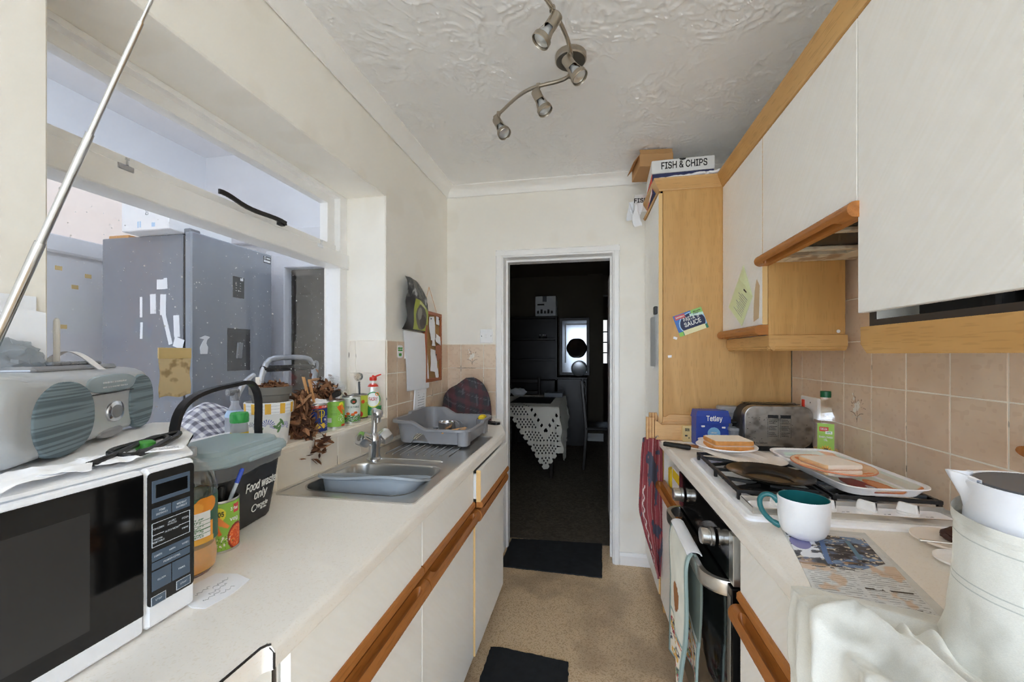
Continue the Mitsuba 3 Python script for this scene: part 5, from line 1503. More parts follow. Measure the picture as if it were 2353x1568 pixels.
shell = loft([dring(0.31, 0.35, 0.04, 0.0), dring(0.32, 0.36, 0.045, 0.04), dring(0.345, 0.388, 0.05, 0.90), dring(0.352, 0.396, 0.055, 0.94), dring(0.384, 0.430, 0.07, 0.97), dring(0.388, 0.434, 0.07, 0.93), dring(0.386, 0.432, 0.07, 1.0, 0.004), dring(0.352, 0.396, 0.055, 1.0, 0.004),
              dring(0.340, 0.384, 0.05, 0.9), dring(0.314, 0.354, 0.045, 0.10), dring(0.28, 0.32, 0.04, 0.09)])
notch = prof_y([(-0.800, 0.865), (-0.700, 0.865), (-0.715, 0.895), (-0.725, 0.915), (-0.738, 0.923), (-0.758, 0.923), (-0.771, 0.915), (-0.780, 0.895)], 1.64, 1.735)
try:
    shell = diff(shell, notch)
except Exception as e:
    print('drainer', e)
part(dd, 'tray', shell, 'm_rack', smooth=35)
for i in range(7):
    y, x = 1.80 + i * 0.032, -0.70 + i * 0.006
    a_ = np.linspace(0, np.pi, 14)
    part(dd, 'plate_rib', tube(np.c_[x + 0.028 * np.cos(a_), np.full(14, y), 0.885 + 0.052 * np.sin(a_) ** 0.7], 0.004, 8), 'm_rack')
part(dd, 'cutlery_cup', loft([r3(rrect(0.055, 0.075, 0.02, 6, (-0.548, 1.728)), z) if s_ else r3(rrect(0.047, 0.066, 0.018, 6, (-0.548, 1.728)), z) for s_, z in ((0, 0.874), (1, 0.942), (0, 0.943), (0, 0.90))]), 'm_rack', smooth=35)
part(dd, 'cutlery_cup', loft([r3(rrect(0.055, 0.075, 0.02, 6, (-0.548, 2.035)), z) if s_ else r3(rrect(0.047, 0.066, 0.018, 6, (-0.548, 2.035)), z) for s_, z in ((0, 0.874), (1, 0.944), (0, 0.945), (0, 0.90))]), 'm_rack', smooth=35)
for x, y in ((-0.83, 1.75), (-0.57, 1.75), (-0.83, 2.04), (-0.57, 2.04)):
    part(dd, 'foot', lathe([(0, 0), (0.006, 0), (0.007, 0.008), (0, 0.0085)], 12, (x, y, 0.8665)), 'm_rack')
one('steel_canister', lathe([(0, 0), (0.036, 0), (0.037, 0.004), (0.037, 0.022), (0.039, 0.023), (0.039, 0.060), (0.037, 0.063), (0.033, 0.062), (0.033, 0.056), (0, 0.056)], 44, (-0.655, 1.805, 0.900)), 'm_chrome', 'upturned shiny steel canister in the dish drainer', 'canister')
one('wooden_spatula', mv(bx(-0.016, 0.016, -0.06, 0.06, -0.003, 0.003, 0.002), (-0.600, 1.745, 0.934), -55, 6), 'm_peg', 'wooden spatula end sticking up in the near corner of the dish drainer', 'spatula')
one('sponge', bx(-0.565, -0.53, 2.01, 2.06, 0.925, 0.962, 0.008), 'm_yellow', 'yellow sponge in the far cup of the dish drainer', 'sponge')
for i in range(3):
    x = -0.765 + i * 0.012
    k = thing('fork', ['left', 'middle', 'right'][i] + ' one of three forks seen through the arch of the dish drainer', 'fork', 'forks in the dish drainer')
    p0, p1 = np.array([x, 1.775 + i * 0.006, 0.925]), np.array([x - 0.028, 1.716, 0.893])
    part(k, 'handle', tube([p0, p0 * 0.4 + p1 * 0.6, p1], [0.003, 0.002, 0.004], 8), 'm_chrome')
# ================================================================ far left corner
def plaid(p):
    u, w = p[:, 0] * 1.0 + p[:, 1] * 0.6, p[:, 2] * 1.0 + 0.35 * p[:, 0]
    c = paint(len(p), '#3b3c42')
    a, b = (u * 1000) % 90, (w * 1000) % 84
    c = np.where(((a > 50) & (a < 78))[:, None], c * 0.5 + L('#5c2f33') * 0.6, c)
    c = np.where(((b > 40) & (b < 70))[:, None], c * 0.55 + L('#63333a') * 0.55, c)
    c = np.where(((a < 20))[:, None], c * 0.75 + L('#2f423d') * 0.3, c)
    c = np.where(((np.abs(a - 35) < 2) | (np.abs(b - 20) < 2))[:, None], c * 0.6 + L('#7c8187') * 0.4, c)
    return c * (0.8 + 0.4 * vnoise(p, 30.0)[:, None])


pts, cen = [], np.array([-0.765, 2.452, ZT])
nu_, nv_ = 90, 46
U, V = np.meshgrid(np.arange(nu_) * 2 * np.pi / nu_, np.linspace(0, 1, nv_), indexing='ij')
r_ = np.sqrt(np.maximum(1 - V ** 4.5, 0.0)) * (1 + 0.06 * np.sin(3 * U + 2 * V) * (1 - V) + 0.05 * np.sin(7 * U + 5 * V) * (1 - V * V))
hgt = 0.225 + 0.045 * smoothstep_np(-0.5, 0.2, np.cos(U) * r_)
P3 = np.c_[(cen[0] + 0.150 * r_ * np.cos(U)).ravel(), (cen[1] + 0.088 * r_ * np.sin(U)).ravel(), (ZT + 0.001 + V * hgt + 0.010 * (meshkit.fbm(np.stack([np.cos(U) * 3, np.sin(U) * 3, V * 4], -1), 3, 2) - 0.5)).ravel()]
i, j = np.meshgrid(np.arange(nu_), np.arange(nv_ - 1), indexing='ij')
i, j = i.ravel(), j.ravel()
pm = tri(P3, np.stack([i * nv_ + j, ((i + 1) % nu_) * nv_ + j, ((i + 1) % nu_) * nv_ + j + 1, i * nv_ + j + 1], 1))
one('plaid_cover', pm, 'm_print_matt', 'dark plaid cloth cover, humped like a tea cosy, in the corner behind the dish drainer', 'cosy', smooth=True, color=np.clip(plaid(P3), 0, 1))
one('black_tray', mv(ext(rrect(0.16, 0.05, 0.02, 5), 0.012), (-0.60, 2.36, ZT + 0.0005), -20), 'm_black', 'flat black tray end by the doorway, behind the dish drainer', 'tray')

# ---- wall calendar with a photograph
cl = thing('calendar', 'wall calendar with a black and lime photograph page curling off the window wall', 'calendar')
XC = XL + 0.012


def cal_top(u, v):
    """u across (y), v up (z)"""
    y = 1.885 + 0.285 * u - 0.02 * (1 - v) * (1 - u)
    z = 1.398 + (0.275 - 0.02 * u - 0.09 * np.clip(u - 0.55, 0, 1) ** 1.3 * 2 - 0.05 * np.clip(0.25 - u, 0, 1)) * v
    x = XC + 0.010 + 0.024 * np.sin(v * 3.0) * (1 - 0.6 * u) + 0.010 * np.sin(v * 9 + u * 3) * (1 - u)
    return np.c_[x, y, z]


m_ = sheet(cal_top, 70, 70, -0.0006)
uv_ = sheet_uv(70, 70)
c = paint(len(uv_), '#15171a')
u, v = uv_[:, 0], uv_[:, 1]
on(c, (u > 0.36) & (v < 0.62) & (v > 0.02), '#a3ad3e')
on(c, (np.hypot((u - 0.70) / 0.24, (v - 0.30) / 0.27) < 1), '#5d5a4e')
on(c, (np.hypot((u - 0.78) / 0.14, (v - 0.22) / 0.16) < 1), '#3c3024')
on(c, (np.hypot((u - 0.62) / 0.09, (v - 0.36) / 0.13) < 1), '#8a8a80')
on(c, (u > 0.55) & (u < 0.85) & (v > 0.55) & (v < 0.60), '#c9cd8a')
hi = vnoise(np.c_[u * 9, v * 7, u * 0], 1, 3)
c = np.where(((hi > 0.60) & (v > 0.62))[:, None], L('#4a4c4c'), c)
c = np.where(((hi > 0.70) & (v > 0.66))[:, None], L('#a8aaaa'), c)
c = np.where(((v > 0.64) & (u > 0.36) & (u < 0.8) & (hi < 0.5))[:, None], L('#54534a'), c)
part(cl, 'photo_page', m_, 'm_print', 'black and lime glossy photograph', smooth=40 if False else True, color=c)


def cal_bot(u, v):
    y = 1.897 + 0.262 * u + 0.045 * (1 - v) * (0.8 + 0.3 * u)
    z = 1.090 + 0.304 * v - 0.006 * u
    x = XC + 0.006 + 0.006 * np.sin((1 - v) * 2.6) + 0.004 * np.sin(u * 3)
    return np.c_[x, y, z]


for o in (0.0, 0.003):
    part(cl, 'month_page', sheet(lambda u, v, o=o: cal_bot(u, v) - [o, o * 2, o], 24, 24, -0.0007), 'm_paper', smooth=True)
rg = np.random.default_rng(8)
mk = []
for q in range(46):
    u0, v0 = rg.uniform(0.1, 0.9), rg.choice(np.linspace(0.12, 0.88, 9))
    p4 = cal_bot(np.array([u0, u0 + 0.03, u0 + 0.03, u0]), np.array([v0, v0, v0 + 0.012, v0 + 0.012])) + [0.0004, 0, 0]
    mk.append(tri(p4, [[0, 1, 2], [0, 2, 3]]))
for q in range(7):
    p4 = cal_bot(np.array([0.45 + q * .05, 0.485 + q * .05, 0.485 + q * .05, 0.45 + q * .05]), np.array([.925, .925, .945, .945])) + [0.0004, 0, 0]
    mk.append(tri(p4, [[0, 1, 2], [0, 2, 3]]))
part(cl, 'writing', cat(mk), 'm_grey_plastic', 'small grey entries', smooth=False)
k = thing('note_pad', 'long narrow notepad hanging below the calendar', 'notepad')
part(k, 'pad', sheet(lambda u, v: np.c_[XL + 0.016 + 0.004 * v + 0.003 * np.sin(u * 3), 2.026 + 0.150 * u - 0.012 * (1 - v), 0.935 + 0.162 * v], 10, 10, 0.006), 'm_paper', smooth=40)
part(k, 'lines', cat([bx(XL + 0.0205, XL + 0.0215, 2.055, 2.14, z, z + 0.002, 0) for z in np.linspace(0.97, 1.08, 9)]), 'm_grey_plastic', smooth=False)
# ---- cork board
cb = thing('cork_board', 'small cork notice board in a reddish timber frame, hung by string in the corner', 'notice board')
M('m_frame_red', '#9b5530', 0.4)
M('m_cork', proc(lambda p, n, uv: mix(L('#b48f5f'), L('#8d6a3f'), noise(p.x * 300, p.y * 300, p.z * 300))), 0.9)
BX = XL + 0.008
Y0, Y1, Z0, Z1 = 2.150, 2.398, 1.115, 1.520
part(cb, 'cork', bx(BX, BX + 0.010, Y0 + 0.01, Y1 - 0.01, Z0 + 0.01, Z1 - 0.01), 'm_cork')
part(cb, 'frame', cat(bx(BX, BX + 0.020, Y0, Y0 + 0.020, Z0, Z1, 0.003), bx(BX, BX + 0.020, Y1 - 0.020, Y1, Z0, Z1, 0.003), bx(BX, BX + 0.020, Y0, Y1, Z1 - 0.020, Z1, 0.003), bx(BX, BX + 0.020, Y0, Y1, Z0, Z0 + 0.020, 0.003)), 'm_frame_red', 'reddish timber frame')
part(cb, 'string', tube([(XL + 0.006, 2.165, Z1), (XL + 0.004, 2.25, 1.665), (XL + 0.006, 2.370, Z1)], 0.0012, 6), 'm_peg', 'hanging string')
nt = [('white receipt pinned at the top of the cork board', 2.255, 1.425, 0.085, 0.135, 0.10, 4, 'm_paper'), ('small white note by the top right corner of the cork board', 2.335, 1.475, 0.05, 0.05, -0.1, 5, 'm_paper'), ('white slip curling off the middle of the cork board', 2.352, 1.360, 0.10, 0.05, -0.25, 6, 'm_paper'),
      ('little white tab in the middle of the cork board', 2.262, 1.345, 0.045, 0.045, 0, 7, 'm_paper'), ('big white note with writing, low on the cork board', 2.282, 1.235, 0.105, 0.130, -0.12, 8, 'm_paper'), ('narrow white slip hanging below the big note on the cork board', 2.325, 1.150, 0.05, 0.075, 0.2, 9, 'm_paper'),
      ('brown leaf shaped paper on the cork board', 2.345, 1.285, 0.08, 0.09, 0.2, 10, 'm_frame_red')]
for lab, y, z, w, h, an, sd, mt in nt:
    def fn(u, v, y=y, z=z, w=w, h=h, an=an, sd=sd):
        a, b = (u - 0.5) * w * (1 + 0.10 * np.sin(v * 7 + sd)), (v - 0.5) * h
        return np.c_[BX + 0.0125 + 0.0015 * sd % 0.006 + 0.008 * (1 - v) * vnoise(np.c_[u * 2, v * 2, u * 0 + sd]), y + a * math.cos(an) - b * math.sin(an), z + a * math.sin(an) + b * math.cos(an)]
    one('paper_note', sheet(fn, 12, 12, -0.0005), mt, lab, 'note', 'notes on the cork board', smooth=True)
for i, (y, z) in enumerate(((2.222, 1.478), (2.350, 1.485), (2.300, 1.270))):
    one('drawing_pin', tf(lathe([(0, 0), (0.003, 0), (0.004, 0.004), (0.002, 0.006), (0, 0.006)], 12), (BX + 0.018, y, z), (0, 1, 0), (0, 0, 1)), 'm_black', ['dark pin at the top left of the cork board', 'dark pin at the top right of the cork board', 'dark pin in the big note on the cork board'][i], 'pin')
k = one('fridge_sticker', tf(ext(rrect(0.055, 0.062, 0.012, 4), 0.0012), (XL + 0.0085, 1.872, 1.287), (0, 1, 0), (0, 0, 1)), 'm_white', 'small white sticker with green print on the tiles by the window', 'sticker')
part(k, 'print', cat(*[bx(XL + 0.0097, XL + 0.0101, 1.848, 1.896, z, z + 0.007, 0) for z in (1.290, 1.300)], tf(ext(rrect(0.03, 0.014, 0.006, 4), 0.0004), (XL + 0.0098, 1.872, 1.272), (0, 1, 0), (0, 0, 1))), 'm_green', smooth=False)
one('thermometer', bx(XL + 0.0085, XL + 0.015, 1.917, 1.940, 1.250, 1.330, 0.002), 'm_white', 'narrow white plastic strip on the tiles left of the calendar', 'strip')
# ---- light switch
ls = thing('light_switch', 'white single light switch beside the doorway', 'light switch')
part(ls, 'plate', bx(-0.704, -0.619, YF - 0.010, YF + 0.0, 1.346, 1.435, 0.003), 'm_white')
part(ls, 'rocker', mv(bx(-0.008, 0.008, -0.004, 0.004, -0.013, 0.013, 0.002), (-0.6615, YF - 0.0115, 1.391), 0, 8), 'm_white')
for x in (-0.693, -0.630):
    part(ls, 'screw', mv(tf(lathe([(0, 0), (0.003, 0), (0.0025, 0.001), (0, 0.001)], 12), (0, 0, 0), (1, 0, 0), (0, 0, 1)), (x, YF - 0.010, 1.391)), 'm_dark')
# ---- mats
def matpoly(pts, z=0.0008, th=0.007):
    q = Polygon(pts).segmentize(0.012)
    v = np.array(q.exterior.coords)[:-1]
    v = v + np.random.default_rng(4).normal(0, 0.0012, v.shape)
    return mv(ext(Polygon(v), th), (0, 0, z))


one('door_mat', matpoly([(-0.535, 2.395), (0.062, 2.380), (0.072, 2.80), (-0.535, 2.765)]), 'm_mat', 'charcoal mat lying through the doorway', 'mat', smooth=False)
k = one('floor_mat', matpoly([(-0.425, 1.722), (-0.388, 1.728), (-0.25, 1.716), (-0.092, 1.697), (-0.060, 1.10), (-0.425, 1.10)]), 'm_mat', 'charcoal mat in front of the sink, at the bottom of the picture', 'mat', smooth=False)
part(k, 'border', mv(cat(ext(Polygon([(-0.100, 1.690), (-0.122, 1.690), (-0.094, 1.11), (-0.070, 1.11)]), 0.0016), ext(Polygon([(-0.385, 1.716), (-0.395, 1.716), (-0.395, 1.11), (-0.385, 1.11)]), 0.0016)), (0, 0, 0.0074)), 'm_mat', smooth=False)

# ================================================================ ceiling spotlights
tl = thing('spotlight_bar', 'brushed nickel ceiling light with an S shaped bar and swivelling spotlights', 'ceiling light')
part(tl, 'ceiling_plate', lathe([(0, 0), (0.052, 0), (0.056, 0.004), (0.056, 0.022), (0.050, 0.026), (0, 0.026)], 56, (-0.072, 1.496, ZC - 0.026)), 'm_nickel')
zb = 2.262
bar = spline([(-0.205, 0.96, zb), (-0.158, 1.055, zb), (-0.116, 1.148, zb), (-0.084, 1.245, zb), (-0.066, 1.335, zb), (-0.066, 1.410, zb), (-0.080, 1.468, zb), (-0.135, 1.490, zb), (-0.210, 1.505, zb), (-0.300, 1.568, zb), (-0.395, 1.662, zb)], 110)
part(tl, 'bar', tube(bar, 0.0065, 14), 'm_nickel', smooth=50)
part(tl, 'stem', cat(tube([(-0.072, 1.47, zb), (-0.072, 1.490, ZC - 0.02)], 0.009, 14)), 'm_nickel')
for (px_, py_), dv in zip(((-0.108, 1.172), (-0.067, 1.350), (-0.190, 1.500), (-0.372, 1.642)), ((-0.62, -0.10, -0.95), (0.55, -0.15, -0.90), (0.42, -0.05, -0.9), (0.42, -0.25, -0.8))):
    top_ = np.array([px_, py_, zb])
    hk = part(tl, 'spotlight', cat(tube([top_, top_ - (0, 0, 0.038)], 0.0055, 12), tube([top_ + (0, 0, 0.008), top_ - (0, 0, 0.006)], 0.0085, 12)), 'm_nickel')
    d = np.array(dv) / np.linalg.norm(dv)
    o = top_ - (0, 0, 0.040) - d * 0.010
    u = np.cross(d, [0, 1.0, 0.2])
    u /= np.linalg.norm(u)
    w = np.cross(d, u)
    part(hk, 'body', tf(lathe([(0, -0.016), (0.0165, -0.016), (0.0175, -0.013), (0.0175, 0.026), (0.0160, 0.026), (0.0160, -0.010), (0, -0.010)], 36), o, u, w, d), 'm_nickel', smooth=35)
    strut = []
    for q in range(3):
        a_ = q * 2.094 + 0.5
        f = lambda r, z, da: o + u * r * math.cos(a_ + da) + w * r * math.sin(a_ + da) + d * z
        strut.append(loft([np.array([f(r, z, -0.30), f(r, z, 0.30), f(r - 0.001, z, 0.30), f(r - 0.001, z, -0.30)]) for r, z in ((0.0175, 0.024), (0.021, 0.042), (0.0262, 0.062))]))
    part(hk, 'struts', cat(strut), 'm_nickel')
    part(hk, 'ring', tf(lathe([(0.0255, 0.058), (0.0275, 0.060), (0.0280, 0.074), (0.0265, 0.0755), (0.0255, 0.074), (0.0245, 0.060)], 40), o, u, w, d), 'm_nickel', smooth=40)
    part(hk, 'bulb', tf(lathe([(0, 0.006), (0.008, 0.008), (0.010, 0.028), (0.018, 0.046), (0.0238, 0.062), (0.0238, 0.068), (0.021, 0.070), (0, 0.0715)], 32), o, u, w, d), 'm_bulb' if 'm_bulb' in scene else M('m_bulb', '#c9ccce', 0.15, 0.6), 'reflector bulb', smooth=40)

# ================================================================ things in the lean-to
fr = thing('fridge_freezer', 'tall grey fridge freezer with a drinks dispenser, seen through the window', 'fridge')
part(fr, 'cabinet', bx(-2.515, -2.008, 1.70, 2.226, 0.02, 1.878, 0.004), 'm_fridge_side')
part(fr, 'gasket', bx(-2.008, -1.996, 1.706, 2.222, 0.05, 1.872, 0.001), 'm_dark')
d = part(fr, 'door', bx(-1.996, -1.955, 1.700, 2.226, 0.72, 1.890, 0.006), 'm_fridge')
part(fr, 'door', bx(-1.996, -1.955, 1.700, 2.226, 0.05, 0.712, 0.006), 'm_fridge', 'freezer door')
part(fr, 'hinge_cover', bx(-2.02, -1.965, 1.702, 1.76, 1.8785, 1.905, 0.004), 'm_grey_plastic')
M('m_panel_dark', '#33363c', 0.25)
FX = -1.955
part(d, 'control_panel', bx(FX, FX + 0.002, 1.941, 2.016, 1.592, 1.710, 0.0005), 'm_panel_dark', 'dark control panel')
part(d, 'panel_icons', cat(*[bx(FX + 0.002, FX + 0.0026, y, y + 0.008, z, z + 0.002, 0) for y in (1.957, 1.985) for z in (1.63, 1.645, 1.66, 1.675)], bx(FX + 0.002, FX + 0.0026, 1.988, 2.008, 1.690, 1.705, 0)), 'm_paper', smooth=False)
part(d, 'dispenser', cat(bx(FX, FX + 0.0025, 1.905, 2.057, 1.345, 1.418, 0.0008), bx(FX, FX + 0.002, 1.905, 2.057, 1.182, 1.346, 0.0005)), 'm_panel_dark', 'dark drinks dispenser')
part(d, 'paddle', mv(bx(0, 0.010, -0.018, 0.018, -0.045, 0.045, 0.003), (FX + 0.003, 1.978, 1.295), 0, 0, 6), 'm_grey_plastic')
part(d, 'badge', bx(FX, FX + 0.001, 2.156, 2.214, 1.832, 1.873, 0), 'm_panel_dark', 'small energy badge', smooth=False)
part(d, 'badge_print', cat(text('D', 0.016, (FX + 0.0014, 2.170, 1.861), (0, 1, 0), (0, 0, 1), 0.0004, True), text('energy', 0.008, (FX + 0.0014, 2.195, 1.861), (0, 1, 0), (0, 0, 1), 0.0004) if False else bx(FX + 0.001, FX + 0.0016, 2.182, 2.208, 1.858, 1.866, 0), bx(FX + 0.001, FX + 0.0016, 2.160, 2.210, 1.838, 1.850, 0)), 'm_paper', smooth=False)
k = one('fridge_magnet', tf(ext(Polygon([(-0.020, -0.055), (0.018, -0.055), (0.022, -0.02), (0.012, 0.0), (0.016, 0.018), (0.034, 0.034), (0.004, 0.040), (-0.026, 0.026), (0.0, 0.020), (-0.010, 0.004), (-0.022, -0.02)]), 0.002), (FX + 0.0003, 1.768, 1.330), (0, 1, 0), (0, 0, 1)), 'm_paper', 'pale flower shaped magnet on the fridge door', 'magnet')
st_ = [(-2.138, 1.628, 0.052, 0.050, 0), (-2.110, 1.632, 0.022, 0.055, -0.05), (-2.262, 1.515, 0.016, 0.105, 0), (-2.260, 1.395, 0.016, 0.085, 0.04), (-2.187, 1.530, 0.036, 0.100, -0.02), (-2.125, 1.525, 0.036, 0.105, 0.02), (-2.104, 1.415, 0.024, 0.190, -0.28), (-2.042, 1.415, 0.036, 0.110, -0.05), (-2.030, 1.330, 0.060, 0.050, 0.3)]
for i, (x, z, w, h, an) in enumerate(st_):
    n_ = ['topmost', 'small top right', 'upper left narrow', 'lower left narrow', 'wide middle left', 'wide middle', 'long slanting', 'right hand', 'lowest bent'][i]
    one('tape_strip', mv(bx(-w / 2, w / 2, -0.0012, 0, -h / 2, h / 2, 0.0003), (x, 1.6997, z), 0, 0, math.degrees(an)), 'm_paper', f'{n_} strip of white paper on the grey side of the fridge', 'paper strip', 'paper strips on the fridge side')
wb = thing('white_carton', 'white carton overhanging the top of the fridge, with small grey print', 'box')
part(wb, 'body', bx(-2.285, -2.00, 1.625, 1.98, 1.8795, 2.07, 0.004), 'm_white')
part(wb, 'print', cat([text(s, 0.016, (-2.13 + 0.022 * i, 1.6245, 1.99), (0, 0, -1), (1, 0, 0), 0.0006) for i, s in enumerate(('53-CQ', '388', 'CO3'))]), 'm_grey_plastic', smooth=False)
M('m_paleblue', '#b9d2ea', 0.6)
part(wb, 'print', cat(bx(-2.185, -2.178, 1.6243, 1.6252, 1.895, 1.925, 0), bx(-2.172, -2.165, 1.6243, 1.6252, 1.895, 1.925, 0), bx(-2.10, -2.08, 1.6243, 1.6252, 1.895, 1.915, 0)), 'm_paleblue', smooth=False)
one('wood_offcut', bx(-2.50, -2.37, 1.72, 1.80, 1.879, 1.898, 0.002), 'm_peg', 'pale timber offcut on the back corner of the fridge', 'offcut')
for i, (y, z) in enumerate(((1.66, 1.72), (1.79, 1.70), (1.73, 1.63), (1.68, 1.41))):
    M('m_tape', '#d9bf86', 0.4)
    part('wall_utility_back', 'tape_mark', bx(UX - 0.02, UX - 0.0185, y, y + 0.03, z, z + 0.022, 0), 'm_tape', 'old tape mark', smooth=False)
# walking frame
k = thing('walking_frame', 'folded aluminium walking frame behind the window', 'walking frame')
a1 = spline([(-1.50, 1.648, 0.02), (-1.50, 1.648, 0.9), (-1.50, 1.652, 1.19), (-1.50, 1.685, 1.242), (-1.50, 1.75, 1.256), (-1.50, 1.92, 1.256), (-1.50, 1.985, 1.238), (-1.50, 2.008, 1.18), (-1.50, 2.012, 0.9), (-1.50, 2.012, 0.02)], 90)
part(k, 'side_frame', tube(a1, 0.0135, 14), 'm_alu', smooth=50)
part(k, 'side_frame', tube(spline([(-1.60, 2.02, 0.02), (-1.60, 2.10, 0.9), (-1.58, 2.14, 1.17), (-1.56, 2.12, 1.225), (-1.54, 2.06, 1.225), (-1.51, 2.02, 1.205)], 50), 0.008, 12), 'm_alu', smooth=50)
part(k, 'cross_bar', tube([(-1.50, 1.65, 1.205), (-1.50, 2.01, 1.205)], 0.015, 14), 'm_dark', 'dark cross bar')
part(k, 'cross_bar', tube([(-1.50, 1.65, 0.55), (-1.50, 2.01, 0.55)], 0.011, 12), 'm_alu')
part(k, 'hand_grip', tube(spline([(-1.42, 1.40, 0.90), (-1.42, 1.415, 1.06), (-1.42, 1.46, 1.145), (-1.42, 1.515, 1.185)], 30), 0.011, 12), 'm_alu', smooth=50)
# low cupboard carrying a gingham cloth and a bottle
one('low_cupboard', cat(bx(-1.75, -1.262, 0.75, 1.60, 0.0, 0.915, 0.004)), 'm_uwall', 'low white cupboard right behind the window, under the gingham cloth', 'cupboard')
gx, gy = np.meshgrid(np.linspace(0, 1, 120), np.linspace(0, 1, 160), indexing='ij')
gu, gv = gx.ravel(), gy.ravel()
gz = 0.925 + 0.14 * np.exp(-((gu - 0.55) / 0.33) ** 2 - ((gv - 0.62) / 0.30) ** 2) + 0.05 * (vnoise(np.c_[gu * 4, gv * 5, gu * 0], 1, 3) - 0.3)
gp = np.c_[-1.70 + 0.40 * gu, 1.02 + 0.56 * gv, np.maximum(gz, 0.918)]
i, j = np.meshgrid(np.arange(119), np.arange(159), indexing='ij')
i, j = i.ravel(), j.ravel()
ck = ((gu * 26 % 2 < 1).astype(int) + (gv * 36 % 2 < 1).astype(int))
gc = np.array([L('#f0f0f2'), L('#b4b4c0'), L('#70707e')])[ck]
one('gingham_cloth', tri(gp, np.stack([i * 160 + j, (i + 1) * 160 + j, (i + 1) * 160 + j + 1, i * 160 + j + 1], 1)), 'm_print_matt', 'heaped grey gingham cloth behind the lower left of the window glass', 'cloth', smooth=True, color=gc)
k = thing('spray_bottle', 'clear bottle with a pale blue band, behind the glass beside the gingham cloth', 'bottle')
SB = (-1.30, 1.30, 0.917)
part(k, 'body', lathe([(0, 0), (0.030, 0), (0.032, 0.01), (0.032, 0.12), (0.018, 0.16), (0.013, 0.17), (0.013, 0.185), (0, 0.186)], 36, SB), 'm_milky', smooth=40)
part(k, 'band', lathe([(0.0325, 0.125), (0.031, 0.135), (0.0245, 0.150), (0.024, 0.150)], 36, SB), 'm_paleblue', 'pale blue band', smooth=40)
part(k, 'top', cat(lathe([(0, 0.185), (0.016, 0.185), (0.014, 0.215), (0, 0.216)], 24, SB), bx(SB[0] - 0.01, SB[0] + 0.01, SB[1] - 0.035, SB[1] + 0.015, SB[2] + 0.205, SB[2] + 0.228, 0.004)), 'm_grey_plastic')
# yellowed note taped inside the glass
M('m_note', proc(lambda p, n, uv: mix(L('#d8c39a'), L('#a98f63'), smoothstep(0.52, 0.75, fbm(p.y * 45, p.z * 45)))), 0.8)
k = thing('taped_note', 'yellowed old note taped to the window glass over the fridge', 'note')
f = lambda u, v: np.c_[-1.1575 + 0.004 * np.sin(u * 3) * (1 - v), 0.915 + 0.088 * u + 0.004 * np.sin(v * 9) * (u - 0.5), 1.155 + 0.118 * v + 0.003 * np.sin(u * 8)]
part(k, 'paper', sheet(f, 14, 14, -0.0006), 'm_note', smooth=True)
M('m_tape', '#d9bf86', 0.4)
part(k, 'tape', bx(-1.1590, -1.1545, 0.912, 1.005, 1.262, 1.292, 0.0004), 'm_tape', 'yellowed sticky tape')
# ================================================================ hob
HZ = ZT + 0.0005
hb = thing('hob', 'white enamel four burner gas hob with black pan supports', 'hob')
HX0, HX1, HY0, HY1 = 0.378, 0.892, 1.100, 1.700
part(hb, 'plate', loft([r3(rrect(HX1 - HX0 - 2 * i, HY1 - HY0 - 2 * i, 0.016, 6, ((HX0 + HX1) / 2, (HY0 + HY1) / 2)), HZ + z) for i, z in ((0, 0), (0, 0.006), (0.006, 0.011), (0.03, 0.012))]), 'm_enamel', smooth=25)
TZ = HZ + 0.012
part(hb, 'control_strip', loft([r3(rrect(0.436 - 2 * i, 0.070 - 2 * i, 0.008, 4, (0.628, 1.163)), TZ + z) for i, z in ((0, 0), (0, 0.006), (0.003, 0.009))]), 'm_enamel', smooth=25)
part(hb, 'spill_guard', cat(bx(0.398, 0.864, 1.120, 1.1235, TZ - 0.001, TZ + 0.016), bx(0.398, 0.4015, 1.120, 1.212, TZ - 0.001, TZ + 0.016), bx(0.8605, 0.864, 1.120, 1.212, TZ - 0.001, TZ + 0.016), bx(0.398, 0.864, 1.2045, 1.208, TZ - 0.001, TZ + 0.018)), 'm_steel', 'thin steel guard round the controls')
for i, x in enumerate((0.475, 0.583, 0.672, 0.760)):
    kb = part(hb, 'knob', cat(lathe([(0, 0), (0.021, 0), (0.021, 0.003), (0.019, 0.006), (0, 0.006)], 32, (x, 1.165, TZ + 0.009)),
                              mv(loft([r3(rrect(w, d, 0.004, 4), z) for w, d, z in ((0.014, 0.042, 0.006), (0.013, 0.041, 0.012), (0.010, 0.036, 0.024), (0.008, 0.033, 0.026))]), (x, 1.165, TZ + 0.009), 38)), 'm_white', smooth=30)
    part(kb, 'mark', mv(bx(-0.0008, 0.0008, -0.021, -0.018, 0.008, 0.026, 0), (x, 1.165, TZ + 0.009), 38), 'm_dark', smooth=False)
    part(hb, 'legend', cat(*[bx(x + 0.028 + q * 0.010, x + 0.034 + q * 0.010, 1.15, 1.1512 + 0.002 * (q % 2), TZ + 0.0088, TZ + 0.0094, 0) for q in range(2)]), 'm_grey_plastic', smooth=False)
burn = [(0.505, 1.545, 0.036), (0.490, 1.300, 0.045), (0.745, 1.500, 0.045), (0.735, 1.310, 0.032)]
M('m_burnt', '#5a4a38', 0.6)
for x, y, r in burn:
    b = part(hb, 'burner', lathe([(0, 0), (r + 0.010, 0), (r + 0.012, 0.002), (r + 0.006, 0.008), (r, 0.009), (r, 0.016), (r - 0.004, 0.020), (0, 0.021)], 40, (x, y, TZ - 0.001)), 'm_black', smooth=30)
    part(hb, 'scorch_ring', lathe([(r + 0.012, 0.0006), (r + 0.022, 0.0004), (r + 0.022, 0), (r + 0.012, 0)], 40, (x, y, TZ - 0.0008)), 'm_burnt', 'brown burnt ring', smooth=30)


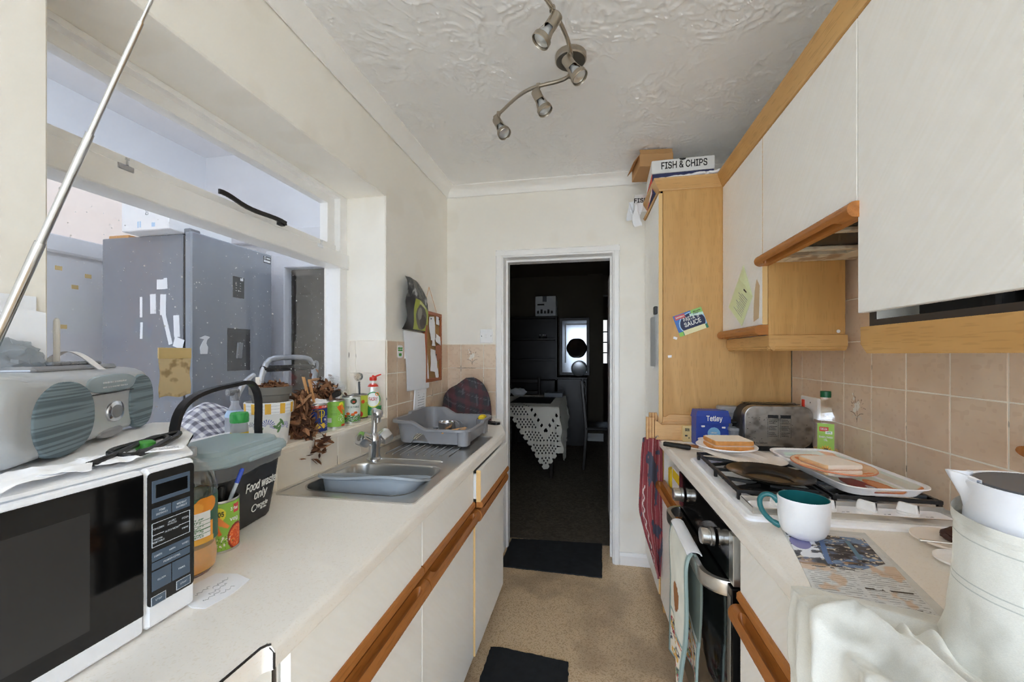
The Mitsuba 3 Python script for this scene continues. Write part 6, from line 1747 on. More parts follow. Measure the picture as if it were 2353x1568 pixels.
def bars(segs, z=TZ + 0.024, w=0.0055):
    ms = []
    for (xa, ya), (xb, yb) in segs:
        p, q = np.array([xa, ya, z]), np.array([xb, yb, z])
        d = (q - p) / np.linalg.norm(q - p)
        s = np.array([-d[1], d[0], 0]) * w
        ms.append(loft([c + np.array([-s * 1.0 + (0, 0, -0.005), s + (0, 0, -0.005), s * 0.8 + (0, 0, 0.004), -s * 0.8 + (0, 0, 0.004)]) for c in (p - d * w, q + d * w)]))
    return ms


for (x0, x1) in ((0.400, 0.612), (0.632, 0.868)):
    y0, y1 = 1.225, 1.655
    ym = (y0 + y1) / 2
    segs = [((x0, y0), (x1, y0)), ((x1, y0), (x1, y1)), ((x1, y1), (x0, y1)), ((x0, y1), (x0, y0)), ((x0, ym), (x1, ym))]
    for x, y, r in burn:
        if x0 < x < x1:
            for xc, yc in ((x0, y - 0.05), (x1, y - 0.05), (x0, y + 0.05), (x1, y + 0.05)):
                u_ = np.array([x - xc, y - yc])
                u_ /= np.linalg.norm(u_)
                segs.append(((xc, yc), (x - u_[0] * 0.022, y - u_[1] * 0.022)))
    legs = [bx(xc - 0.005, xc + 0.005, yc - 0.005, yc + 0.005, TZ, TZ + 0.02) for xc in (x0, x1) for yc in (y0, ym, y1)]
    part(hb, 'pan_support', cat(bars(segs), legs), 'm_black', 'black pan support', smooth=25)
PZ = TZ + 0.0285           # top of the pan supports


def plate_prof(r, h=0.020, well=0.62, t=0.004):
    return [(0, 0.0), (r * 0.58, 0.0), (r * well, 0.003), (r * 0.70, h * 0.45), (r, h), (r * 1.003, h + t * 0.5), (r * 0.995, h + t), (r * 0.70, h * 0.45 + t), (r * well, 0.003 + t), (0, t)]


def sandwich(name, lab, loc, rz, sx, sy, crust_side, h=0.013, gap=0.003, crust='#cf8f4e', crumb='#efe2cf', seed=0):
    """two slices; crusts along the sides named in crust_side"""
    k = thing(name, lab, 'sandwich')
    for s in range(2):
        z0 = s * (h + gap)
        nx = 30
        q = Polygon(rrect(sx, sy, 0.012, 6)).segmentize(0.003)
        ring = np.array(q.exterior.coords)[:-1]
        n_ = len(ring)
        rg = np.random.default_rng(seed + s)
        rings, cols = [], []
        for i, (f, z) in enumerate(((0.0, 0.0), (0.5, 0.0), (0.94, 0.0), (1.0, 0.0015), (1.012, h * 0.5), (1.0, h - 0.0015), (0.95, h), (0.5, h + 0.0015), (0.0, h + 0.001))):
            rings.append(np.c_[ring * f, np.full(n_, z0 + z) + 0.0006 * vnoise(np.c_[ring * 120, np.full(n_, i + s * 9)])])
            edge = np.zeros(n_, bool)
            if 0.99 < f:
                for sd in crust_side:
                    edge |= {'x+': ring[:, 0] > sx / 2 - 0.006, 'x-': ring[:, 0] < -sx / 2 + 0.006, 'y+': ring[:, 1] > sy / 2 - 0.006, 'y-': ring[:, 1] < -sy / 2 + 0.006}[sd]
            nn = vnoise(np.c_[ring * 60, np.full(n_, i)], 1, seed)[:, None]
            cols.append(np.where(edge[:, None], L(crust) * (0.75 + 0.5 * nn), L(crumb) * (0.93 + 0.1 * nn)))
        m = loft(rings, False, False)
        part(k, 'slice', mv(m, loc, rz), 'm_print_matt', smooth=40 if False else True, color=np.clip(np.vstack(cols), 0, 1))
    fz = vnoise(np.c_[rrect(sx * 0.97, sy * 0.97, 0.01, 6) * 50, np.zeros(24)])
    part(k, 'filling', mv(ext(rrect(sx * 0.955, sy * 0.955, 0.01, 6), gap + 0.001), (loc[0], loc[1], loc[2] + h - 0.0005), 0) if False else mv(mv(ext(rrect(sx * 0.955, sy * 0.955, 0.01, 6), gap + 0.001), (0, 0, h - 0.0005)), loc, rz), 'm_filling', smooth=False)
    return k


M('m_filling', '#c9a58c', 0.7)
M('m_cream', '#efe6dc', 0.25)
# cream oval dish, white plate with a sandwich on top of it
od = [r3(np.c_[0.515 + (a * np.cos(t) * math.cos(0.55) - b * np.sin(t) * math.sin(0.55)), 1.560 + (a * np.cos(t) * math.sin(0.55) * -1 - b * np.sin(t) * math.cos(0.55)) * -1 * -1], PZ + z) for a, b, z in
      ((0.0001, 0.0001, 0.001), (0.072, 0.040, 0.001), (0.078, 0.045, 0.004), (0.084, 0.050, 0.014), (0.125, 0.090, 0.017), (0.127, 0.092, 0.019), (0.124, 0.089, 0.0205), (0.086, 0.052, 0.018), (0.074, 0.042, 0.006), (0.0001, 0.0001, 0.005))]
ODX = (0.530, 1.535)


def oval(loc, rz, spec, tilt=0):
    return mv(loft([r3(np.c_[a * np.cos(t), b * np.sin(t)], z) for a, b, z in spec], False, False), loc, rz, tilt)


one('oval_dish', oval((0.520, 1.560, PZ), -58, ((0.0001, 0.0001, 0.001), (0.072, 0.040, 0.001), (0.078, 0.045, 0.004), (0.084, 0.050, 0.014), (0.148, 0.098, 0.017), (0.150, 0.100, 0.019), (0.147, 0.097, 0.0205), (0.086, 0.052, 0.018), (0.074, 0.042, 0.006), (0.0001, 0.0001, 0.005))), 'm_cream',
    'cream oval dish on the hob, under the white plate', 'dish', smooth=40)
one('plate', mv(lathe(plate_prof(0.102, 0.014), 64), (0.487, 1.622, PZ + 0.0215)), 'm_white', 'white plate carrying a crusty sandwich, on the cream oval dish', 'plate', smooth=40)
sandwich('sandwich', 'white bread sandwich with brown crusts on the white plate', (0.492, 1.622, PZ + 0.0275), 8, 0.135, 0.115, ('x+', 'y-', 'x-'), 0.0165, seed=1)
# smoked glass oval plate
scene['m_smoke'] = {'type': 'principledthin', 'base_color': C('#50463a'), 'roughness': 0.08, 'spec_trans': 0.45, 'diff_trans': 0.1, 'eta': 1.5}
M('m_smoke', '#22211f', 0.12)
one('smoked_glass_plate', oval((0.515, 1.328, PZ), -62, ((0.0001, 0.0001, 0.001), (0.062, 0.050, 0.001), (0.068, 0.056, 0.004), (0.074, 0.062, 0.012), (0.118, 0.100, 0.020), (0.121, 0.103, 0.022), (0.118, 0.100, 0.0235), (0.076, 0.064, 0.015), (0.066, 0.055, 0.005), (0.0001, 0.0001, 0.004))), 'm_smoke',
    'dark smoked glass oval plate on the near left burner', 'plate', smooth=40)
# mug
mg = thing('mug', 'wide white mug with a teal inside and teal handle, standing on the newspaper', 'mug')
MG = np.array([0.470, 1.030, ZT + 0.0018])
M('m_mug', '#e9eaec', 0.22)
M('m_teal', '#1f6468', 0.2)
mp = [(0, 0.003), (0.022, 0.003), (0.024, 0), (0.030, 0.001), (0.041, 0.010), (0.0465, 0.022), (0.0490, 0.040), (0.0500, 0.060), (0.0502, 0.086), (0.0488, 0.0885)]
part(mg, 'body', lathe(mp, 72, MG), 'm_mug', smooth=45)
part(mg, 'inside', lathe([(0.0488, 0.0885), (0.0470, 0.0875), (0.0465, 0.060), (0.0450, 0.035), (0.040, 0.014), (0.028, 0.008), (0, 0.007)][::-1], 72, MG), 'm_teal', 'teal glazed inside', smooth=45)
hd_ = np.array([-0.955, 0.296, 0])
hp = spline([MG + hd_ * 0.0475 + (0, 0, 0.070), MG + hd_ * 0.058 + (0, 0, 0.0815), MG + hd_ * 0.070 + (0, 0, 0.0845), MG + hd_ * 0.081 + (0, 0, 0.077), MG + hd_ * 0.084 + (0, 0, 0.060), MG + hd_ * 0.075 + (0, 0, 0.038), MG + hd_ * 0.062 + (0, 0, 0.025), MG + hd_ * 0.044 + (0, 0, 0.016)], 50)
part(mg, 'handle', tube(hp, np.r_[np.full(6, 0.0068), np.full(38, 0.0056), np.full(6, 0.0068)], 14), 'm_teal', 'teal handle', smooth=50)


# newspaper: printed page with pictures and columns
def painted(o, ex, ey, w, h, fn, nx, ny, bulge=None, th=0.0008):
    """printed sheet: fn(u, v) -> colours"""
    o, ex, ey = (np.asarray(q, float) for q in (o, ex, ey))
    n_ = np.cross(ex, ey)
    g = lambda u, v: o + ex * (u * w)[:, None] + ey * (v * h)[:, None] + n_ * (bulge(u, v) if bulge else 0 * u)[:, None]
    m = sheet(g, nx, ny, th)
    uv = sheet_uv(nx, ny)
    return m, np.clip(fn(uv[:, 0], uv[:, 1]), 0, 1)


def news(u, v):
    c = paint(len(u), '#d3d4d2')
    n1 = vnoise(np.c_[u * 9, v * 60, u * 0], 1, 1, 3)
    c = c * (0.86 + 0.22 * n1)[:, None]
    pic = (v > 0.47) & (v < 0.93) & (u < 0.93 - 0.9 * np.clip(0.58 - v, 0, 1) * 3)
    n2, n3 = vnoise(np.c_[u * 7, v * 26, u * 0 + 3], 1, 2, 3), vnoise(np.c_[u * 22, v * 60, u * 0 + 9], 1, 6, 2)
    p = np.where((n2 > 0.5)[:, None], L('#4d5a72'), L('#4c4a4c'))
    p = np.where((n2 > 0.60)[:, None], L('#6f86a3'), p)
    p = np.where((n3 > 0.68)[:, None], L('#c9bfae'), p)
    p = np.where((n2 < 0.36)[:, None], L('#2d2b2e'), p)
    c = np.where(pic[:, None], p, c)
    left = (u < 0.30) & (v > 0.56) & (v < 0.88)
    c = np.where((left & (n2 > 0.45))[:, None], L('#d9dbe0'), c)
    on(c, (np.hypot((u - 0.12) / 0.12, (v - 0.77) / 0.10) < 1), '#7d7aa5')
    on(c, (np.abs(u - 0.36 - 0.03 * np.sin(v * 9)) < 0.030) & (v > 0.50) & (v < 0.86), '#54709a')
    on(c, (np.abs(u - 0.70) < 0.028) & (v > 0.60) & (v < 0.86), '#5c7f92')
    tx_ = (v < 0.46) & (((v * 46) % 1) < 0.45) & (n3 > 0.42) & (((u * 2.05) % 1) > 0.08)
    c = np.where(tx_[:, None], c * 0.62, c)
    st = smoothstep_np(0.56, 0.68, vnoise(np.c_[u * 6, v * 9, u * 0 + 7], 1, 9, 3)) * (v < 0.55)
    c = c * (1 - st[:, None] * 0.55) + L('#c69a66') * (st[:, None] * 0.55)
    on(c, (v < 0.075) & (u < 0.75) & (v > 0.0), '#5f8cb4')
    on(c, (np.abs(v - 0.455) < 0.006) & (u > 0.1) & (u < 0.55) & (n3 > 0.38), '#3a3a3c')
    on(c, (np.abs(v - 0.26) < 0.007) & (u > 0.52) & (u < 0.95) & (n3 > 0.38), '#46413c')
    on(c, (np.abs(v - 0.10) < 0.007) & (u > 0.55) & (u < 0.97) & (n3 > 0.38), '#46413c')
    return c


def smoothstep_np(a, b, x):
    q = np.clip((x - a) / (b - a), 0, 1)
    return q * q * (3 - 2 * q)


m_, c_ = painted((0.365, 0.740, ZT + 0.0014), (0.998, -0.06, 0), (0.24, 0.971, 0), 0.165, 0.345, news, 150, 260)
one('newspaper', m_, 'm_print', 'stained printed magazine page with blue pictures lying on the worktop under the mug', 'newspaper', smooth=True, color=c_)
m_, c_ = painted((0.375, 0.750, ZT + 0.0004), (0.998, -0.05, 0), (0.20, 0.98, 0), 0.176, 0.345, lambda u, v: paint(len(u), '#cfcfca') * (0.9 + 0.2 * vnoise(np.c_[u * 5, v * 40, u * 0]))[:, None], 20, 30)
one('magazine_sheet', m_, 'm_print', 'pale page lying under the printed magazine page, its right edge showing', 'newspaper', smooth=True, color=c_)


# tray with a plate and a sandwich
def traypic(x, y):
    """x across (0..1), y from the near end (0..1)"""
    c = paint(len(x), '#dfe3d8')
    n1 = vnoise(np.c_[x * 4, y * 6, x * 0 + 2], 1, 3, 3)
    c = np.where((n1 > 0.55)[:, None], L('#cfe0d6'), c)
    c = np.where((np.abs(x - 0.16) < 0.10)[:, None] & (n1 > 0.45)[:, None], L('#c9c9cf'), c)
    on(c, np.hypot((x - 0.42) / 0.20, (y - 0.17) / 0.22) < 1, '#8f2f35')
    on(c, np.hypot((x - 0.55) / 0.17, (y - 0.06) / 0.07) < 1, '#2d2c30')
    on(c, np.hypot((x - 0.52) / 0.06, (y - 0.13) / 0.05) < 1, '#c3bcc0')
    on(c, (np.hypot((x - 0.74) / 0.15, (y - 0.18) / 0.16) < 1), '#d98a4e')
    on(c, (np.hypot((x - 0.74) / 0.15, (y - 0.18) / 0.16) < 0.7), '#e3a571')
    on(c, (np.hypot((x - 0.88) / 0.10, (y - 0.06) / 0.07) < 1), '#e0893f')
    on(c, np.hypot((x - 0.55) / 0.20, (y - 0.92) / 0.10) < 1, '#17181a')
    on(c, (np.hypot((x - 0.72) / 0.25, (y - 0.90) / 0.14) < 1) & (np.hypot((x - 0.72) / 0.25, (y - 0.90) / 0.14) > 0.7), '#e3b694')
    on(c, np.hypot((x - 0.62) / 0.05, (y - 0.88) / 0.03) < 1, '#b9a14c')
    on(c, np.hypot((x - 0.93) / 0.04, (y - 0.62) / 0.05) < 1, '#cc4a35')
    on(c, np.hypot((x - 0.97) / 0.04, (y - 0.56) / 0.05) < 1, '#7e9ccc')
    return c


ty = thing('tray', 'white melamine tray with a food picture, across the back of the hob', 'tray')
TX, TY, TW, TL_ = 0.738, 1.415, 0.205, 0.425
TA = 4.0


def tray_(m):
    return mv(m, (TX, TY, PZ + 0.004), TA, 0.6)


tr_ = [(TW - 0.05, TL_ - 0.06, 0.035, 0.0), (TW - 0.028, TL_ - 0.036, 0.04, 0.002), (TW, TL_, 0.05, 0.024), (TW + 0.012, TL_ + 0.014, 0.052, 0.0265), (TW + 0.012, TL_ + 0.014, 0.052, 0.0285), (TW - 0.001, TL_ - 0.001, 0.05, 0.0275), (TW - 0.030, TL_ - 0.038, 0.04, 0.0055), (TW - 0.052, TL_ - 0.062, 0.035, 0.0045)]
tb = loft([r3(rrect(w, l, r, 10), z) for w, l, r, z in tr_])
slot = tf(ext(Polygon(rrect(0.075, 0.010, 0.0045, 5)), 0.06), (0.0, -0.245, 0.0155), (1, 0, 0), (0, 0, 1), (0, 1, 0))
try:
    tb = diff(tb, tf(ext(Polygon(rrect(0.075, 0.011, 0.005, 5)), 0.08), (0.0, -0.180, 0.0155), (1, 0, 0), (0, 0, 1)))
except Exception as e:
    print('tray', e)
part(ty, 'tray', tray_(tb), 'm_enamel', smooth=35)
m_, c_ = painted((-TW / 2 + 0.026, -TL_ / 2 + 0.032, 0.0049), (1, 0, 0), (0, 1, 0), TW - 0.052, TL_ - 0.064, traypic, 90, 180, None, 0.0004)
part(ty, 'picture', tray_(m_), 'm_print', 'printed still life', smooth=True, color=c_)
# picture carries on up the sloping sides of the tray
sp_ = [(tr_[6][0] - 0.001, tr_[6][1] - 0.001, 0.04, 0.0060), (TW - 0.008, TL_ - 0.009, 0.048, 0.0232)]
rs = [r3(rrect(w, l, r, 10), z + 0.0004) for w, l, r, z in sp_]
m_ = loft([rs[0] * (1 - q) + rs[1] * q for q in np.linspace(0, 1, 12)], False, False)
v_ = np.array(m_.vertices)
part(ty, 'side_picture', tray_(m_), 'm_print', smooth=True, color=np.clip(traypic(v_[:, 0] / TW + 0.5, v_[:, 1] / TL_ + 0.5), 0, 1))


def plate_col(v):
    r, a = np.hypot(v[:, 0], v[:, 1]), np.arctan2(v[:, 1], v[:, 0])
    c = paint(len(v), '#f1e6da')
    n1 = vnoise(np.c_[v[:, :2] * 40, v[:, 2] * 0], 1, 4)
    c = np.where(((r > 0.062) & (r < 0.098) & (v[:, 2] > 0.002))[:, None], L('#eec9a4') * (0.85 + 0.3 * n1)[:, None], c)
    for q in range(6):
        on(c, (np.hypot(v[:, 0] - 0.080 * math.cos(q * 1.05 + 0.3), v[:, 1] - 0.080 * math.sin(q * 1.05 + 0.3)) < 0.013), '#e88f55')
    on(c, (r > 0.0985) & (v[:, 2] > 0.012), '#d98a66')
    return c


def plate_fine(r, h):
    pr = plate_prof(r, h)
    q = []
    for (r0, z0), (r1, z1) in zip(pr, pr[1:]):
        n_ = max(2, int(abs(r1 - r0) / 0.0025))
        q += [(r0 + (r1 - r0) * s / n_, z0 + (z1 - z0) * s / n_) for s in range(n_)]
    return lathe(q + [pr[-1]], 120)


pm = plate_fine(0.100, 0.018)
pc = plate_col(np.array(pm.vertices))
vz = np.array(pm.vertices)
half = len(vz)
under = np.arange(half) < half * 0.45
pc[under] = L('#f0efee')
one('fruit_plate', mv(pm, (0.680, 1.330, PZ + 0.034), 0, 1.5, 2.0), 'm_print', 'plate with an orange fruit rim on the tray, a sandwich on it', 'plate', smooth=True, color=pc)
sandwich('sandwich', 'pale crustless looking sandwich on the orange rimmed plate', (0.668, 1.318, PZ + 0.040), 12, 0.105, 0.112, ('x-',), 0.013, crust='#e3b98a', crumb='#efe2d3', seed=5)
# ================================================================ back of the right hand worktop
# toaster
ts = thing('toaster', 'dirty stainless steel toaster with a black base, against the oak panel', 'toaster')


def dirty(p, n, uv):
    return mix(L('#a5a29c'), L('#6e6a62'), smoothstep(0.45, 0.75, fbm(p.x * 26, p.y * 26, p.z * 26)))


M('m_toaster', proc(dirty), 0.3, 0.85)
TO = (0.775, 1.985)
tw, td, thh = 0.285, 0.150, 0.196
trp = [(0.0, 0.018), (0.0, 0.05), (0.003, 0.12), (0.008, 0.150), (0.020, 0.176), (0.036, 0.190), (0.055, thh)]
part(ts, 'base', loft([r3(rrect(tw + 0.004, td + 0.004, 0.03, 8, TO), ZT + z) for z in (0.003, 0.006, 0.024)]), 'm_black', 'black plastic base')
part(ts, 'end', loft([r3(rrect(tw - 2 * i, td - i * 0.9, 0.035, 8, TO), ZT + z) for i, z in trp]), 'm_dark', 'dark grey end cheeks', smooth=40)
fs = rrect(tw - 0.020, thh - 0.024, 0.045, 14, (TO[0], ZT + 0.022 + (thh - 0.024) / 2))
part(ts, 'front', loft([np.c_[TO[0] + (fs[:, 0] - TO[0]) * s, np.full(len(fs), TO[1] - td / 2 - y), ZT + 0.09 + (fs[:, 1] - ZT - 0.09) * s] for s, y in ((1.0, -0.03), (1.0, 0.004), (0.985, 0.008), (0.95, 0.0095))]), 'm_toaster', 'spotted steel front', smooth=35)
part(ts, 'slot', cat(bx(TO[0] - 0.105, TO[0] + 0.105, TO[1] - 0.032, TO[1] - 0.010, ZT + thh - 0.001, ZT + thh + 0.0015, 0), bx(TO[0] - 0.105, TO[0] + 0.105, TO[1] + 0.010, TO[1] + 0.032, ZT + thh - 0.001, ZT + thh + 0.0015, 0)), 'm_black_gloss', smooth=False)
part(ts, 'lever', bx(TO[0] - tw / 2 - 0.022, TO[0] - tw / 2 + 0.004, TO[1] - 0.02, TO[1] + 0.02, ZT + 0.105, ZT + 0.118, 0.004), 'm_black')
fy = TO[1] - td / 2 - 0.0098
lg = []
for q in range(2):
    x0 = TO[0] - 0.042 + q * 0.048
    part(ts, 'label_header', bx(x0, x0 + 0.040, fy - 0.0004, fy + 0.0006, ZT + 0.142, ZT + 0.156, 0), 'm_black', smooth=False)
    rows = [bx(x0 + 0.004, x0 + 0.036 - 0.008 * ((r * 7 + q) % 3) / 2, fy - 0.0004, fy + 0.0006, ZT + 0.066 + r * 0.0068, ZT + 0.0684 + r * 0.0068, 0) for r in range(11) if r not in (3, 7)]
    lg += rows + [bx(x0, x0 + 0.0008, fy - 0.0004, fy + 0.0006, ZT + 0.060, ZT + 0.142, 0), bx(x0 + 0.0392, x0 + 0.040, fy - 0.0004, fy + 0.0006, ZT + 0.060, ZT + 0.142, 0)]
part(ts, 'instructions', cat(lg), 'm_dark', 'small printed instructions', smooth=False)
part(ts, 'maker_mark', cat(tf(lathe([(0, 0), (0.0065, 0), (0.0065, 0.0006), (0, 0.0006)], 24), (TO[0] - 0.098, fy + 0.0004, ZT + 0.036), (1, 0, 0), (0, 0, 1)), text('Russell Hobbs', 0.0055, (TO[0] - 0.066, fy, ZT + 0.036), (1, 0, 0), (0, 0, 1), 0.0006, w=0.042)), 'm_dark', smooth=False)
rg = np.random.default_rng(12)
sp_ = []
for q in range(26):
    sp_.append(tf(lathe([(0, 0), (0.0016, 0), (0.0014, 0.0006), (0, 0.0007)], 8), (TO[0] + rg.uniform(-0.12, -0.05) if q < 18 else TO[0] + rg.uniform(-0.05, 0.12), fy, ZT + rg.uniform(0.03, 0.15)), (1, 0, 0), (0, 0, 1)).apply_scale(1.0))
part(ts, 'splashes', cat(sp_), 'm_black', 'black specks of dirt', smooth=False, kind='stuff')
# sunflower oil
ob = thing('oil_bottle', 'clear plastic sunflower oil bottle with a green cap and green label', 'bottle')
OB = np.array([0.868, 1.737, ZT])
OA = math.degrees(math.atan2(-1.775, -0.874)) + 90


def oring(f, z):
    return r3(rrect(0.078 * f, 0.078 * f, 0.018 * f, 8), z)


oz = [(0.90, 0.001), (1.0, 0.006)]
for q in range(12):
    oz += [(1.0, 0.012 + q * 0.0125), (0.965, 0.017 + q * 0.0125), (0.965, 0.019 + q * 0.0125)]
oz += [(1.0, 0.166), (1.0, 0.180), (0.93, 0.200), (0.74, 0.220), (0.48, 0.236), (0.36, 0.243), (0.34, 0.255)]
part(ob, 'body', mv(loft([oring(f, z) for f, z in oz]), OB, OA), 'm_clear', smooth=40)
M('m_oil', '#b08a25', 0.15)
part(ob, 'oil', mv(loft([oring(f * 0.96, z) for f, z in ((0.85, 0.003), (0.97, 0.008), (0.97, 0.055), (0.93, 0.056))]), OB, OA), 'm_oil', 'inch of yellow oil', smooth=40)
M('m_cap_green', '#0f5a35', 0.4)
part(ob, 'cap', mv(lathe([(0, 0.250), (0.0165, 0.250), (0.0170, 0.252), (0.0170, 0.270), (0.0155, 0.273), (0, 0.273)], 32), OB), 'm_cap_green', 'dark green cap')


def lab_oil(u, v):
    c = paint(len(u), '#a3c957')
    x, y = (u - 0.5) * 0.050, v * 0.135
    on(c, (x > -0.019) & (x < 0.008) & (y > 0.108) & (y < 0.123), '#cf4436')
    on(c, (x > -0.001) & (x < 0.019) & (y > 0.100) & (y < 0.110), '#eef2ea')
    d, a = np.hypot(x - 0.0005, y - 0.040), np.arctan2(y - 0.040, x)
    pet = 0.0185 + 0.0035 * np.cos(a * 15)
    on(c, d < pet, '#e9b93a')
    on(c, (d < pet) & (d > pet - 0.0035) & (np.cos(a * 15 + 2.6) > 0.55), '#5a3516')
    on(c, d < 0.0115, '#33190e')
    on(c, (y < 0.012) & (x < -0.006) & (x > -0.020) & (((x * 1000) % 5) < 3), '#24331a')
    return c


m_, c_ = painted((-0.025, -0.0398, 0.008), (1, 0, 0), (0, 0, 1), 0.050, 0.148, lab_oil, 90, 200, None, 0.0005)
part(ob, 'label', mv(m_, OB, OA - 12) if False else mv(m_, OB, OA), 'm_print', 'green label with a sunflower', smooth=True, color=c_)
for s_, h, y, z, w, mt in (('DELIA', 0.0075, -0.0055, 0.1345, 0.020, 'm_text_white'), ('oil', 0.0055, 0.009, 0.1235, 0.012, 'm_lid_green'), ('SUNFLOWER', 0.0068, 0, 0.105, 0.040, 'm_text_white'), ('OIL', 0.0068, 0, 0.0945, 0.011, 'm_text_white'), ('1L', 0.0065, -0.013, 0.0135, 0.008, 'm_dark'), ('e', 0.006, -0.003, 0.0135, 0.005, 'm_dark')):
    part(ob, 'lettering', mv(text(s_, h, (y, -0.0402, z), (1, 0, 0), (0, 0, 1), 0.0005, True, w=w), OB, OA), mt, smooth=False)
# wall socket behind it
k = thing('power_socket', 'white socket plate on the tiles behind the oil bottle with a red rocker', 'socket')
part(k, 'plate', bx(XR - 0.020, XR - 0.008, 1.872, 2.012, 1.005, 1.093, 0.003), 'm_white')
part(k, 'rocker', bx(XR - 0.026, XR - 0.019, 1.975, 1.992, 1.045, 1.078, 0.002), 'm_red', 'red neon rocker')
part(k, 'screw', tf(lathe([(0, 0), (0.003, 0), (0.0025, 0.001), (0, 0.001)], 12), (XR - 0.020, 1.93, 1.07), (0, -1, 0), (0, 0, 1)), 'm_dark')
# tea box
tb_ = thing('tea_box', 'blue tea box with white lettering and a folded lid, in front of the oak panel', 'box')
M('m_tea', '#2c46a0', 0.35)
M('m_tea_light', '#7cb7e0', 0.4)
TBX = lambda m: mv(m, (0.534, 2.005, ZT + 0.0005), 4)
part(tb_, 'box', TBX(bx(-0.070, 0.070, -0.030, 0.040, 0, 0.128, 0.0015)), 'm_tea')
part(tb_, 'lid', TBX(cat(loft([np.array([(x0, y, z) for x0, y, z in ((-w, -0.030 - o, zz), (w, -0.030 - o, zz), (w, 0.040, zz), (-w, 0.040, zz))]) for w, o, zz in ((0.073, 0.012, 0.122), (0.073, 0.008, 0.128), (0.066, 0.002, 0.158))]))), 'm_tea', smooth=20)
part(tb_, 'lid_flap', TBX(tf(ext(Polygon([(-0.073, 0.034), (0.073, 0.034), (0.073, 0.004), (0.03, 0.002), (0.012, -0.004), (-0.012, -0.004), (-0.03, 0.002), (-0.073, 0.004)]), 0.0012), (0, -0.0425, 0.100), (1, 0, 0), (0, 0, 1))), 'm_tea', smooth=False)
cy = -0.0305
disk_ = lambda r, x, z, y, n_=48: tf(lathe([(0, 0), (r, 0), (r, 0.0006), (0, 0.0006)], n_), (x, y, z), (1, 0, 0), (0, 0, 1))
part(tb_, 'circle', TBX(disk_(0.027, 0.006, 0.056, cy)), 'm_tea_light', 'pale blue printed circle')
part(tb_, 'window', TBX(cat(bx(-0.048, -0.033, cy - 0.0007, cy, 0.083, 0.091, 0))), 'm_text_white', smooth=False)
part(tb_, 'window', TBX(cat(bx(0.040, 0.055, cy - 0.0007, cy, 0.079, 0.087, 0))), 'm_text_white', smooth=False)
part(tb_, 'seal', TBX(tube([(-0.053 + 0.0085 * math.cos(q), cy - 0.0006, 0.024 + 0.0085 * math.sin(q)) for q in np.linspace(0, 2 * np.pi, 25)[:-1]], 0.0009, 6, True)), 'm_text_white', 'small round white seal')
part(tb_, 'lettering', TBX(cat(text('Tetley', 0.023, (0.003, -0.0440, 0.122), (1, 0, 0), (0, 0, 1), 0.0008, True, w=0.068), text('DECAF', 0.0062, (0.006, cy - 0.0012, 0.058), (1, 0, 0), (0, 0, 1), 0.0004, True, w=0.027), text('the original', 0.0035, (0.006, cy - 0.0012, 0.049), (1, 0, 0), (0, 0, 1), 0.0003, w=0.034))), 'm_text_white', 'white lettering', smooth=False)
# plastic tubs
for i, (x, y, w, h, lab) in enumerate(((0.620, 2.055, 0.085, 0.172, 'tall cloudy plastic tub behind the tea box'), (0.640, 1.968, 0.080, 0.088, 'small cloudy plastic tub with a printed label, in front of the toaster'))):
    k = thing('plastic_tub', lab, 'tub')
    part(k, 'tub', loft([r3(rrect(w * f, w * 0.7 * f, 0.015, 6, (x, y)), ZT + z) for f, z in ((0.8, 0.001), (0.84, 0.004), (0.92, h * 0.86))]), 'm_milky', smooth=35)
    part(k, 'lid', loft([r3(rrect(w * f, w * 0.72 * f, 0.018, 6, (x, y)), ZT + z) for f, z in ((0.94, h * 0.84), (1.02, h * 0.87), (1.02, h * 0.96), (0.95, h), (0.5, h))]), 'm_milky', smooth=35)
    if i:
        part(k, 'label', mv(cat(bx(-0.012, 0.026, -0.0005, 0.0005, 0.008, 0.060, 0)), (x, y - 0.0268, ZT), 0, 4), 'm_paper', smooth=False)
        part(k, 'label_print', mv(cat(*[bx(-0.009, 0.020 - 0.006 * (q % 2), -0.0010, -0.0004, 0.014 + q * 0.007, 0.0165 + q * 0.007, 0) for q in range(6)]), (x, y - 0.0268, ZT), 0, 4), 'm_grey_plastic', smooth=False)
# ramekin with an orange pudding
k = thing('ramekin', 'small white bowl with something orange in it, half hidden by the sandwich', 'bowl')
part(k, 'bowl', lathe([(0, 0), (0.030, 0), (0.034, 0.003), (0.044, 0.040), (0.0445, 0.043), (0.041, 0.043), (0.032, 0.008), (0, 0.006)], 48, (0.503, 1.905, ZT + 0.0005)), 'm_white', smooth=35)
part(k, 'filling', lathe([(0, 0.030), (0.037, 0.030), (0.0375, 0.032), (0.02, 0.034), (0, 0.034)], 40, (0.503, 1.905, ZT + 0.0005)), 'm_orange_print', 'orange filling', smooth=30)
# small card box with print
k = thing('card_box', 'cream card packet with small black print, left of the tea box', 'packet')
part(k, 'box', mv(bx(-0.045, 0.045, -0.012, 0.012, 0, 0.075, 0.001), (0.468, 2.055, ZT + 0.0005), 3), 'm_tape')
part(k, 'print', mv(cat(*[bx(-0.034 + q * 0.005, -0.031 + q * 0.005, -0.0128, -0.012, 0.050, 0.064, 0) for q in range(4)], bx(-0.035, -0.024, -0.0128, -0.012, 0.026, 0.032, 0), bx(-0.019, -0.015, -0.0128, -0.012, 0.016, 0.022, 0)), (0.468, 2.055, ZT + 0.0005), 3), 'm_dark', smooth=False)
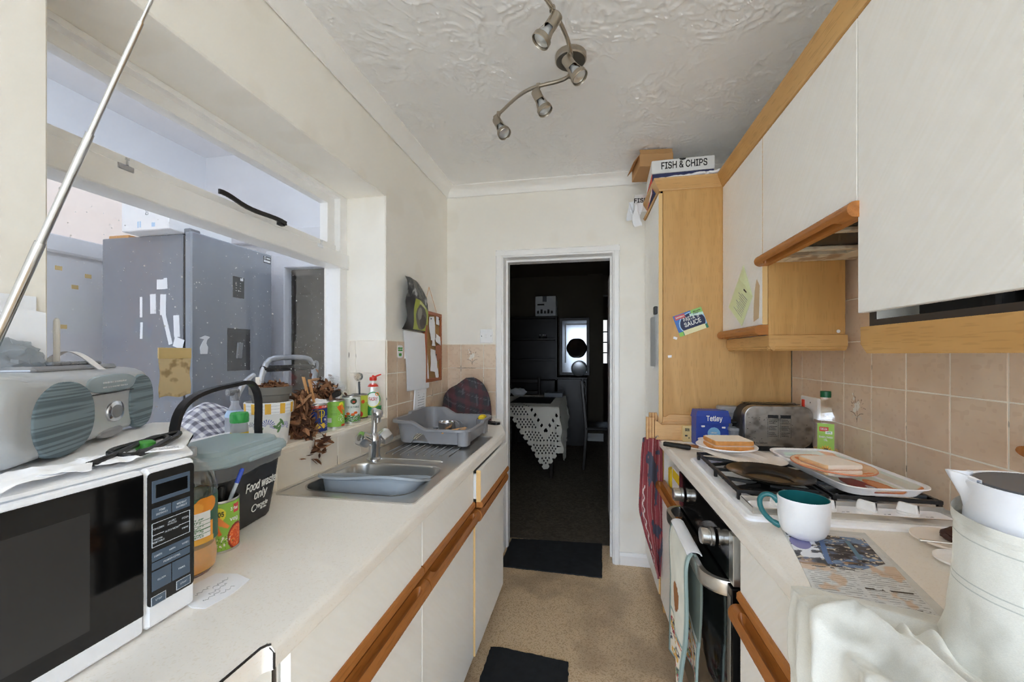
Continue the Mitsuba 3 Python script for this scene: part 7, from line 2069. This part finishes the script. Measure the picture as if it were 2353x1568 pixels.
# chopping boards leaning at the end of the worktop
M('m_board', proc(oak('#d9b07c', '#c79a64', '#a97b48', lambda p: (p.y * 3, p.z * 1.2, p.x))), 0.55)
for i, (x0, x1, y, h, lab) in enumerate(((0.262, 0.345, 2.060, 0.108, 'front chopping board of layered ply, leaning at the worktop corner'), (0.280, 0.345, 2.092, 0.125, 'second chopping board, sticking up between the other two'), (0.345, 0.56, 2.098, 0.118, 'long pale board behind the card packet and tea box'))):
    k = thing('chopping_board', lab, 'chopping board')
    if i < 2:
        ly = [bx(x0 + q * 0.0135, x0 + q * 0.0135 + 0.0105, y, y + 0.022, ZT + 0.002, ZT + h, 0.001) for q in range(3)]
        part(k, 'ply', cat(ly[0]), 'm_board')
        part(k, 'ply', cat(ly[1]), 'm_board')
        part(k, 'ply', cat(ly[2]), 'm_board')
        part(k, 'core', cat(*[bx(x0 + q * 0.0135 + 0.0105, x0 + (q + 1) * 0.0135, y + 0.002, y + 0.020, ZT + 0.003, ZT + h - 0.001, 0) for q in range(2)]), 'm_pine', 'dark glue lines', smooth=False)
        part(k, 'board', prof_y([(x0 + 0.0405, ZT + 0.002), (0.56, ZT + 0.002), (0.56, ZT + 0.075 + 0.012 * i), (0.36, ZT + 0.075 + 0.012 * i), (0.335, ZT + 0.072), (x0 + 0.0405, ZT + h - 0.012)], y + 0.002, y + 0.020), 'm_board', smooth=False)
    else:
        part(k, 'board', prof_y([(x0, ZT + 0.001), (x1, ZT + 0.001), (x1, ZT + h), (x0 + 0.03, ZT + h), (x0 + 0.015, ZT + h - 0.012), (x0, ZT + h - 0.012)], y + 0.004, y + 0.018), 'm_board', smooth=False)
# spatula with a long black handle
k = thing('kitchen_knife', 'black handled kitchen tool lying across the worktop corner towards the sandwich plate', 'knife')
part(k, 'handle', tube([(0.315, 1.905, ZT + 0.016), (0.322, 1.903, ZT + 0.016), (0.412, 1.858, ZT + 0.014), (0.418, 1.855, ZT + 0.013)], [0.008, 0.0105, 0.0115, 0.007], 14), 'm_black', smooth=40)
part(k, 'blade', cat(tube([(0.415, 1.857, ZT + 0.013), (0.46, 1.835, ZT + 0.009)], 0.004, 10)), 'm_steel')
one('wooden_wedge', mv(bx(-0.03, 0.03, -0.018, 0.018, 0, 0.012, 0.002), (0.430, 1.915, ZT + 0.0005), -24), 'm_pine', 'brown wooden scraper end beside the black handled tool', 'scraper')
# saucers by the kettle
k = one('saucer', lathe(plate_prof(0.062, 0.010), 48, (0.758, 1.045, ZT + 0.0005)), 'm_cream', 'cream saucer with a dark cake on it, half behind the kettle', 'saucer', smooth=40)
M('m_choc', '#3a1d14', 0.5)
one('chocolate_cake', crumple((0.782, 1.055, ZT + 0.018), (0.030, 0.026, 0.016), 4, 8, 0.25), 'm_choc', 'dark chocolate cake on the cream saucer', 'cake')
one('teaspoon', tube([(0.69, 1.025, ZT + 0.014), (0.75, 1.015, ZT + 0.0155), (0.80, 1.01, ZT + 0.0155)], [0.0035, 0.002, 0.0045], 8), 'm_steel', 'steel spoon lying on the rim of the cream saucer', 'spoon')
one('small_saucer', lathe(plate_prof(0.045, 0.009), 40, (0.712, 0.945, ZT + 0.0005)), 'm_white', 'small white saucer mostly hidden behind the kettle', 'saucer', smooth=40)
one('wooden_spoon', mv(loft([r3(np.c_[a * np.cos(t), b * np.sin(t)], z) for a, b, z in ((0.001, 0.001, 0), (0.012, 0.024, 0.001), (0.014, 0.026, 0.004), (0.012, 0.024, 0.008), (0.001, 0.001, 0.009))]), (0.896, 1.046, 1.066), 0, 0, 70), 'm_pine_x', 'brown wooden spoon bowl at the right edge of the picture, against the tiles', 'spoon')
part('wooden_spoon', 'handle', tube([(0.898, 1.035, 1.052), (0.905, 0.99, 0.97), (0.908, 0.93, ZT + 0.006)], 0.0045, 8), 'm_pine_x')

# ================================================================ kettle wrapped in a tea towel
ke = thing('kettle', 'white plastic jug kettle with a dark grey lid, wrapped in a tea towel', 'kettle')
KX, KY = 0.572, 0.632
M('m_kettle', '#e6e9f0', 0.25)
M('m_lid_grey', '#4a4f55', 0.35)
kp = [(0, 0.004), (0.078, 0.004), (0.083, 0.010), (0.084, 0.10), (0.081, 0.17), (0.078, 0.215), (0.0775, 0.232), (0.080, 0.240), (0.079, 0.244), (0.074, 0.243), (0.073, 0.20), (0, 0.20)]
kb = lathe(kp, 64)
part(ke, 'body', mv(kb, (KX, KY, ZT)), 'm_kettle', smooth=40)
ang = math.atan2(0.50, -0.866)
sp_ = [np.c_[[0.070 * math.cos(a_) + 0 for a_ in (-0.26, -0.12, 0, 0.12, 0.26)], [0.070 * math.sin(a_) for a_ in (-0.26, -0.12, 0, 0.12, 0.26)], [z] * 5] for z in (0.243,)]
ns = 15
fa = np.linspace(-1, 1, ns)
sring = []
for z, out in ((0.200, 0.001), (0.216, 0.004), (0.230, 0.010), (0.240, 0.016), (0.2475, 0.019)):
    r_ = 0.0775 + out * np.exp(-(fa / 0.30) ** 2)
    sring.append(np.c_[r_ * np.cos(fa * 0.42), r_ * np.sin(fa * 0.42), z + 0.003 * np.exp(-(fa / 0.4) ** 2) * (z > 0.23)])
sv = np.vstack(sring + [np.c_[q[:, :2] * [[0.93, 0.93]], q[:, 2]] for q in sring[::-1]])
nr = 10
i, j = np.meshgrid(np.arange(nr), np.arange(ns - 1), indexing='ij')
i, j = i.ravel(), j.ravel()
part(ke, 'spout', mv(tri(sv, np.stack([i * ns + j, i * ns + j + 1, ((i + 1) % nr) * ns + j + 1, ((i + 1) % nr) * ns + j], 1)), (KX, KY, ZT), math.degrees(ang)), 'm_kettle', smooth=50)
part(ke, 'lid', lathe([(0, 0.236), (0.0735, 0.236), (0.0745, 0.241), (0.070, 0.2445), (0.05, 0.243), (0.02, 0.2425), (0, 0.2425)], 56, (KX, KY, ZT)), 'm_lid_grey', 'dark grey lid', smooth=40)
hk_ = spline([(KX + 0.07, KY - 0.04, ZT + 0.225), (KX + 0.115, KY - 0.066, ZT + 0.222), (KX + 0.13, KY - 0.075, ZT + 0.12), (KX + 0.105, KY - 0.06, ZT + 0.03), (KX + 0.072, KY - 0.04, ZT + 0.03)], 30)
part(ke, 'handle', tube(hk_, 0.011, 12), 'm_kettle', smooth=50)


def towel_col(p, n, uv):
    s = uv.x
    base = mix(L('#dcdedb'), L('#d2d0c6'), fbm(p.x * 10, p.y * 10, p.z * 10))
    dirt = smoothstep(0.52, 0.72, fbm(p.x * 16 + 3, p.y * 16, p.z * 16))
    c = mix(base, L('#a9a89f'), dirt * 0.55)
    line = dr.maximum(1 - dr.abs(s - 0.13) / 0.006, dr.maximum(1 - dr.abs(s - 0.38) / 0.006, 1 - dr.abs(s - 0.42) / 0.006))
    return mix(c, L('#8f9894'), dr.clip(line, 0, 1) * 0.7) * (0.94 + 0.1 * noise(p.x * 900, p.y * 900, p.z * 900))


M('m_towel', proc(towel_col), 0.95)
tw_ = thing('tea_towel', 'off-white tea towel wrapped round the kettle and heaped over the worktop edge', 'tea towel')
nu_, nv_ = 150, 60
A_, V_ = np.meshgrid(np.linspace(0.0, 2 * np.pi, nu_), np.linspace(0, 1, nv_), indexing='ij')
af, vf = A_.ravel(), V_.ravel()
topz = 0.199 + 0.006 * np.sin(af + 0.6)
zz = ZT + 0.003 + vf * topz
rr = 0.088 + 0.012 * (1 - vf) ** 2 + 0.004 * (vnoise(np.c_[np.cos(af) * 3, np.sin(af) * 3, vf * 3], 1, 2) - 0.4) + 0.035 * np.clip(0.25 - vf, 0, 1) * (1 + np.sin(af * 9)) * 0.6 + 0.0025 * (vf > 0.93)
pw = np.c_[KX + rr * np.cos(af), KY + rr * np.sin(af), zz]
i, j = np.meshgrid(np.arange(nu_ - 1), np.arange(nv_ - 1), indexing='ij')
i, j = i.ravel(), j.ravel()
wm = tri(pw, np.stack([i * nv_ + j, (i + 1) * nv_ + j, (i + 1) * nv_ + j + 1, i * nv_ + j + 1], 1))
k_ = key_of('tea_towel__wrap')
scene[k_] = mikit.ply(wm, 'm_towel', smooth=True, uv=np.c_[(1 - vf) * 0.9, af / 6.28])
# heaped end: falls over the front edge
nu_, nv_ = 200, 220
U_, V_ = np.meshgrid(np.linspace(0, 1, nu_), np.linspace(0, 1, nv_), indexing='ij')
uf, vf = U_.ravel(), V_.ravel()
# u: along y from near (0) to far (1); v: from the kettle (0) over the edge and down (1)
ln = 0.62
s_ = vf * ln
yy = 0.34 + uf * (0.395 + 0.062 * np.clip(vf / 0.36, 0, 1)) + 0.004 * np.sin(vf * 9)
xe = 0.352
run = 0.235
far = smoothstep_np(0.80, 1.0, uf)
def ridge_(c, w, h):
    return h * np.exp(-((c) / w) ** 2)


xt = 0.345 + (0.235 - vf * ln) * 1.02                      # x on the worktop, measured back from the edge
dr_ = smoothstep_np(0.30, 0.50, vf)                          # 0 on the worktop, 1 on the drop


def poly_(pts, w, h):
    q = np.array(pts)
    d2 = np.full(len(xt), 1e9)
    for (ax, ay), (bx_, by) in zip(q, q[1:]):
        ux, uy = bx_ - ax, by - ay
        t_ = np.clip(((xt - ax) * ux + (yy - ay) * uy) / (ux * ux + uy * uy), 0, 1)
        d2 = np.minimum(d2, (xt - ax - t_ * ux) ** 2 + (yy - ay - t_ * uy) ** 2)
    return h * np.exp(-d2 / (w * w))


yb = yy - 0.60
top_f = (poly_([(0.330, 0.734), (0.374, 0.745), (0.425, 0.738), (0.468, 0.722), (0.494, 0.703)], 0.014, 0.34) + poly_([(0.300, 0.640), (0.344, 0.676), (0.386, 0.700), (0.393, 0.660), (0.396, 0.620), (0.392, 0.57), (0.396, 0.46)], 0.016, 1.15)
         + poly_([(0.431, 0.672), (0.416, 0.635), (0.408, 0.594), (0.412, 0.50)], 0.010, 0.9) + poly_([(0.462, 0.665), (0.440, 0.62), (0.432, 0.57), (0.44, 0.45)], 0.014, 1.0) + poly_([(0.500, 0.60), (0.465, 0.53), (0.46, 0.42)], 0.016, 0.8)
         - poly_([(0.302, 0.640), (0.335, 0.648), (0.357, 0.617), (0.364, 0.58), (0.366, 0.45)], 0.013, 0.5) - poly_([(0.410, 0.715), (0.425, 0.69), (0.47, 0.685)], 0.010, 0.35))
dn_f = (ridge_(uf - 0.955, 0.022, 0.6) + ridge_(uf + 0.45 * vf - 1.02, 0.035, 1.0) + ridge_(uf + 0.75 * vf - 0.98, 0.030, 1.1) + ridge_(uf + 0.95 * vf - 0.86, 0.035, 1.0) + ridge_(uf + 0.6 * vf - 0.52, 0.03, 0.9) + ridge_(uf + 0.3 * vf - 0.30, 0.04, 0.8))
amp = np.clip(vf / 0.06, 0, 1) * smoothstep_np(0.0, 0.06, 1 - uf)
wr = 0.35 * vnoise(np.c_[xt * 26 - yb * 9, yb * 16, uf * 0], 1, 7, 3) * (1 - dr_) + vnoise(np.c_[(uf + 0.6 * vf) * 13, vf * 3, uf * 0], 1, 4, 3) * dr_
farq = 1 - 0.6 * smoothstep_np(0.72, 0.95, uf)
bump_ = (0.030 * (top_f * (1 - dr_) + dn_f * dr_ * farq) + 0.020 * wr) * amp + 0.004 * vnoise(np.c_[uf * 22, vf * 24, uf * 0], 1, 3, 3)
on_top = s_ < run
xx = np.where(on_top, 0.347 + (run - s_) * 1.02, 0.347)
z0 = np.where(on_top, ZT + 0.003, ZT + 0.003 - (s_ - run))
bend = np.clip((s_ - run + 0.035) / 0.07, 0, 1) * np.pi / 2
nx_, nz_ = -np.sin(bend), np.cos(bend)
lift = bump_ + 0.010 * farq * np.sin(np.clip((s_ - run + 0.06) / 0.12, 0, 1) * np.pi)
near_k = np.exp(-(((xx - KX) ** 2 + (yy - KY) ** 2) / 0.012)) * on_top
lift = lift * (1 - 0.6 * near_k)
px_, pz_ = xx + nx_ * lift, z0 + nz_ * lift
ph = np.c_[px_, yy - 0.05 * np.clip(s_ - run, 0, 1) * (uf > 0.9), pz_]
i, j = np.meshgrid(np.arange(nu_ - 1), np.arange(nv_ - 1), indexing='ij')
i, j = i.ravel(), j.ravel()
hm = tri(ph, np.stack([i * nv_ + j, (i + 1) * nv_ + j, (i + 1) * nv_ + j + 1, i * nv_ + j + 1], 1))
k_ = key_of('tea_towel__drape')
scene[k_] = mikit.ply(hm, 'm_towel', smooth=True, uv=np.c_[0.5 + vf * 0.4, uf])
labels[k_] = {'label': 'folds heaped on the worktop and hanging over its edge'}

# ================================================================ things hanging on the right
# double oven glove on the oven handle
og = thing('oven_glove', 'cream double oven glove with a printed fruit pocket hanging from the oven handle', 'oven glove')


def glove_col(v, w):
    """v height along the drop (0 top), w across"""
    c = paint(len(v), '#d9dad0') * (0.85 + 0.25 * vnoise(np.c_[v * 12, w * 6, v * 0], 1, 3))[:, None]
    st = np.hypot((w - 0.42) / 0.16, (v - 0.42) / 0.10) < 1
    c = np.where(st[:, None], L('#9c6a43') * 0.9, c)
    pocket = v > 0.665
    c = np.where(pocket[:, None], L('#e3dccd'), c)
    rg = np.random.default_rng(21)
    for q in range(34):
        a, b = rg.uniform(0.68, 0.99), rg.uniform(0.02, 0.98)
        col = rg.choice(['#b8585a', '#7d8f6a', '#4f5560', '#cfa44f', '#a24a52'])
        d = np.hypot((v - a) / 0.022, (w - b) / 0.10)
        c = np.where((pocket & (d < 1) & (d > 0.45))[:, None], L(col), c)
    c = np.where((np.abs(v - 0.668) < 0.010)[:, None], L('#8fa3a0'), c)
    c = np.where(((w < 0.06) | (w > 0.94) | (v > 0.985))[:, None], L('#8fa3a0'), c)
    return c


def hang(y0, y1, drop, xo, xi, ztop, wav, seed, col, holder, name='front', taper=0.25, nv=90, nw=40, th=0.006):
    def fn(u, v):
        y = y0 + (y1 - y0) * (0.5 + (v - 0.5) * (1 - taper * np.clip(u * 2 - 1.2, 0, 1))) + 0.006 * np.sin(u * 8 + seed)
        z = ztop - drop * u
        x = xo + wav * np.sin(v * 6.0 + u * 3 + seed) * (0.3 + u) + (xi - xo) * np.exp(-u * 22)
        return np.c_[x, y, z]
    m = sheet(fn, nv, nw, th)
    uv = sheet_uv(nv, nw)
    part(holder, name, m, 'm_print_matt', smooth=True, color=np.clip(col(uv[:, 0], uv[:, 1]), 0, 1))


hang(1.255, 1.500, 0.425, 0.272, 0.290, 0.695, 0.007, 1.0, glove_col, og, taper=0.35, th=0.008)
hang(1.262, 1.490, 0.41, 0.315, 0.296, 0.693, 0.004, 2.0, lambda v, w: np.where((v > 0.62)[:, None], glove_col(v, w), L('#6f7a72')), og, 'back', taper=0.35, th=0.006)
part(og, 'top_fold', sheet(lambda u, v: np.c_[0.293 - 0.021 * np.cos(u * np.pi), 1.256 + 0.242 * v, 0.694 + 0.012 * np.sin(u * np.pi)], 12, 10, 0.004), 'm_towel' if False else 'm_paper', smooth=True)


# red patterned towel on the end of the worktop
def red_col(v, w):
    c = paint(len(v), '#8d3f45') * (0.75 + 0.5 * vnoise(np.c_[v * 18, w * 5, v * 0], 1, 4))[:, None]
    c = np.where((np.abs((w * 5) % 1 - 0.5) < 0.06)[:, None], L('#b98d8d'), c)
    sq_ = np.abs(w - 0.16 - 0.035 * np.sin(v * 75)) < 0.022
    c = np.where((sq_ & (v > 0.35))[:, None], L('#e3d3cf'), c)
    c = np.where(((vnoise(np.c_[v * 9, w * 4, v * 0 + 3], 1, 6) > 0.66))[:, None], L('#4c4f5e'), c)
    return c


rt = thing('red_towel', 'dark red patterned towel hanging at the far end of the worktop, by the oak panel', 'towel')


def fn_(u, v):
    w = np.interp(u, [0, 0.10, 0.55, 0.72, 0.95, 1], [0.082, 0.092, 0.105, 0.075, 0.022, 0.012])
    cx = np.interp(u, [0, 0.5, 1], [0.290, 0.283, 0.317])
    x = cx + (v - 0.5) * w
    return np.c_[x, 2.055 + 0.020 * np.sin(v * 9 + u * 2) + 0.03 * (v - 0.5), 0.872 - 0.66 * u]


m_ = sheet(fn_, 160, 50, 0.006)
uv_ = sheet_uv(160, 50)
part(rt, 'cloth', m_, 'm_print_matt', smooth=True, color=np.clip(red_col(uv_[:, 0], uv_[:, 1]), 0, 1))
part(rt, 'hook', tube([(0.302, 2.05, 0.872), (0.312, 2.06, 0.882), (0.335, 2.075, 0.872)], 0.003, 8), 'm_steel')
# food packet front stuck on the oak panel
pk = thing('packet_front', 'blue and green pasta packet front stuck askew on the oak panel', 'packet front')
ex_, ez_ = np.array([0.940, 0, 0.340]), np.array([-0.340, 0, 0.940])


def pasta(u, v):
    c = paint(len(u), '#3f6fb8')
    d = np.hypot((u - 0.56) / 0.42, (v - 0.44) / 0.46)
    on(c, d < 1.10, '#a8cdea')
    on(c, d < 1.02, '#1b2348')
    on(c, (v > 0.80 - 0.25 * (u - 0.6)) & (u > 0.62), '#8fbf6d')
    on(c, (v > 0.74 - 0.25 * (u - 0.6)) & (v < 0.86 - 0.25 * (u - 0.6)) & (u > 0.55), '#bfe0d6')
    on(c, (v < 0.20), '#3d7f5c')
    on(c, (v < 0.22) & (u > 0.16) & (u < 0.92), '#e3ddb0')
    on(c, (v < 0.20) & (u < 0.14), '#8fc25a')
    on(c, (u < 0.40) & (u > 0.05) & (v > 0.78) & (v < 0.97), '#c8525a')
    return c


m_, c_ = painted((0.429, 2.1182, 1.358), ex_, ez_, 0.138, 0.106, pasta, 120, 90, None, 0.0008)
part(pk, 'card', m_, 'm_print', smooth=True, color=c_)
ctr = np.array([0.429, 2.1170, 1.358])
part(pk, 'lettering', cat([text(s, h, ctr + ex_ * a + ez_ * b, ex_, ez_, 0.0004, True, w=w) for s, h, a, b, w in (("PASTA 'n'", 0.019, 0.079, 0.070, 0.078), ('SAUCE', 0.021, 0.076, 0.044, 0.080), ('Batchelors', 0.0075, 0.031, 0.0925, 0.040))]), 'm_text_white', 'white lettering', smooth=False)
part(pk, 'scrawl', cat([text(s, 0.006, ctr + ex_ * a + ez_ * b, ex_, ez_, 0.0004, True, w=w) for s, a, b, w in (('MACARONI', 0.113, 0.094, 0.034), ('cheese', 0.105, 0.086, 0.026))]), 'm_dark', 'small dark words', smooth=False)
for i, (x, z, rz) in enumerate(((0.405, 1.352, 20), (0.380, 1.262, -8))):
    one('paper_scrap', mv(bx(-0.009, 0.009, -0.0012, 0, -0.005, 0.007, 0.0003), (x, 2.1186, z), 0, 0, rz), 'm_paper', ['torn white scrap just below the pasta packet on the oak panel', 'torn white scrap low on the oak panel near its left edge'][i], 'paper scrap')
# leaflet on the wall cabinet door
M('m_leaflet', '#dde6b8', 0.7)
XLf = 0.6185
lf = thing('leaflet', 'pale yellow green folded leaflet stuck on the wall cabinet door', 'leaflet')
P_ = [(1.838, 1.640), (1.744, 1.500), (1.858, 1.392), (2.022, 1.488)]
part(lf, 'sheet', tf(ext(Polygon([(-y, z) for y, z in P_]), 0.0012), (XLf, 0, 0), (0, -1, 0), (0, 0, 1)), 'm_leaflet', smooth=False)
part(lf, 'folded_corner', tri([(XLf - 0.0014, 1.838, 1.640), (XLf - 0.0014, 1.744, 1.500), (XLf - 0.006, 1.805, 1.552), (XLf - 0.003, 1.880, 1.590)], [[0, 1, 2], [0, 2, 3]]), 'm_leaflet', 'folded over corner', smooth=False)
e1, e2 = np.array([0, 1.858 - 1.744, 1.392 - 1.500]), np.array([0, 2.022 - 1.858, 1.488 - 1.392])
e1, e2 = e1 / np.linalg.norm(e1), e2 / np.linalg.norm(e2)
ln_ = []
for r in range(10):
    o = np.array([XLf - 0.0016, 1.772, 1.492]) + e1 * (0.012 + 0.010 * r) + e2 * 0.014
    ln_.append(tf(bx(0, 0.07 + 0.05 * ((r * 3) % 4) / 4, 0, 0.0022, 0, 0.0003, 0), o, e2, e1))
part(lf, 'print', cat(ln_), 'm_grey_plastic', 'lines of small print', smooth=False)
part(lf, 'headline', tf(bx(0, 0.035, 0, 0.006, 0, 0.0004, 0), np.array([XLf - 0.0018, 1.80, 1.525]), e2, e1), 'm_dark', smooth=False)
M('m_stain', '#cdb491', 0.6)
one('tape_patch', tf(ext(Polygon([(0, 0), (0.05, 0.01), (0.058, 0.13), (0.03, 0.16), (0.012, 0.12), (0.0, 0.05)]), 0.0005), (XLf + 0.0010, 1.735, 1.400), (0, -1, 0), (0, 0, 1)), 'm_stain', 'brownish old sticky tape patch beside the leaflet', 'tape', smooth=False)
# clip and strings on the larder door
k = thing('bulldog_clip', 'black clip with pale strings hanging on the white larder door', 'clip')
part(k, 'clip', bx(0.312, 0.328, 2.150, 2.190, 1.475, 1.515, 0.003), 'm_black')
for y, z0, z1 in ((2.17, 1.33, 1.478), (2.20, 1.38, 1.478), (2.24, 1.20, 1.45)):
    part(k, 'string', tube([(0.322, y, z1), (0.321, y + 0.01, (z0 + z1) / 2), (0.322, y + 0.006, z0)], 0.0022, 6), 'm_paper')
one('clear_wallet', bx(0.319, 0.3205, 2.16, 2.34, 1.21, 1.47, 0.0003), 'm_milky', 'clear plastic wallet hanging behind the strings on the larder door', 'wallet')

# ================================================================ boxes on the larder
M('m_navy', '#242a55', 0.5)
M('m_box_white', '#dcdcda', 0.6)
M('m_redbox', '#d24530', 0.5)
M('m_card', '#b48a5c', 0.75)
LZ = 2.086


def carton(name, lab, cen, rz, sx, sy, z0, h, mat, tilt=0):
    k = thing(name, lab, 'box')
    f = lambda m: mv(m, (cen[0], cen[1], z0), rz, tilt)
    part(k, 'body', f(bx(-sx / 2, sx / 2, -sy / 2, sy / 2, 0, h, 0.0015)), mat)
    return k, f


k, f = carton('takeaway_box', 'blue and red takeaway box under the white fish and chips box on the larder', (0.455, 2.300), -2, 0.290, 0.26, LZ + 0.001, 0.100, 'm_navy')
part(k, 'red_side', f(bx(-0.1465, -0.1448, -0.129, 0.129, 0.001, 0.099, 0)), 'm_redbox', smooth=False)
part(k, 'white_flash', f(bx(-0.1470, -0.1462, -0.129, 0.00, 0.001, 0.04, 0)), 'm_box_white', smooth=False)
part(k, 'lettering', f(text('FISH', 0.018, (-0.02, -0.1303, 0.055), (1, 0, 0), (0, 0, 1), 0.0006, True, w=0.06)), 'm_text_white', smooth=False)
k, f = carton('takeaway_box', 'white takeaway box with FISH & CHIPS in black on its edge, topmost on the larder', (0.455, 2.300), -2, 0.295, 0.265, LZ + 0.102, 0.066, 'm_box_white')
part(k, 'lettering', f(text('FISH & CHIPS', 0.033, (0.006, -0.1328, 0.032), (1, 0, 0), (0, 0, 1), 0.0006, True, w=0.215)), 'm_black', 'black lettering', smooth=False)
part(k, 'thumb_notch', f(tf(ext([(0.016 * math.cos(q), 0.010 * math.sin(q)) for q in np.linspace(np.pi, 2 * np.pi, 14)], 0.0006), (0, -0.1326, 0.066), (1, 0, 0), (0, 0, 1))), 'm_black', smooth=False)
k, f = carton('brown_carton', 'open brown card box lying on the white fish and chips box, under the ceiling', (0.325, 2.335), 6, 0.170, 0.20, LZ + 0.1695, 0.065, 'm_card')
part(k, 'flap', f(mv(bx(-0.083, 0.083, -0.001, 0.001, 0, 0.030, 0.0004), (0, -0.098, 0.065), 0, -22)), 'm_card')
part(k, 'flap', f(mv(bx(-0.001, 0.001, -0.09, 0.09, 0, 0.045, 0.0004), (-0.084, 0, 0.065), 0, 0, -140)), 'm_card')
k, f = carton('takeaway_box', 'white takeaway box against the far wall, left of the red side', (0.370, 2.495), 0, 0.25, 0.125, LZ + 0.001, 0.10, 'm_box_white')
part(k, 'lettering', f(text('FISH', 0.024, (-0.09, -0.0633, 0.062), (1, 0, 0), (0, 0, 1), 0.0006, True, w=0.075)), 'm_black', smooth=False)
for i, (x, y, z, w, h, rz, lab) in enumerate(((0.262, 2.40, 2.062, 0.05, 0.13, 30, 'crumpled white paper bag hanging over the left end of the larder, the lower one'), (0.240, 2.47, 2.110, 0.06, 0.11, 20, 'greyish crumpled bag behind it at the left end of the larder top'))):
    fq = lambda u, v, w=w, h=h, i=i: np.c_[(u - 0.5) * w, 0.018 * np.sin(u * 6 + v * 5 + i) + 0.01 * vnoise(np.c_[u * 5, v * 5, u * 0 + i]), (v - 0.5) * h]
    one('paper_bag', mv(sheet(fq, 24, 24, 0.0008), (x, y, z), rz), ['m_paper', 'm_mw_white'][i], lab, 'paper bag', smooth=True)
fq = lambda u, v: np.c_[0.325 + 0.315 * u, 2.112 + 0.055 * v + 0.004 * np.sin(u * 20), LZ + 0.05 + 0.018 * u * (1 - v) + 0.014 * vnoise(np.c_[u * 12, v * 3, u * 0]) + 0.004 * np.sin(v * 9)]
one('paper_wrapping', sheet(fq, 60, 14, 0.010), 'm_paper', 'folded white wrapping paper in front of the boxes on the larder cornice', 'paper', smooth=30)
